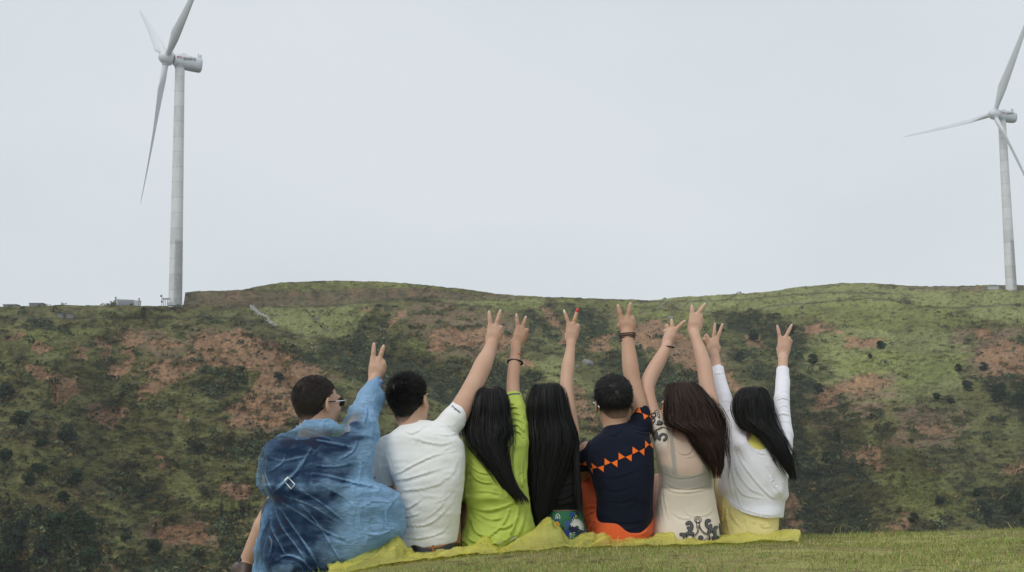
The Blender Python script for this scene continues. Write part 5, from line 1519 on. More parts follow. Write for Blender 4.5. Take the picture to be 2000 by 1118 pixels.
# spectacles
lens_m = plain('dark_lens', (.02, .02, .025), .08)
def glasses(p, head, temple_mat, lens=True, side=1):
    C, M, s = head.C, head.M, head.s
    L2 = lambda v: C + M @ (np.array(v, float) * s)
    t = None
    def rod(pts, r, name, mat, par):
        pr = []
        for a, b in zip(pts[:-1], pts[1:]):
            a, b = L2(a), L2(b); ax = b - a; ln = np.linalg.norm(ax)
            pr.append(lathe([(-r * .5, r * .6), (0, r), (ln, r), (ln + r * .5, r * .6)], a, ax / ln, 8, (.1, .2, .97)))
        V, F = join(pr); return mesh_np(name, V, F, mat, par)
    g = None
    fr = []
    for sd in (-1, 1):
        a = np.arange(25) * 2 * math.pi / 24
        fr.append([(sd * .033 + .025 * math.cos(x), .106 - .010 * (abs(sd * .033 + .025 * math.cos(x)) / .06) ** 2, .001 + .017 * math.sin(x)) for x in a])
    V1 = []
    R_ = .0022
    g = rod(fr[0], R_, 'spectacles', temple_mat, p.t)
    rod(fr[1], R_, 'rim', temple_mat, g); rod([(-.009, .108, .004), (0, .111, .006), (.009, .108, .004)], .0013, 'bridge', temple_mat, g)
    for sd in (-1, 1):
        if lens:
            pc_ = [L2((sd * .033 + .024 * math.cos(x), .105 - .010 * (abs(sd * .033 + .024 * math.cos(x)) / .06) ** 2, .001 + .016 * math.sin(x))) for x in np.arange(24) * math.pi / 12]
            V = np.array([np.mean(pc_, 0)] + pc_); V = np.vstack([V, V + M @ np.array([0, .0015, 0])])
            F = np.array([[0, 1 + k, 1 + (k + 1) % 24] for k in range(24)] + [[25, 26 + (k + 1) % 24, 26 + k] for k in range(24)]); mesh_np('lens', V, F, lens_m, g)
        rod([(sd * .058, .097, .004), (sd * .080, .088, .006), (sd * .084, .03, .006)], .0022, 'temple_arm', steel_m, g)
        rod([(sd * .084, .03, .006), (sd * .083, -.012, .008), (sd * .076, -.036, -.012)], .0028, 'temple_tip', temple_mat if temple_mat is not steel_m else steel_m, g)
    return g
glasses(p, head, blackpl)
nails(p, hd)
# ------------------------------------------------------------------ person 2: white tee
p = Person(6.2, 840, 'person in a white T-shirt with short spiky black hair, next to the blue poncho', SK1)
g2 = float(gz(-.36, 6.2))
rows = [(822, 798, 838, .02, .045), (832, 781, 858, .01, .07), (845, 766, 880, 0, .09), (860, 750, 900, 0, .105), (878, 745, 907, 0, .115), (905, 752, 908, -.01, .122), (935, 768, 906, -.02, .124), (965, 778, 903, -.02, .122), (1000, 784, 899, -.015, .122), (1035, 782, 896, 0, .125), (1056, 774, 894, .005, .13), (1072, 769, 892, .01, .13)]
lf = Loft(rows, p.Y0, n=2.5); tors = Loft([(r[0], r[1] + (6 if r[0] > 900 else 0), r[2], r[3], r[4]) for r in rows] + [(1090, 784, 896, .01, .13)], p.Y0, shrink=.014, n=2.5)
ra = [(880, 832, .02, 20), (898, 803, .06, 21), (918, 766, .12, 18.5), (933, 736, .17, 17.5), (944, 712, .21, 17), (954, 690, .26, 13), (960, 673, .29, 10.5)]
la = [(754, 880, 0, 19), (750, 920, .03, 17.5), (757, 955, .08, 14), (772, 968, .16, 12), (800, 960, .30, 10)]
hd = hand(p, (960, 671), [(958, 638), (968, 639), (975, 643), (976, 652)], [(955.4, 609), (977.5, 607)], .30, [(977.5, 640), (979, 650)], rf=4.0, rw=9.5, palm=7.2)
head = mk_head(p, 799, 785, .03, 26, 8, -3, 1.0, (808, 842, .005, 24))
legs = seat_legs(p, 838, 1088, .05, .42, .38, hipdx=.05, r=.072)
body(p, tors, [ra, la], [hd], head, legs)
short_hair(p, head.C, head.M, head.s, 0.003, .019, 9000, -.074, hair_black, lift=.62, jit=.12, seed=2, w=.0013, fade=.03, temple=.03, topx=.009, whorl=(-.01, -.095, .075))
sl_r = p.C([(868, 842, .01, 26), (884, 822, .03, 25), (901, 797, .07, 19.5)])
sl_l = p.C([(757, 876, 0, 24), (752, 905, .01, 23), (750, 948, .05, 21)])
boreR = open_end(p, (909, 780, .09), (900, 799, .07), p.R(17)); boreL = open_end(p, (751, 966, .06), (750, 944, .05), p.R(18))
cuts = [(p.P(901, 797, .07), p.P(907, 786, .09) - p.P(893, 812, .04)), (p.P(750, 951, .06), np.array([.12, 0, -1]))]
def base2(P):
    d = lf(P); a = chain(P, sl_r, .02); a = np.maximum(a, cutplane(P, *cuts[0])); b = np.maximum(chain(P, sl_l, .02), cutplane(P, *cuts[1]))
    d = smin(smin(d, a, .025), b, .014)
    d = np.maximum(d, -boreR(P)); return np.maximum(d, -boreL(P))
cr = [([(891, 880), (849, 890), (814, 905), (787, 920), (770, 928)], 2.6, .008), ([(874, 912), (834, 924), (800, 934), (774, 940)], 2.6, .007), ([(876, 938), (838, 952), (782, 960)], 2.6, .0065), ([(828, 972), (806, 988), (786, 998)], 2.4, .006),
      ([(828, 998), (806, 1008), (786, 1011)], 2.4, .0055), ([(884, 982), (858, 1010), (830, 1026), (788, 1028)], 2.6, .007), ([(880, 968), (850, 1000), (830, 1014)], 2.4, .005), ([(890, 861), (858, 868), (800, 855)], 2.6, .005), ([(884, 870), (855, 888)], 2.4, .004),
      ([(750, 884), (759, 905), (767, 930)], 2.2, .006), ([(898, 840), (880, 850), (850, 848)], 2.6, .005), ([(886, 1010), (862, 1040), (820, 1052), (780, 1050)], 2.8, .004), ([(868, 826), (885, 838), (898, 856)], 2.4, .005), ([(788, 842), (808, 846), (836, 828)], 2.2, .0035), ([(896, 900), (880, 930), (850, 945)], 2.6, .004),
      ([(735, 900), (742, 920), (738, 940)], 2.2, .004), ([(893, 948), (870, 975), (840, 985)], 2.4, .0045)]
f2 = garment(base2, cr, [(.0022, 7, 7, 12, 51), (.0012, 22, 14, 40, 52)], p.Y0 + .05, .62)
lo, hi = box_union(loft_box(lf), pts_box(sl_r), pts_box(sl_l))
tee = sdf_obj('tshirt', f2, lo, hi, .0045, tee_m, p.t)
bv = bvh_of(tee)
# sleeve print, written along the cuff
def text_decal(name, s, org, ex, ey, size, mat, bv, parent, off=.002, shear=0):
    cu = bpy.data.curves.new('t', 'FONT'); cu.body = s; cu.size = size; cu.shear = shear; cu.offset = .012 * size; cu.resolution_u = 3
    ob = bpy.data.objects.new('t', cu); COL.objects.link(ob)
    me = bpy.data.meshes.new_from_object(ob.evaluated_get(bpy.context.evaluated_depsgraph_get()))
    n = len(me.vertices); co = np.empty(n * 3, np.float32); me.vertices.foreach_get('co', co); co = co.reshape(-1, 3)
    F = [tuple(q.vertices) for q in me.polygons]
    pts = np.array(org) + co[:, :1] * np.array(ex) + co[:, 1:2] * np.array(ey)
    P, ok = project(bv, pts, off)
    T = np.array([f for f in F if len(f) == 3 and all(ok[i] for i in f)])
    bpy.data.objects.remove(ob)
    if len(T): u_, inv_ = np.unique(T.ravel(), return_inverse=True); P = P[u_]; T = inv_.reshape(-1, 3)
    if len(T): return merge_into(bv.host, mesh_np(name, P, T, mat, parent, smooth=False))
e = np.array([.79, .61]); text_decal('sleeve_print', 'Kingsway', (881.5, 794.5), e, (.55, -.83), 5.6, ink_m, bv, p.t, shear=.2)
decal('print_underline', ink_m, p.t, bv, strokes=[([(889, 799.5), (893, 802.5), (897, 806)], .8)])
decal('cuff_mark', ink_m, p.t, bv, strokes=[([(731, 932), (733.5, 934)], 1), ([(733.5, 931.5), (731.5, 935.5)], .8)])
# trousers, belt
tl = Loft([(1052, 786, 893, .01, .12), (1068, 783, 898, .01, .135), (1085, 780, 901, .01, .145), (1100, 782, 903, .02, .145)], p.Y0, n=2.4)
lg = [l for q in legs for l in (q[0],)]
ft = garment(lambda P: smin(smin(tl(P), chain(P, [(a, r + .012) for a, r in lg[0]], .02), .03), chain(P, [(a, r + .012) for a, r in lg[1]], .02), .03), (), [(.003, 10, 10, 10, 8)], p.Y0)
lo, hi = box_union(loft_box(tl), pts_box(lg[0]), pts_box(lg[1])); sdf_obj('trousers', ft, lo, hi, .007, tan_m, p.t)
bl = Loft([(1060, 781, 898, .008, .137), (1081, 778, 901, .008, .150)], p.Y0, n=2.4)
zc = lambda x: p.P(840, 1076, 0)[2] + .55 * (x - p.P(842, 1, 0)[0]) ** 2 * 6
fb = lambda P: np.maximum(bl(P), np.abs(P[:, 2] - np.minimum(zc(P[:, 0]), p.P(840, 1060)[2])) - .017)
lo, hi = loft_box(bl); belt = sdf_obj('belt', fb, lo, hi, .004, blackpl, p.t)
V, F = boxm(p.P(846, 1076, -.148), I3, (.010, .012, .045)); mesh_np('belt_loop', V, F, tan_m, p.t, smooth=False)
shoes(p, legs, shoe_w)
nails(p, hd)
# ------------------------------------------------------------------ person 3: lime green top
p = Person(6.33, 965, 'person with long black hair in a lime green top, bracelets on the raised wrist', SK2)
rows = [(836, 934, 990, .01, .05), (848, 918, 1010, 0, .08), (862, 910, 1024, 0, .10), (882, 909, 1029, 0, .11), (905, 912, 1028, -.01, .115), (930, 915, 1027, -.02, .115), (960, 912, 1031, -.02, .118), (985, 911, 1034, -.01, .122), (1008, 912, 1038, 0, .13), (1028, 908, 1044, .0, .14), (1045, 901, 1040, 0, .15), (1058, 897, 1020, 0, .15), (1072, 905, 996, 0, .145), (1080, 925, 975, 0, .13)]
lf = Loft(rows, p.Y0, n=2.4); tors = Loft([(r[0], r[1] + 5, r[2] - 5, r[3], r[4]) for r in rows], p.Y0, shrink=.014, n=2.4)
ra = [(1006, 850, .02, 18), (1009, 815, .08, 16.5), (1004, 785, .13, 14), (1002, 752, .18, 12), (1004, 720, .22, 11.5), (1006, 695, .26, 9.5), (1008, 677, .29, 8.8)]
la = [(915, 875, 0, 16), (908, 915, .04, 15), (905, 955, .10, 12), (925, 985, .25, 10)]
hd = hand(p, (1008, 675), [(1012, 640), (1020, 642), (1026, 648), (1025, 657)], [(1008.5, 615), (1027, 619.5)], .30, [(1029.5, 645), (1028, 653)], rf=3.5, rw=8.0, palm=6.3)
head = mk_head(p, 956, 806, .03, 0, 4, 0, .98, (957, 858, 0, 19), True)
legs = seat_legs(p, 968, 1076, .08, .42, .40, r=.07)
legs[0] = leg_pts(p, legs[0][0][0][0] + [0.0, 0, .02], p.P(906, 992, .26), p.P(904, 1050, .50), p.P(902, 1065, .64), (.07, .05, .034))
body(p, tors, [ra, la], [hd], head, legs)
sl_r = p.C([(1002, 862, 0, 28), (1010, 835, .04, 23), (1011, 805, .09, 18.5), (1003, 775, .14, 15.5)])
sl_l = p.C([(918, 870, 0, 20), (911, 915, .04, 18), (913, 968, .08, 14)])
cR = (p.P(1001.5, 771, .145), p.P(1000, 760, .16) - p.P(1003, 785, .12)); boreR = open_end(p, (1001, 757, .16), (1002, 778, .14), p.R(13.2))
skirt = p.C([(925, 1066, -.02, 22), (985, 1062, -.03, 22), (1030, 1035, -.03, 10)])
def base3(P):
    d = lf(P); a = np.maximum(chain(P, sl_r, .02), cutplane(P, *cR)); d = smin(d, a, .03); d = smin(d, chain(P, sl_l, .02), .015)
    d = smin(d, chain(P, skirt, .03), .03); return np.maximum(d, -boreR(P))
cr = [([(1018, 800), (1003, 795), (994, 800)], 2, .006), ([(1022, 815), (1005, 806), (994, 812)], 2, .007), ([(1026, 830), (1008, 818), (993, 822)], 2.2, .008), ([(1030, 850), (1010, 830), (993, 834)], 2.2, .008), ([(1031, 872), (1016, 846), (997, 842)], 2.2, .007), ([(1010, 780), (1004, 788), (996, 790)], 2, .004),
      ([(1024, 880), (1020, 930), (1026, 975)], 2.2, .006), ([(1015, 960), (1010, 1010), (990, 1060)], 2.6, .008), ([(1026, 985), (1022, 1020), (1010, 1052)], 2.4, .008), ([(1000, 980), (985, 1020), (955, 1050)], 2.4, .006),
      ([(912, 905), (935, 922), (955, 925), (968, 915)], 2.4, .008), ([(915, 920), (935, 940), (965, 945)], 2.4, .006), ([(918, 962), (950, 960), (985, 968)], 2.4, .006), ([(915, 990), (950, 998), (985, 990), (1012, 978)], 2.4, .006),
      ([(930, 1000), (955, 1015), (985, 1012)], 2.2, .006), ([(918, 1010), (930, 1040), (960, 1050)], 2.4, .006), ([(903, 1040), (925, 1058), (970, 1062), (1020, 1040)], 2.4, .008), ([(898, 1052), (925, 1072), (960, 1076)], 2.2, .006), ([(945, 930), (955, 918), (966, 928)], 2, .005), ([(1000, 900), (985, 935), (990, 970)], 2.3, .005),
      ([(925, 870), (918, 890), (925, 910)], 2, .005), ([(960, 1030), (990, 1030), (1016, 1008)], 2.2, .006), ([(935, 985), (925, 1005), (940, 1020)], 2, .005)]
f3 = garment(base3, cr, [(.0055, 9, 9, 13, 61), (.0022, 26, 20, 24, 62)], p.Y0 + .13, .85)
lo, hi = box_union(loft_box(lf), pts_box(sl_r), pts_box(sl_l), pts_box(skirt)); top = sdf_obj('top', f3, lo, hi, .0042, lime_m, p.t)
bv = bvh_of(top)
decal('neck_trim', grey_trim, p.t, bv, strokes=[([(911, 858), (917, 868), (927, 876), (938, 880)], 2.4), ([(990, 877), (999, 868), (1003, 856), (1001, 845)], 2.4)])
decal('cuff_trim', grey_trim, p.t, bv, strokes=[([(988, 774), (1000, 770), (1014, 769.5)], 2.2)])
decal('hem_trim', grey_trim, p.t, bv, strokes=[([(1030, 1050), (1040, 1043), (1047, 1036)], 2.6), ([(899, 1068), (906, 1076), (916, 1080)], 1.6)])
decal('hem_print', tee_m, p.t, bv, strokes=[([(955, 1063), (962, 1062)], 2.5), ([(972, 1062), (982, 1059)], 2.5), ([(996, 1055), (1008, 1049)], 3.4)])
ring_on(p, 'cord_bracelet', 1007.2, 691.5, .265, 10.8, 1.0, .0022, redcord, .02, tiltx=.10); ring_on(p, 'bead_bracelet', 1006, 708, .245, 14.2, .85, .0058, bead_b, -.12, 26, tiltx=-.28)
sk_l = Loft([(1050, 912, 1010, 0, .12), (1085, 903, 1005, .0, .14), (1100, 905, 1000, 0, .14)], p.Y0)
lo, hi = loft_box(sk_l); sdf_obj('shorts', lambda P: sk_l(P), lo, hi, .007, tee_m, p.t)
shoes(p, legs, shoe_w)
hr = [(753.5, 946, 966, .03, .04), (757, 935, 977, .03, .072), (764, 926, 985, .025, .098), (780, 919, 991, .01, .105), (800, 916, 993, -.01, .102), (822, 912, 993, -.02, .098), (840, 908, 1000, -.055, .080), (862, 917, 990, -.085, .064), (882, 934, 991, -.105, .050), (905, 947, 995, -.118, .040), (930, 964, 1002, -.125, .034), (953, 981, 1013, -.130, .026), (978, 1008, 1034, -.132, .014)]
ho = long_hair(p, hr, 5200, hair_black, 31, tipvar=.12, fly=260, base_to=.66)
add_wisps(p, ho, [(800, 912, 1000, -.02, .10), (840, 904, 1008, -.06, .085), (870, 912, 1006, -.10, .06), (905, 940, 1003, -.125, .04), (940, 965, 1010, -.135, .03), (968, 985, 1030, -.14, .02)], 160, 33, tipvar=.2, fly=60, wave=.03)
nails(p, hd)
# ------------------------------------------------------------------ person 4: very long black hair
p = Person(6.44, 1088, 'person with the longest straight black hair, black top and green patterned shorts', SK1)
rows = [(846, 1062, 1098, .02, .05), (856, 1050, 1110, .01, .07), (868, 1044, 1122, 0, .085), (890, 1041, 1127, 0, .098), (915, 1042, 1128, -.01, .10), (945, 1046, 1127, -.02, .098), (975, 1048, 1128, -.015, .10), (1000, 1046, 1131, 0, .11), (1025, 1044, 1140, .0, .13), (1050, 1044, 1146, 0, .14), (1066, 1046, 1146, 0, .135)]
lf = Loft(rows, p.Y0, n=2.4); tors = Loft(rows, p.Y0, shrink=.010, n=2.4)
ra = [(1116, 862, 0, 15), (1117, 835, .05, 13), (1112, 800, .10, 12.0), (1107, 768, .15, 12.2), (1107, 740, .19, 12.2), (1110, 712, .23, 11.8), (1114, 685, .27, 8.6), (1115, 672, .29, 8.2)]
la = [(1048, 872, 0, 15), (1040, 915, .05, 13), (1042, 955, .12, 11), (1065, 985, .3, 9)]
hd = hand(p, (1114.5, 668), [(1111, 634), (1119.5, 634), (1126, 640), (1126, 649)], [(1102.3, 609), (1127.5, 606)], .30, [(1129, 636), (1129.5, 643)], rf=3.4, rw=8.0, palm=6.2)
head = mk_head(p, 1071, 800, .03, 0, 4, 0, .97, (1074, 856, 0, 18), True)
legs = seat_legs(p, 1088, 1064, .035, .44, .36, r=.065, hipdx=.045)
body(p, tors, [ra, la], [hd], head, legs)
tl = Loft([(888, 1040, 1128, 0, .100)] + [(r[0], r[1] - 1, r[2] + 1, r[3], r[4] + .001) for r in rows if 890 < r[0] < 990] + [(992, 1046, 1130, 0, .107), (995, 1046, 1130, 0, .108)], p.Y0, n=2.4)
cr = [([(1050, 965), (1090, 975), (1125, 962)], 2.2, .005), ([(1060, 940), (1095, 948), (1124, 940)], 2.2, .004), ([(1070, 982), (1100, 985), (1126, 978)], 2, .005), ([(1075, 910), (1100, 918), (1126, 912)], 2.2, .004)]
lo, hi = loft_box(tl); sdf_obj('top', garment(tl, cr, [(.002, 9, 9, 18, 4)], p.Y0), lo, hi, .0045, black_m, p.t)
straps = p.C([(1084, 893, -.095, 2.4), (1080, 876, -.088, 2.4), (1076, 860, -.07, 2.4)]); sdf_obj('strap', lambda P: chain(P, straps), *pts_box(straps, .02), .004, black_m, p.t)
# patterned shorts
gm, n_, b_, out_ = mat_new('green_print_cloth'); tcx = n_.nodes.new('ShaderNodeTexCoord')
vz = n_.nodes.new('ShaderNodeTexNoise'); vz.inputs['Scale'].default_value = 9; vz.inputs['Detail'].default_value = 2; n_.links.new(tcx.outputs['Object'], vz.inputs['Vector'])
rmp = n_.nodes.new('ShaderNodeValToRGB'); cr_ = rmp.color_ramp; cr_.interpolation = 'CONSTANT'
cr_.elements[0].position = 0; cr_.elements[0].color = (.012, .016, .035, 1); cr_.elements[1].position = .38; cr_.elements[1].color = (.012, .12, .050, 1)
e_ = cr_.elements.new(.60); e_.color = (.012, .095, .045, 1); e_ = cr_.elements.new(.66); e_.color = (.03, .06, .22, 1)
n_.links.new(vz.outputs[0], rmp.inputs[0]); n_.links.new(rmp.outputs[0], b_.inputs['Base Color']); b_.inputs['Roughness'].default_value = .8
sl = Loft([(998, 1047, 1129, .0, .112), (1004, 1045, 1133, .0, .118), (1025, 1043, 1140, .0, .136), (1048, 1043, 1148, 0, .145), (1068, 1045, 1149, 0, .142)], p.Y0, n=2.4)
lg = [q[0][:2] for q in legs]
fs4 = lambda P: smin(smin(np.maximum(sl(P), P[:, 2] - (p.P(1, 997.5)[2] + (P[:, 0] - p.P(1075, 1)[0]) * .10)), chain(P, [(a, r + .014) for a, r in lg[0]]), .02), chain(P, [(a, r + .014) for a, r in lg[1]]), .02)
lo, hi = box_union(loft_box(sl), pts_box(lg[0]), pts_box(lg[1])); so = sdf_obj('shorts', garment(fs4, [([(1100, 1015), (1112, 1013), (1120, 1010)], 1.6, .003), ([(1099, 1016), (1100, 1040), (1108, 1062)], 1.6, .004)], [(.002, 12, 12, 14, 4)], p.Y0), lo, hi, .0045, gm, p.t)
bv = bvh_of(so); Z = lambda x, y: (1040 + x / 11.77, 980 + y / 11.77)
wh = fabric('shorts_print_white', (.55, .56, .50), .8); og = fabric('shorts_print_orange', (.62, .27, .03), .8); nv = fabric('shorts_print_navy', (.010, .014, .04), .8); bl_ = fabric('shorts_print_blue', (.02, .04, .22), .8)
decal('navy_shapes', nv, p.t, bv, polys=[[Z(*q) for q in pg] for pg in ([(80, 480), (220, 340), (245, 420), (150, 630), (90, 600)], [(820, 640), (930, 340), (1000, 420), (960, 560), (1060, 640), (1010, 740), (900, 720)], [(990, 880), (1040, 700), (1120, 650), (1240, 640), (1260, 820), (1180, 860), (1000, 900)], [(640, 640), (700, 560), (760, 760), (790, 920), (740, 860), (640, 700)])])
st = []
for k in range(14):
    a = math.radians(150 - k * 12.5); c = (1010, 610); st.append(([Z(c[0] + 60 * math.cos(a), c[1] - 60 * math.sin(a)), Z(c[0] + 150 * math.cos(a), c[1] - 195 * math.sin(a))], 1.9))
for k in range(9): st.append(([Z(590 + k * 22, 640 + k * 32), Z(660 + k * 14, 650 + k * 26)], 1.5))
for k in range(4): st.append(([Z(90 + k * 22, 500 + k * 35), Z(225, 375 + k * 50)], 1.2))
for k in range(5): st.append(([Z(850 + k * 3, 730 + k * 30), Z(905 - k * 8, 735 + k * 30)], 1.2)); 
for k in range(4): st.append(([Z(930 - k * 8, 720 + k * 50), Z(970 - k * 12, 720 + k * 50)], 1.2))
for k in range(4): st.append(([Z(870 + k * 22, 520 - k * 50), Z(900 + k * 22, 580 - k * 50)], 1.2))
decal('white_strokes', wh, p.t, bv, strokes=st, polys=[[Z(1040, 860), Z(1080, 760), Z(1170, 740), Z(1200, 800), Z(1140, 850)]], off=.0025)
decal('white_arch', wh, p.t, bv, strokes=[([Z(540, 400), Z(545, 320), Z(585, 290), Z(625, 330), Z(628, 400)], 1.3), ([Z(580, 395), Z(582, 340)], 1.9), ([Z(905, 160), Z(940, 165), Z(930, 200)], 1.6)], off=.0025)
fl_ = [Z(560 + 62 * math.cos(a) * (1 + .15 * math.cos(5 * a)), 530 + 66 * math.sin(a) * (1 + .15 * math.cos(5 * a))) for a in np.arange(30) * 2 * math.pi / 30]
decal('orange_flower', og, p.t, bv, polys=[fl_, [Z(975, 320), Z(1000, 320), Z(1000, 380), Z(980, 380)]], off=.0025); decal('flower_eye', nv, p.t, bv, polys=[[Z(545, 510), Z(580, 510), Z(580, 545), Z(545, 545)]], off=.004)
def star(cx, cy, r): return [Z(cx + r * (1 if k % 2 else .6) * math.cos(k * math.pi / 6), cy + r * (1 if k % 2 else .6) * math.sin(k * math.pi / 6)) for k in range(12)]
decal('blue_stars', bl_, p.t, bv, polys=[star(800, 710, 85), star(905, 305, 70), star(565, 425, 45)], off=.002)
# nail, ring
T2 = hd.tips[1]; d_ = (T2 - hd.Kp[1]); d_ /= np.linalg.norm(d_)
V, F = lathe([(-.010, .0005), (-.008, .0045), (0, .0062), (.010, .0055), (.014, .0005)], T2 - d_ * .004 + [0, -.0052, 0], d_, 12, (0, 1, 0)); mesh_np('painted_nail', V, F, red_nail, p.t)
T1 = hd.tips[0]; d1_ = (T1 - hd.Kp[0]); d1_ /= np.linalg.norm(d1_)
V, F = lathe([(-.008, .0005), (-.006, .004), (0, .0052), (.012, .0042), (.015, .0005)], T1 - d1_ * .004 + [0, -.0045, 0], d1_, 12, (0, 1, 0)); mesh_np('pale_nail', V, F, fabric('pale_varnish', (.7, .72, .5), .3), p.t)
V, F = lathe([(-.0022, .0098), (-.0022, .0112), (.0022, .0112), (.0022, .0098)], hd.Kp[1] + (T2 - hd.Kp[1]) * .30 + [0, -.002, 0], d_, 20, (0, 1, 0)); mesh_np('ring', V, F, gold_m, p.t)
shoes(p, legs, shoe_w)
hr = [(746.5, 1062, 1082, .03, .04), (750, 1049, 1092, .03, .072), (758, 1040, 1099, .025, .098), (775, 1034, 1104, .01, .105), (795, 1031, 1107, -.01, .100), (820, 1028.5, 1113, -.02, .090), (845, 1028, 1121, -.05, .078), (868, 1028, 1122, -.07, .07), (900, 1028, 1114, -.088, .055), (930, 1028, 1103, -.098, .045), (960, 1031, 1093, -.105, .038), (985, 1036, 1084, -.11, .032), (1004, 1042, 1074, -.115, .026), (1020, 1047, 1062, -.115, .018)]
long_hair(p, hr, 7500, hair_black, 41, tipvar=.12, fly=320, base_to=.60, front=.2)
# the lock that falls down the right side
hr2 = [(800, 1098, 1110, .0, .03), (825, 1103, 1118, -.02, .03), (845, 1108, 1127, -.04, .03), (865, 1113, 1130, -.05, .03), (900, 1117, 1131, -.07, .028), (940, 1120, 1134, -.08, .022), (975, 1122, 1137, -.085, .018), (1004, 1128, 1138, -.085, .012)]
o_ = long_hair(p, hr2, 900, hair_black, 42, tipvar=.16, fly=20, base_to=.78, bshrink=.006); o_.name = 'side_lock'
# ------------------------------------------------------------------ person 5: navy tee with orange triangles
p = Person(6.55, 1208, 'person in a navy T-shirt with a zigzag of orange triangles and orange shorts', SK2)
rows = [(824, 1188, 1220, .02, .045), (834, 1180, 1236, .01, .07), (846, 1172, 1254, 0, .09), (858, 1156, 1266, 0, .105), (872, 1146, 1274, 0, .115), (900, 1146, 1277, -.01, .122), (930, 1154, 1277, -.02, .124), (960, 1163, 1275, -.025, .12), (985, 1166, 1275, -.02, .12), (1005, 1162, 1275, -.01, .125), (1022, 1162, 1272, 0, .13), (1035, 1172, 1266, 0, .13), (1044, 1190, 1256, 0, .125)]
lf = Loft(rows, p.Y0, n=2.4); tors = Loft(rows[:-3] + [(1030, 1166, 1270, 0, .13), (1064, 1166, 1264, 0, .135)], p.Y0, shrink=.014, n=2.4)
ra = [(1250, 850, .02, 20), (1251, 815, .07, 18.5), (1246, 782, .12, 15.5), (1237, 750, .16, 15.0), (1232, 722, .19, 15.5), (1229, 695, .23, 14.2), (1226, 668, .27, 11.8), (1225, 654, .29, 12)]
la = [(1148, 880, 0, 18), (1140, 912, .06, 15), (1141, 930, .14, 12), (1150, 940, .34, 10)]
hd = hand(p, (1225, 648), [(1214, 623), (1226, 621), (1234, 626), (1236, 634)], [(1206.8, 597), (1231.3, 593)], .30, [(1234.5, 621), (1238, 631)], rf=4.2, rw=10.5, palm=7.8)
head = mk_head(p, 1199, 789, .03, -8, 6, -4, 1.0, (1201, 842, .005, 23))
legs = seat_legs(p, 1213, 1068, .05, .42, .38, r=.075, hipdx=.06)
hipL = legs[0][0][0][0]; legs[0] = leg_pts(p, hipL + [-.02, 0, 0], p.P(1149, 934, .22), p.P(1146, 1030, .46), p.P(1146, 1052, .60), (.085, .062, .038))
body(p, tors, [ra, la], [hd], head, legs)
short_hair(p, head.C, head.M, head.s, 0.008, .036, 9000, -.060, hair_black, lift=.20, seed=5, w=.0014, fade=.07, temple=.03, topx=.012, whorl=(-.005, -.095, .060), jit=.10)
sl_r = p.C([(1238, 858, 0, 27), (1250, 835, .04, 24), (1252, 805, .085, 17.5)]); sl_l = p.C([(1150, 882, 0, 20), (1141, 905, .03, 18), (1140, 918, .045, 16)])
cR = (p.P(1251, 797, .095), p.P(1250, 780, .12) - p.P(1252, 815, .07)); cL = (p.P(1140, 921, .05), np.array([.1, 0, -1.]))
boreR = open_end(p, (1250, 783, .12), (1252, 806, .09), p.R(15.2)); boreL = open_end(p, (1139, 940, .08), (1141, 912, .05), p.R(14))
def base5(P):
    d = lf(P); d = smin(d, np.maximum(chain(P, sl_r, .02), cutplane(P, *cR)), .025); d = smin(d, np.maximum(chain(P, sl_l, .02), cutplane(P, *cL)), .015)
    return np.maximum(np.maximum(d, -boreR(P)), -boreL(P))
cr = [([(1222, 828), (1245, 838), (1272, 842)], 2.4, .006), ([(1228, 838), (1250, 845), (1272, 850)], 2.2, .004), ([(1165, 932), (1210, 930), (1255, 912)], 2.2, .004), ([(1168, 952), (1205, 958), (1240, 945)], 2.2, .004), ([(1172, 976), (1200, 980), (1230, 976), (1262, 950)], 2.2, .004), ([(1170, 1000), (1200, 1018), (1240, 1020), (1268, 1005)], 2.2, .004),
      ([(1165, 1012), (1190, 1030), (1230, 1034), (1262, 1022)], 2.2, .004), ([(1183, 845), (1200, 850), (1224, 828)], 2, .004), ([(1190, 985), (1220, 992), (1255, 975)], 2, .003)]
lo, hi = box_union(loft_box(lf), pts_box(sl_r), pts_box(sl_l)); tee5 = sdf_obj('tshirt', garment(base5, cr, [(.002, 8, 8, 14, 71)], p.Y0 + .06, .6), lo, hi, .0045, navy_m, p.t)
bv = bvh_of(tee5)
Z3 = lambda x, y: (1100 + x / 5.59, 700 + y / 5.59); Z4 = lambda x, y: (1100 + x / 5.59, 890 + y / 5.59)
tri = [[Z4(312, 80), Z4(375, 132), Z4(325, 145)], [Z4(445, 108), Z4(380, 132), Z4(443, 182)], [Z4(452, 30), Z4(520, 80), Z4(455, 108)], [Z4(593, 48), Z4(527, 80), Z4(592, 130)],
       [Z3(605, 1032), Z3(675, 1080), Z3(606, 1112)], [Z3(748, 1050), Z3(680, 1080), Z3(745, 1128)], [Z3(757, 968), Z3(822, 1016), Z3(756, 1050)], [Z3(884, 985), Z3(828, 1016), Z3(882, 1064)], [Z3(892, 900), Z3(935, 945), Z3(892, 985)], [Z3(968, 912), Z3(940, 945), Z3(976, 988)],
       [Z4(160, 65), Z4(200, 95), Z4(175, 110)], [Z4(250, 60), Z4(208, 95), Z4(262, 112)], [Z4(300, 138), Z4(327, 138), Z4(325, 200)], [Z3(972, 850), Z3(983, 830), Z3(975, 905)],
       [Z3(832, 538), Z3(797, 592), Z3(858, 604)], [Z3(866, 604), Z3(928, 632), Z3(884, 672)], [Z3(948, 620), Z3(935, 636), Z3(968, 678)], [Z3(780, 590), Z3(748, 600), Z3(736, 640)]]
decal('triangle_print', print_m, p.t, bv, polys=tri, off=.0022)
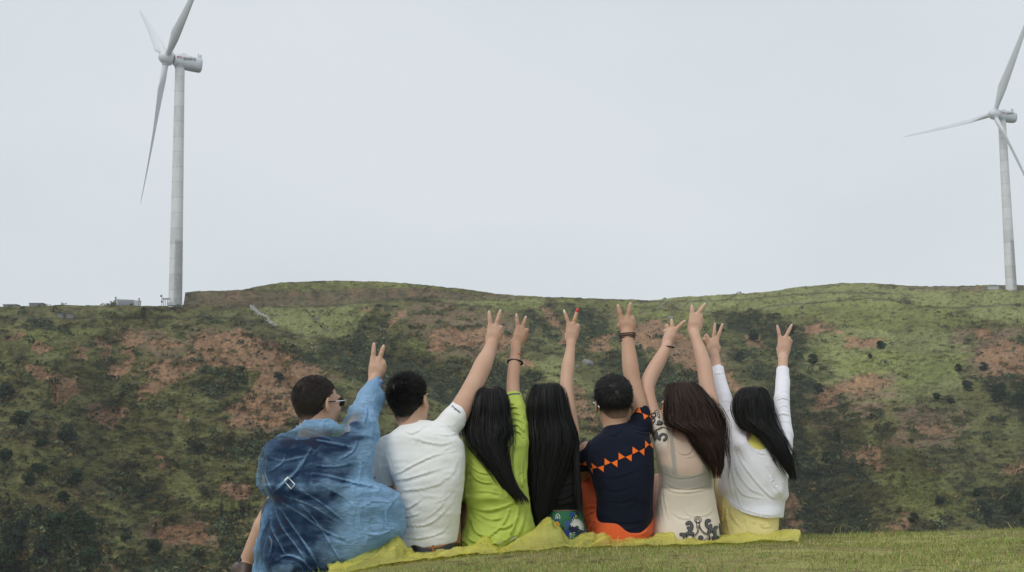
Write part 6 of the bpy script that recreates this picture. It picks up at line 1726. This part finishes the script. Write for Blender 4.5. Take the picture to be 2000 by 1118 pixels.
# shorts and waistband
tl = Loft([(1020, 1156, 1270, .0, .128), (1036, 1150, 1271, .0, .138), (1052, 1150, 1268, 0, .146), (1066, 1160, 1262, 0, .146), (1078, 1170, 1256, 0, .14)], p.Y0, n=2.4)
kL = p.P(1149, 934, .22); hL = legs[0][0][0][0]; kR = legs[1][0][2][0]; hR = legs[1][0][0][0]
zw = lambda P: p.P(1, 1054)[2] + 5.2 * np.clip(np.abs(P[:, 0] - p.P(1214, 1)[0]) - .02, 0, 1) ** 1.6 * 1.0
tubeL = [(hL, .10), (hL * .45 + kL * .55, .088), (hL * .12 + kL * .88, .082)]
nL = (kL - hL) / np.linalg.norm(kL - hL)
def fs5(P):
    d = np.maximum(tl(P), (P[:, 2] - zw(P)) * .6)
    a = np.maximum(chain(P, tubeL, .02), (P - (hL * .10 + kL * .90)) @ nL)
    b = np.maximum(chain(P, [(hR, .10), (hR * .2 + kR * .8, .08)], .02), (P - (hR * .2 + kR * .8)) @ ((kR - hR) / np.linalg.norm(kR - hR)))
    return smin(smin(d, a, .03), b, .03)
cr = [([(1137, 962), (1152, 962), (1166, 972)], 1.6, .004), ([(1140, 985), (1155, 978), (1166, 984)], 1.8, .007), ([(1137, 1000), (1150, 990), (1164, 992)], 1.8, .007), ([(1140, 1015), (1152, 1002), (1162, 1000)], 1.8, .006), ([(1146, 1050), (1150, 1030), (1160, 1010)], 2, .006), ([(1156, 1055), (1158, 1035), (1165, 1028)], 2, .005), ([(1195, 1048), (1214, 1058), (1240, 1052)], 1.6, .003), ([(1250, 1048), (1262, 1040), (1270, 1030)], 1.8, .004)]
lo, hi = box_union(loft_box(tl), pts_box(tubeL), pts_box([(hR, .1), (kR, .1)])); sdf_obj('shorts', garment(fs5, cr, [(.003, 11, 11, 14, 6)], p.Y0), lo, hi, .0048, orange_m, p.t)
wl = Loft([(1038, 1186, 1258, .0, .128), (1050, 1184, 1258, .0, .132), (1062, 1184, 1256, 0, .134)], p.Y0); lo, hi = loft_box(wl); sdf_obj('waistband', lambda P: wl(P), lo, hi, .005, blue_m, p.t)
glasses(p, head, steel_m, False)
for k, (yy, rx) in enumerate(((652, 14.6), (656, 14.6), (660, 14.4), (664.5, 13.6))):
    ring_on(p, 'bead_strand', 1225.5 - (k == 3), yy, .28, rx, .85, .0036, bead_m, .05 if k < 3 else .10, 40, tiltx=-.02)
shoes(p, legs, shoe_m)
nails(p, hd)
# ------------------------------------------------------------------ person 6: cream dress
p = Person(6.6, 1340, 'person in a sheer cream dress with black scroll embroidery and dark brown hair', SK3)
rows = [(838, 1312, 1366, .01, .045), (848, 1298, 1388, 0, .07), (858, 1286, 1402, 0, .09), (872, 1279, 1406, 0, .10), (890, 1282, 1404, -.01, .105), (912, 1285, 1398, -.02, .108), (935, 1288, 1394, -.02, .105), (955, 1287, 1393, -.02, .105), (980, 1283, 1397, -.01, .112), (1005, 1277, 1402, 0, .125), (1028, 1272, 1406, 0, .14), (1045, 1272, 1407, 0, .15), (1058, 1276, 1402, 0, .15), (1068, 1284, 1394, 0, .145)]
lf = Loft(rows, p.Y0, n=2.35); tors = Loft(rows, p.Y0, shrink=.010, n=2.35)
laa = [(1294, 856, 0, 17), (1281, 825, .05, 14), (1271, 790, .10, 12.5), (1264, 762, .14, 13.5), (1268, 742, .17, 14.2), (1282, 715, .20, 13.6), (1296, 690, .23, 11), (1303, 676, .25, 9.3)]
raa = [(1398, 856, 0, 17), (1396, 825, .05, 16), (1388, 785, .10, 15), (1380, 748, .14, 14.2), (1376, 718, .17, 14.2), (1368, 688, .20, 12.2), (1360, 665, .23, 9.6), (1356, 652, .25, 9.6)]
hdL = hand(p, (1304, 673), [(1319, 645), (1313, 643), (1306, 648), (1302, 656)], [(1337.5, 627), (1311.8, 625)], .27, [(1302.5, 637), (1299.5, 647)], rf=3.6, rw=9, palm=6.8)
hdR = hand(p, (1355, 650), [(1352, 617), (1360, 617), (1367, 620), (1368, 630)], [(1351.5, 598), (1377, 594)], .27, [(1368, 614), (1370, 625)], rf=3.9, rw=9.2, palm=7.6)
head = mk_head(p, 1332, 796, .03, -56, 2, 0, .97, (1338, 856, 0, 19), True)
legs = seat_legs(p, 1338, 1064, .09, .42, .40, r=.075)
hipL = legs[0][0][0][0]; legs[0] = leg_pts(p, hipL, p.P(1287, 948, .30), p.P(1280, 1030, .50), p.P(1278, 1050, .62), (.075, .054, .036))
body(p, tors, [laa, raa], [hdL, hdR], head, legs)
# under-layer seen through the sheer cloth
ul = Loft([(r[0], r[1] + 2, r[2] - 2, r[3], r[4] + .0) for r in rows], p.Y0, shrink=.005, n=2.35)
def under(P):
    d = ul(P); px, py = pix(P)
    topc = 907 + 22 * np.exp(-((px - 1344) / 34.0) ** 4) ; band = np.maximum(topc - py, py - 955)
    st = np.minimum(np.abs(px - (1313 + (py - 870) * .10)) - 4, np.abs(px - 1376) - 4); st = np.maximum(st, np.maximum(850 - py, py - 925))
    m = np.minimum(band, st) * p.s
    return np.maximum(d, m)
lo, hi = loft_box(ul); sdf_obj('undertop', under, lo, hi, .0042, greyband_m, p.t)
sL = p.C([(1304, 862, 0, 24), (1290, 840, .03, 20), (1278, 812, .07, 14)]); sR = p.C([(1390, 862, 0, 24), (1397, 835, .03, 21), (1395, 806, .07, 18)])
cL = (p.P(1276, 806, .08), p.P(1272, 790, .1) - p.P(1283, 825, .05)); cR = (p.P(1394, 803, .08), p.P(1390, 785, .1) - p.P(1397, 825, .05))
bL = open_end(p, (1272, 790, .10), (1279, 815, .065), p.R(12.2)); bR = open_end(p, (1391, 785, .10), (1396, 810, .07), p.R(16))
knot = p.C([(1305, 868, -.04, 5), (1313, 852, -.04, 5.5), (1317, 838, -.03, 5), (1308, 835, -.02, 4)])
def base6(P):
    d = lf(P); d = smin(d, np.maximum(chain(P, sL, .02), cutplane(P, *cL)), .025); d = smin(d, np.maximum(chain(P, sR, .02), cutplane(P, *cR)), .025); d = smin(d, chain(P, knot, .01), .012)
    d = np.maximum(np.maximum(d, -bL(P)), -bR(P))
    c = p.P(1338, 845, -.06)
    q = np.stack([(P[:, 0] - c[0]) / .058, (P[:, 2] - c[2]) / .046, (P[:, 1] - c[1] - .02) / .16], -1)          # scooped neck
    return np.maximum(d, -(np.sqrt((q ** 2).sum(1)) - 1) * .04)
cr = [([(1289, 921), (1320, 933), (1350, 932), (1393, 919)], 1.5, .004), ([(1289, 935), (1315, 952), (1350, 955), (1392, 947)], 1.5, .004), ([(1291, 945), (1315, 960), (1350, 961), (1390, 953)], 1.6, .004), ([(1294, 950), (1300, 985), (1308, 1020)], 1.6, .004), ([(1290, 950), (1292, 985), (1298, 1025)], 1.6, .004), ([(1288, 950), (1286, 985), (1288, 1015)], 1.6, .004),
      ([(1304, 868), (1302, 890), (1312, 915), (1316, 928)], 1.6, .005), ([(1320, 868), (1328, 885), (1345, 886), (1355, 870)], 1.8, .006), ([(1316, 858), (1322, 880), (1345, 893), (1370, 880)], 1.8, .004), ([(1319, 850), (1328, 860), (1338, 863), (1348, 860), (1357, 853)], 1.4, .004), ([(1330, 990), (1350, 1008), (1380, 1006), (1396, 992)], 2.4, .004),
      ([(1275, 1020), (1276, 1040), (1280, 1055)], 1.8, .005), ([(1282, 876), (1290, 866), (1305, 858)], 1.8, .004), ([(1310, 1000), (1330, 1012), (1350, 1014)], 2.2, .003)]
lo, hi = box_union(loft_box(lf), pts_box(sL), pts_box(sR)); dr = sdf_obj('dress', garment(base6, cr, [(.002, 8, 8, 10, 81)], p.Y0, .7), lo, hi, .0045, cream_m, p.t)
pxv, pyv = pix(np.array([tuple(v.co) for v in dr.data.vertices]) + np.array(p.t.location))
at_ = dr.data.attributes.new('cover', 'FLOAT', 'POINT'); at_.data.foreach_set('value', (.38 + .02 * sstep(926, 934, pyv) + .52 * sstep(952, 960, pyv) + .48 * (1 - sstep(952, 960, pyv)) * np.maximum(sstep(1306, 1299, pxv) * sstep(890, 860, pyv), sstep(1388, 1396, pxv))).astype(np.float32))
bv = bvh_of(dr)
D = lambda *q: [(1300 + x / 14.91, 1000 + y / 14.91) for x, y in q]; S = lambda *q: [(1255 + x / 14.9, 795 + y / 14.9) for x, y in q]
fat = [(D((625, 350), (690, 310), (750, 370), (760, 450), (740, 520)), 5.2), (D((660, 470), (700, 520), (690, 600), (720, 640)), 4.6), (D((600, 650), (700, 625), (790, 640)), 5.0), (D((450, 660), (520, 670), (560, 760), (590, 900), (620, 960)), 5.2), (D((640, 900), (720, 890), (760, 930)), 3.6),
       (D((1270, 260), (1200, 270), (1185, 370), (1230, 450), (1280, 480)), 5.0), (D((1310, 395), (1310, 460), (1290, 520)), 4.2), (D((1250, 590), (1300, 530), (1380, 540), (1420, 600)), 5.0), (D((1480, 450), (1430, 480), (1430, 600), (1440, 700)), 4.6), (D((1510, 740), (1430, 730), (1390, 800), (1400, 880)), 4.6), (D((1020, 760), (1025, 765)), 8.5),
       (S((400, 760), (420, 860), (500, 940)), 4.4), (S((500, 870), (580, 800), (680, 830), (690, 910), (630, 970)), 3.4), (S((340, 960), (400, 880)), 3.4), (S((490, 465), (500, 470)), 8.0)]
decal('scroll_outline', embr_black, p.t, bv, strokes=[(a, w + 2.0) for a, w in fat], off=.0016)
decal('scroll_fill', embr_grey, p.t, bv, strokes=fat, off=.0032)
loops = []
for cx, cy, rx, ry in ((940, 235, 95, 95), (935, 260, 50, 60), (965, 440, 30, 30), (330, 0, 0, 0)):
    if rx: loops.append((D(*[(cx + rx * math.cos(a), cy + ry * math.sin(a)) for a in np.arange(13) * math.pi / 6]), 1.3))
thin = loops + [(D((900, 330), (905, 450), (930, 560), (870, 650), (780, 730), (840, 820), (930, 900)), 1.3), (D((985, 330), (985, 400), (1040, 520), (1120, 600), (1270, 680), (1270, 740), (1200, 880)), 1.3), (D((965, 480), (950, 590), (870, 700), (815, 740), (900, 850)), 1.1), (D((985, 470), (1050, 580), (1130, 650), (1240, 700), (1150, 810), (1040, 880), (960, 800)), 1.1),
    (D((600, 720), (650, 680), (800, 690)), 1.2), (D((620, 830), (610, 740), (660, 720)), 1.1), (D((680, 850), (740, 830), (790, 860), (830, 940)), 2.2), (D((1270, 640), (1340, 600), (1400, 650), (1410, 720)), 1.2), (D((1290, 780), (1340, 730), (1400, 720)), 1.2), (D((1280, 700), (1275, 800), (1290, 930)), 1.8), (D((1320, 840), (1350, 870), (1390, 840)), 2.2), (D((320, 920), (345, 1020)), 1.4), (D((480, 980), (560, 940)), 1.6),
    (D((1580, 350), (1570, 450), (1590, 560), (1590, 640)), 3.2),
    (S(*[(325 + 62 * math.cos(a), 245 + 58 * math.sin(a)) for a in np.arange(13) * math.pi / 6]), 2.4), (S((350, 140), (410, 110), (480, 150), (440, 185), (360, 160)), 1.0), (S((440, 210), (450, 290), (500, 340)), 1.6), (S((290, 350), (350, 350), (370, 400), (320, 470)), 1.8), (S((390, 500), (440, 530), (560, 520), (575, 440)), 1.4),
    (S((310, 740), (380, 680), (480, 630), (560, 600), (640, 610), (720, 640), (850, 690)), 1.4), (S((330, 760), (420, 700), (560, 630)), 1.0), (S((620, 480), (680, 560), (740, 620)), 1.4), (S((320, 780), (330, 900), (320, 1000)), 4.0), (S((480, 220), (500, 260), (490, 300)), 1.4)]
for k in range(9): thin.append(([(1402 + (k % 3) * 3, 806 + k * 5.5), (1406 + (k % 2) * 4, 812 + k * 5.5)], 1.8)); 
decal('embroidery', embr_black, p.t, bv, strokes=thin, off=.0022)
ring_on(p, 'bracelet', 1304.2, 677.8, .25, 13.0, 1.0, .0036, blackpl, -.10, tiltx=.02)
shoes(p, legs, shoe_w)
hr = [(744.5, 1322, 1346, .03, .04), (748, 1308, 1357, .03, .075), (756, 1302.5, 1367, .03, .098), (770, 1302, 1377, .02, .104), (790, 1303, 1392, -.005, .104), (810, 1303, 1403, -.03, .095), (824, 1304, 1408, -.055, .080), (836, 1322, 1411, -.085, .068), (848, 1345, 1412, -.10, .058), (864, 1358, 1413, -.11, .046), (885, 1370, 1413, -.118, .038), (903, 1381, 1413, -.12, .032), (918, 1390, 1412, -.12, .024), (928, 1392, 1408, -.12, .015)]
ho = long_hair(p, hr, 6500, hair_brown, 61, tipvar=.16, fly=380, base_to=.62, front=.15, wave=.030)
add_wisps(p, ho, [(765, 1300, 1380, .0, .10), (800, 1298, 1406, -.03, .09), (830, 1303, 1418, -.07, .07), (845, 1336, 1421, -.09, .06), (870, 1354, 1424, -.12, .045), (905, 1376, 1428, -.128, .03), (932, 1388, 1424, -.13, .02)], 420, 63, tipvar=.2, fly=150, wave=.05)
nails(p, hdL)
nails(p, hdR)
# ------------------------------------------------------------------ person 7: white cardigan, yellow skirt
p = Person(6.75, 1465, 'person in a sheer white cardigan and pale yellow skirt, rightmost of the row', SK3)
rows = [(838, 1462, 1500, .01, .045), (848, 1440, 1520, 0, .07), (858, 1428, 1540, 0, .09), (875, 1422, 1544, 0, .10), (895, 1416, 1542, -.01, .108), (915, 1410, 1541, -.02, .11), (938, 1404, 1538, -.02, .112), (955, 1404, 1536, -.015, .115), (970, 1410, 1534, -.01, .118), (985, 1406, 1531, 0, .128), (1000, 1404, 1529, 0, .142), (1016, 1403, 1527, 0, .152)]
lf = Loft(rows, p.Y0, n=2.35)
HEM = np.array([(1390, 950), (1405, 966), (1420, 983), (1433, 992), (1450, 1001), (1468, 1007), (1490, 1011), (1504, 1013.5), (1527, 1011), (1545, 1008)])
brow = rows[:-3] + [(985, 1412, 1526, 0, .12), (1010, 1408, 1522, 0, .135), (1050, 1408, 1518, 0, .14)]
tors = Loft([(r[0], r[1] + 3, r[2] - 3, r[3], r[4]) for r in brow], p.Y0, shrink=.016, n=2.35)
laa = [(1432, 862, 0, 14), (1427, 835, .04, 13.5), (1416, 795, .10, 12), (1408, 760, .15, 11), (1403, 730, .19, 9.8), (1398, 705, .23, 8.2), (1396.5, 692, .25, 7.8)]
raa = [(1530, 866, 0, 14), (1531, 840, .03, 12.5), (1528, 800, .08, 11), (1527, 765, .13, 11), (1529, 735, .18, 10), (1529, 712, .22, 8.8), (1529, 699, .24, 8.6)]
hdL = hand(p, (1396, 690), [(1400, 664), (1394, 663), (1388, 668), (1385, 676)], [(1410.8, 634.5), (1396.3, 633)], .27, [(1380, 656), (1376, 663)], rf=3.2, rw=7.4, palm=5.8)
hdR = hand(p, (1529, 697), [(1524, 662), (1533.5, 661), (1540, 665), (1541, 673)], [(1518, 637), (1546, 635.5)], .26, [(1541, 661), (1544.5, 667)], rf=3.3, rw=8.0, palm=6.2)
head = mk_head(p, 1470, 806, .03, 8, 4, 3, .95, (1476, 856, 0, 18), True)
legs = seat_legs(p, 1464, 1056, .045, .42, .40, r=.062, hipdx=.05)
body(p, tors, [laa, raa], [hdL, hdR], head, legs)
# yellow top under the cardigan, skirt
yt = Loft([(842, 1466, 1500, -.002, .055), (852, 1452, 1512, 0, .075), (866, 1442, 1526, 0, .094), (884, 1438, 1532, -.004, .104), (920, 1420, 1530, -.01, .104)], p.Y0, shrink=.003, n=2.35); lo, hi = loft_box(yt)
sdf_obj('yellow_top', lambda P: np.maximum(yt(P), -(np.sqrt((((P - p.P(1484, 838, -.02)) / [.035, .2, .03]) ** 2).sum(1)) - 1) * .03), lo, hi, .005, yellowtop_m, p.t)
ys = Loft([(968, 1409, 1526, 0, .118), (985, 1403, 1524, 0, .115), (1005, 1403, 1520, 0, .127), (1030, 1404, 1518, 0, .145), (1052, 1402, 1517, 0, .150), (1062, 1404, 1516, 0, .145)], p.Y0, n=2.4)
lg = [q[0][:2] for q in legs]
fs7 = lambda P: smin(smin(ys(P), chain(P, [(a, r + .02) for a, r in lg[0]]), .03), chain(P, [(a, r + .02) for a, r in lg[1]]), .03)
cr = [([(1410, 975), (1412, 1000), (1408, 1030)], 2.2, .006), ([(1425, 990), (1430, 1010), (1445, 1030)], 2.2, .005), ([(1420, 980), (1418, 1010), (1425, 1045)], 2, .005), ([(1480, 1015), (1490, 1030), (1512, 1028)], 2.2, .003), ([(1455, 1012), (1460, 1035), (1450, 1052)], 2.2, .004)]
lo, hi = box_union(loft_box(ys), pts_box(lg[0]), pts_box(lg[1])); so = sdf_obj('skirt', garment(fs7, cr, [(.003, 10, 10, 8, 92)], p.Y0), lo, hi, .0048, yellowskirt_m, p.t)
bv = bvh_of(so)
def flower(cx, cy, r, n=5, ph=0): return [(cx + r * (.62 + .38 * math.cos(n * a)) * math.cos(a + ph), cy + r * (.62 + .38 * math.cos(n * a)) * math.sin(a + ph)) for a in np.arange(40) * 2 * math.pi / 40]
fl = [(1433, 1008, 5), (1453.5, 1016, 4.5), (1472, 1020, 4.5), (1488.5, 1023, 5.2), (1504.5, 1022, 4), (1430.5, 1030, 4), (1417, 1000, 4), (1427, 1050, 8), (1446, 1056, 5), (1410, 1017, 4), (1441, 1044, 4), (1500, 1044, 3.5), (1466, 1046, 3.5), (1480, 1050, 4), (1414, 1040, 5)]
decal('flower_pattern', yellowlace_m, p.t, bv, polys=[flower(x, y, r, 5 if r < 7 else 8, i) for i, (x, y, r) in enumerate(fl)], off=.002)
sL = p.C([(1440, 870, 0, 26), (1436, 845, .03, 21), (1423, 812, .08, 17), (1413, 775, .13, 15), (1404, 738, .18, 12.5), (1402, 722, .20, 12.2)])
sR = p.C([(1522, 875, 0, 24), (1531, 850, .02, 18), (1529, 818, .06, 15.5), (1527, 780, .11, 14.5), (1529, 745, .17, 13), (1529, 722, .20, 12)])
cL = (p.P(1402, 718.5, .205), p.P(1400, 705, .22) - p.P(1403, 730, .18)); cR = (p.P(1529, 721, .205), p.P(1529, 705, .22) - p.P(1529, 735, .18))
bL = open_end(p, (1399, 704, .22), (1403, 728, .19), p.R(10.2)); bR = open_end(p, (1529, 706, .22), (1529, 730, .192), p.R(9.6))
flap = p.C([(1450, 872, -.075, 14), (1470, 905, -.09, 13), (1494, 935, -.095, 13), (1516, 958, -.09, 15), (1526, 968, -.07, 10)])
flap2 = p.C([(1500, 885, -.085, 13), (1516, 910, -.09, 14), (1524, 940, -.08, 14), (1530, 965, -.06, 9)])
def base7(P):
    d = lf(P); d = smin(d, np.maximum(chain(P, sL, .03), cutplane(P, *cL)), .025); d = smin(d, np.maximum(chain(P, sR, .03), cutplane(P, *cR)), .02)
    d = smin(d, chain(P, flap, .02), .018); d = smin(d, chain(P, flap2, .02), .02)
    d = np.maximum(np.maximum(d, -bL(P)), -bR(P)); px_, py_ = pix(P); d = np.maximum(d, (py_ - np.interp(px_, HEM[:, 0], HEM[:, 1])) * p.s)
    c = p.P(1484, 850, -.10); q = (P - c) / np.array([.060, .11, .068]); return np.maximum(d, -(np.sqrt((q ** 2).sum(1)) - 1) * .06)
cr = [([(1436, 870), (1450, 905), (1480, 945), (1505, 970), (1514, 974)], 2.2, .009), ([(1478, 880), (1500, 915), (1518, 950), (1527, 975)], 2.0, .007), ([(1432, 880), (1440, 920), (1465, 955), (1495, 968)], 2.2, .006), ([(1430, 890), (1432, 930), (1450, 965), (1490, 975)], 2.2, .006), ([(1426, 890), (1424, 935), (1432, 975)], 2.0, .006), ([(1432, 910), (1436, 950), (1445, 985), (1460, 995)], 2.0, .005), ([(1420, 900), (1415, 940), (1418, 968)], 2, .004),
      ([(1409, 963), (1433, 985), (1468, 1000), (1504, 1007), (1527, 1003)], 1.8, .005), ([(1405, 790), (1415, 782), (1428, 786)], 1.5, .004), ([(1412, 812), (1424, 800), (1436, 808)], 1.5, .004), ([(1520, 770), (1530, 764), (1540, 768)], 1.8, .005), ([(1514, 785), (1528, 778), (1541, 782)], 1.8, .005), ([(1516, 800), (1530, 792), (1541, 796)], 1.8, .005),
      ([(1515, 815), (1528, 808), (1542, 812)], 1.8, .005), ([(1518, 830), (1530, 822), (1544, 826)], 1.8, .004), ([(1391, 731), (1402, 730), (1415, 728)], 1.2, .004), ([(1517, 732), (1529, 733), (1541, 732)], 1.2, .004), ([(1475, 878), (1482, 886), (1500, 888)], 1.8, .005), ([(1455, 860), (1465, 876), (1478, 880), (1490, 876)], 1.6, .006), ([(1500, 900), (1508, 940), (1520, 960)], 2, .005),
      ([(1445, 860), (1448, 885), (1462, 905)], 2, .005)]
lo, hi = box_union(loft_box(lf), pts_box(sL), pts_box(sR)); sdf_obj('cardigan', garment(base7, cr, [(.002, 9, 9, 9, 91)], p.Y0 + .22, .65), lo, hi, .0045, white_sheer, p.t)
shoes(p, legs, shoe_w)
hr = [(754.0, 1461, 1483, .03, .04), (757.5, 1450, 1491, .03, .070), (766, 1441, 1499, .025, .094), (782, 1435, 1505, .01, .100), (800, 1436, 1509, -.01, .097), (820, 1444, 1512, -.025, .090), (836, 1457, 1518, -.055, .074), (847, 1476, 1525, -.08, .064), (860, 1495, 1533, -.10, .054), (876, 1505, 1539, -.115, .046), (893, 1516, 1545, -.125, .038), (912, 1529, 1551, -.13, .028), (932, 1543, 1556, -.13, .014)]
ho = long_hair(p, hr, 5200, hair_black, 71, tipvar=.16, fly=300, base_to=.64, front=.15, wave=.022)
add_wisps(p, ho, [(770, 1434, 1502, .0, .10), (805, 1432, 1514, -.02, .09), (836, 1450, 1524, -.07, .07), (850, 1478, 1532, -.09, .06), (880, 1502, 1548, -.125, .045), (910, 1516, 1560, -.135, .03), (936, 1536, 1562, -.14, .02)], 300, 73, tipvar=.2, fly=120, wave=.04)
nails(p, hdL)
nails(p, hdR)
# ------------------------------------------------------------------ yellow plastic sheet
film_y = mk_film('yellow_film', (.97, .93, .34), .26, .16, .7, 16)
fr = np.array([(640, 1126), (700, 1116), (760, 1113), (830, 1104), (900, 1098), (960, 1094), (985, 1090), (1030, 1086), (1070, 1081), (1105, 1075), (1112, 1071), (1160, 1073), (1200, 1073), (1240, 1072), (1300, 1068), (1340, 1067), (1400, 1063), (1460, 1059), (1520, 1054), (1562, 1052)], float)
tp = np.array([(640, 1110), (690, 1100), (740, 1078), (770, 1058), (785, 1072), (792, 1086), (830, 1089), (870, 1088), (905, 1081), (930, 1070), (946, 1060), (960, 1073), (972, 1083), (985, 1079), (1010, 1062), (1045, 1042), (1066, 1024), (1078, 1018), (1088, 1030), (1096, 1044), (1104, 1062), (1110, 1068), (1125, 1060), (1140, 1053), (1158, 1051), (1164, 1056), (1178, 1052), (1190, 1056), (1202, 1071), (1240, 1071), (1262, 1060), (1280, 1053), (1300, 1046), (1318, 1045), (1322, 1060), (1340, 1066), (1400, 1062), (1415, 1052), (1450, 1054), (1500, 1049), (1540, 1048), (1562, 1047)], float)
Yb = np.array([(640, 5.80), (840, 6.0), (965, 6.13), (1088, 6.26), (1208, 6.36), (1340, 6.42), (1465, 6.55), (1562, 6.65)])
ns, ntn = 620, 34
sxp = np.linspace(640, 1562, ns); tv = np.linspace(0, 1, ntn)
Yf = np.interp(sxp, Yb[:, 0], Yb[:, 1]) - .075; fy = np.interp(sxp, fr[:, 0], fr[:, 1]) + 1.5 * noise(sxp / 12, 0.5, 0, 205); ty = np.interp(sxp, tp[:, 0], tp[:, 1])
F0 = W(sxp, fy, Yf); zf = gz(F0[:, 0], Yf)
H = np.maximum(W(sxp, ty, Yf + .10)[:, 2] - gz(F0[:, 0], Yf + .10), .008) * .84
P3 = np.zeros((ns, ntn, 3))
for j, t in enumerate(tv):
    # runs flat from the front edge, climbs to the crumpled ridge, drops behind it
    up = np.where(t < .55, sstep(0, .55, t) ** .9, 1 - sstep(.55, 1, t) * .9)
    Yt = Yf - .10 + (.32 * t)
    x = W(sxp, fy, Yt)[:, 0]
    n1 = noise(sxp / 22 + t * 1.5, t * 4, 0, 201); n2 = noise(sxp / 5, t * 9, 0, 202); n3 = 1 - 2 * np.abs(noise(sxp / 40 - t * 3, t * 5, 3, 203)); n4 = 1 - 2 * np.abs(noise(sxp / 14 + t * 4, t * 7, 3, 204))
    z = gz(x, Yt) + .004 + H * up * (1 + .22 * n3 * (up > .02)) + (.014 * n1 + .002 * n2 + .012 * n3 + .003 * n4) * np.clip(up * 2 + .25, 0, 1) + .006
    P3[:, j] = np.stack([x + .010 * n1, Yt + .02 * n3 + .012 * n2 * up, np.maximum(z, gz(x, Yt) + .004)], -1)
sh_o = mesh_np('plastic_sheet', P3.reshape(-1, 3), grid_faces(ns, ntn), film_y)
tag(sh_o, 'crumpled translucent yellow plastic sheet under the sitting friends', 'plastic sheet')
m_ = sh_o.modifiers.new('s', 'SOLIDIFY'); m_.thickness = .0015
print('script done', time.time() - T_START)
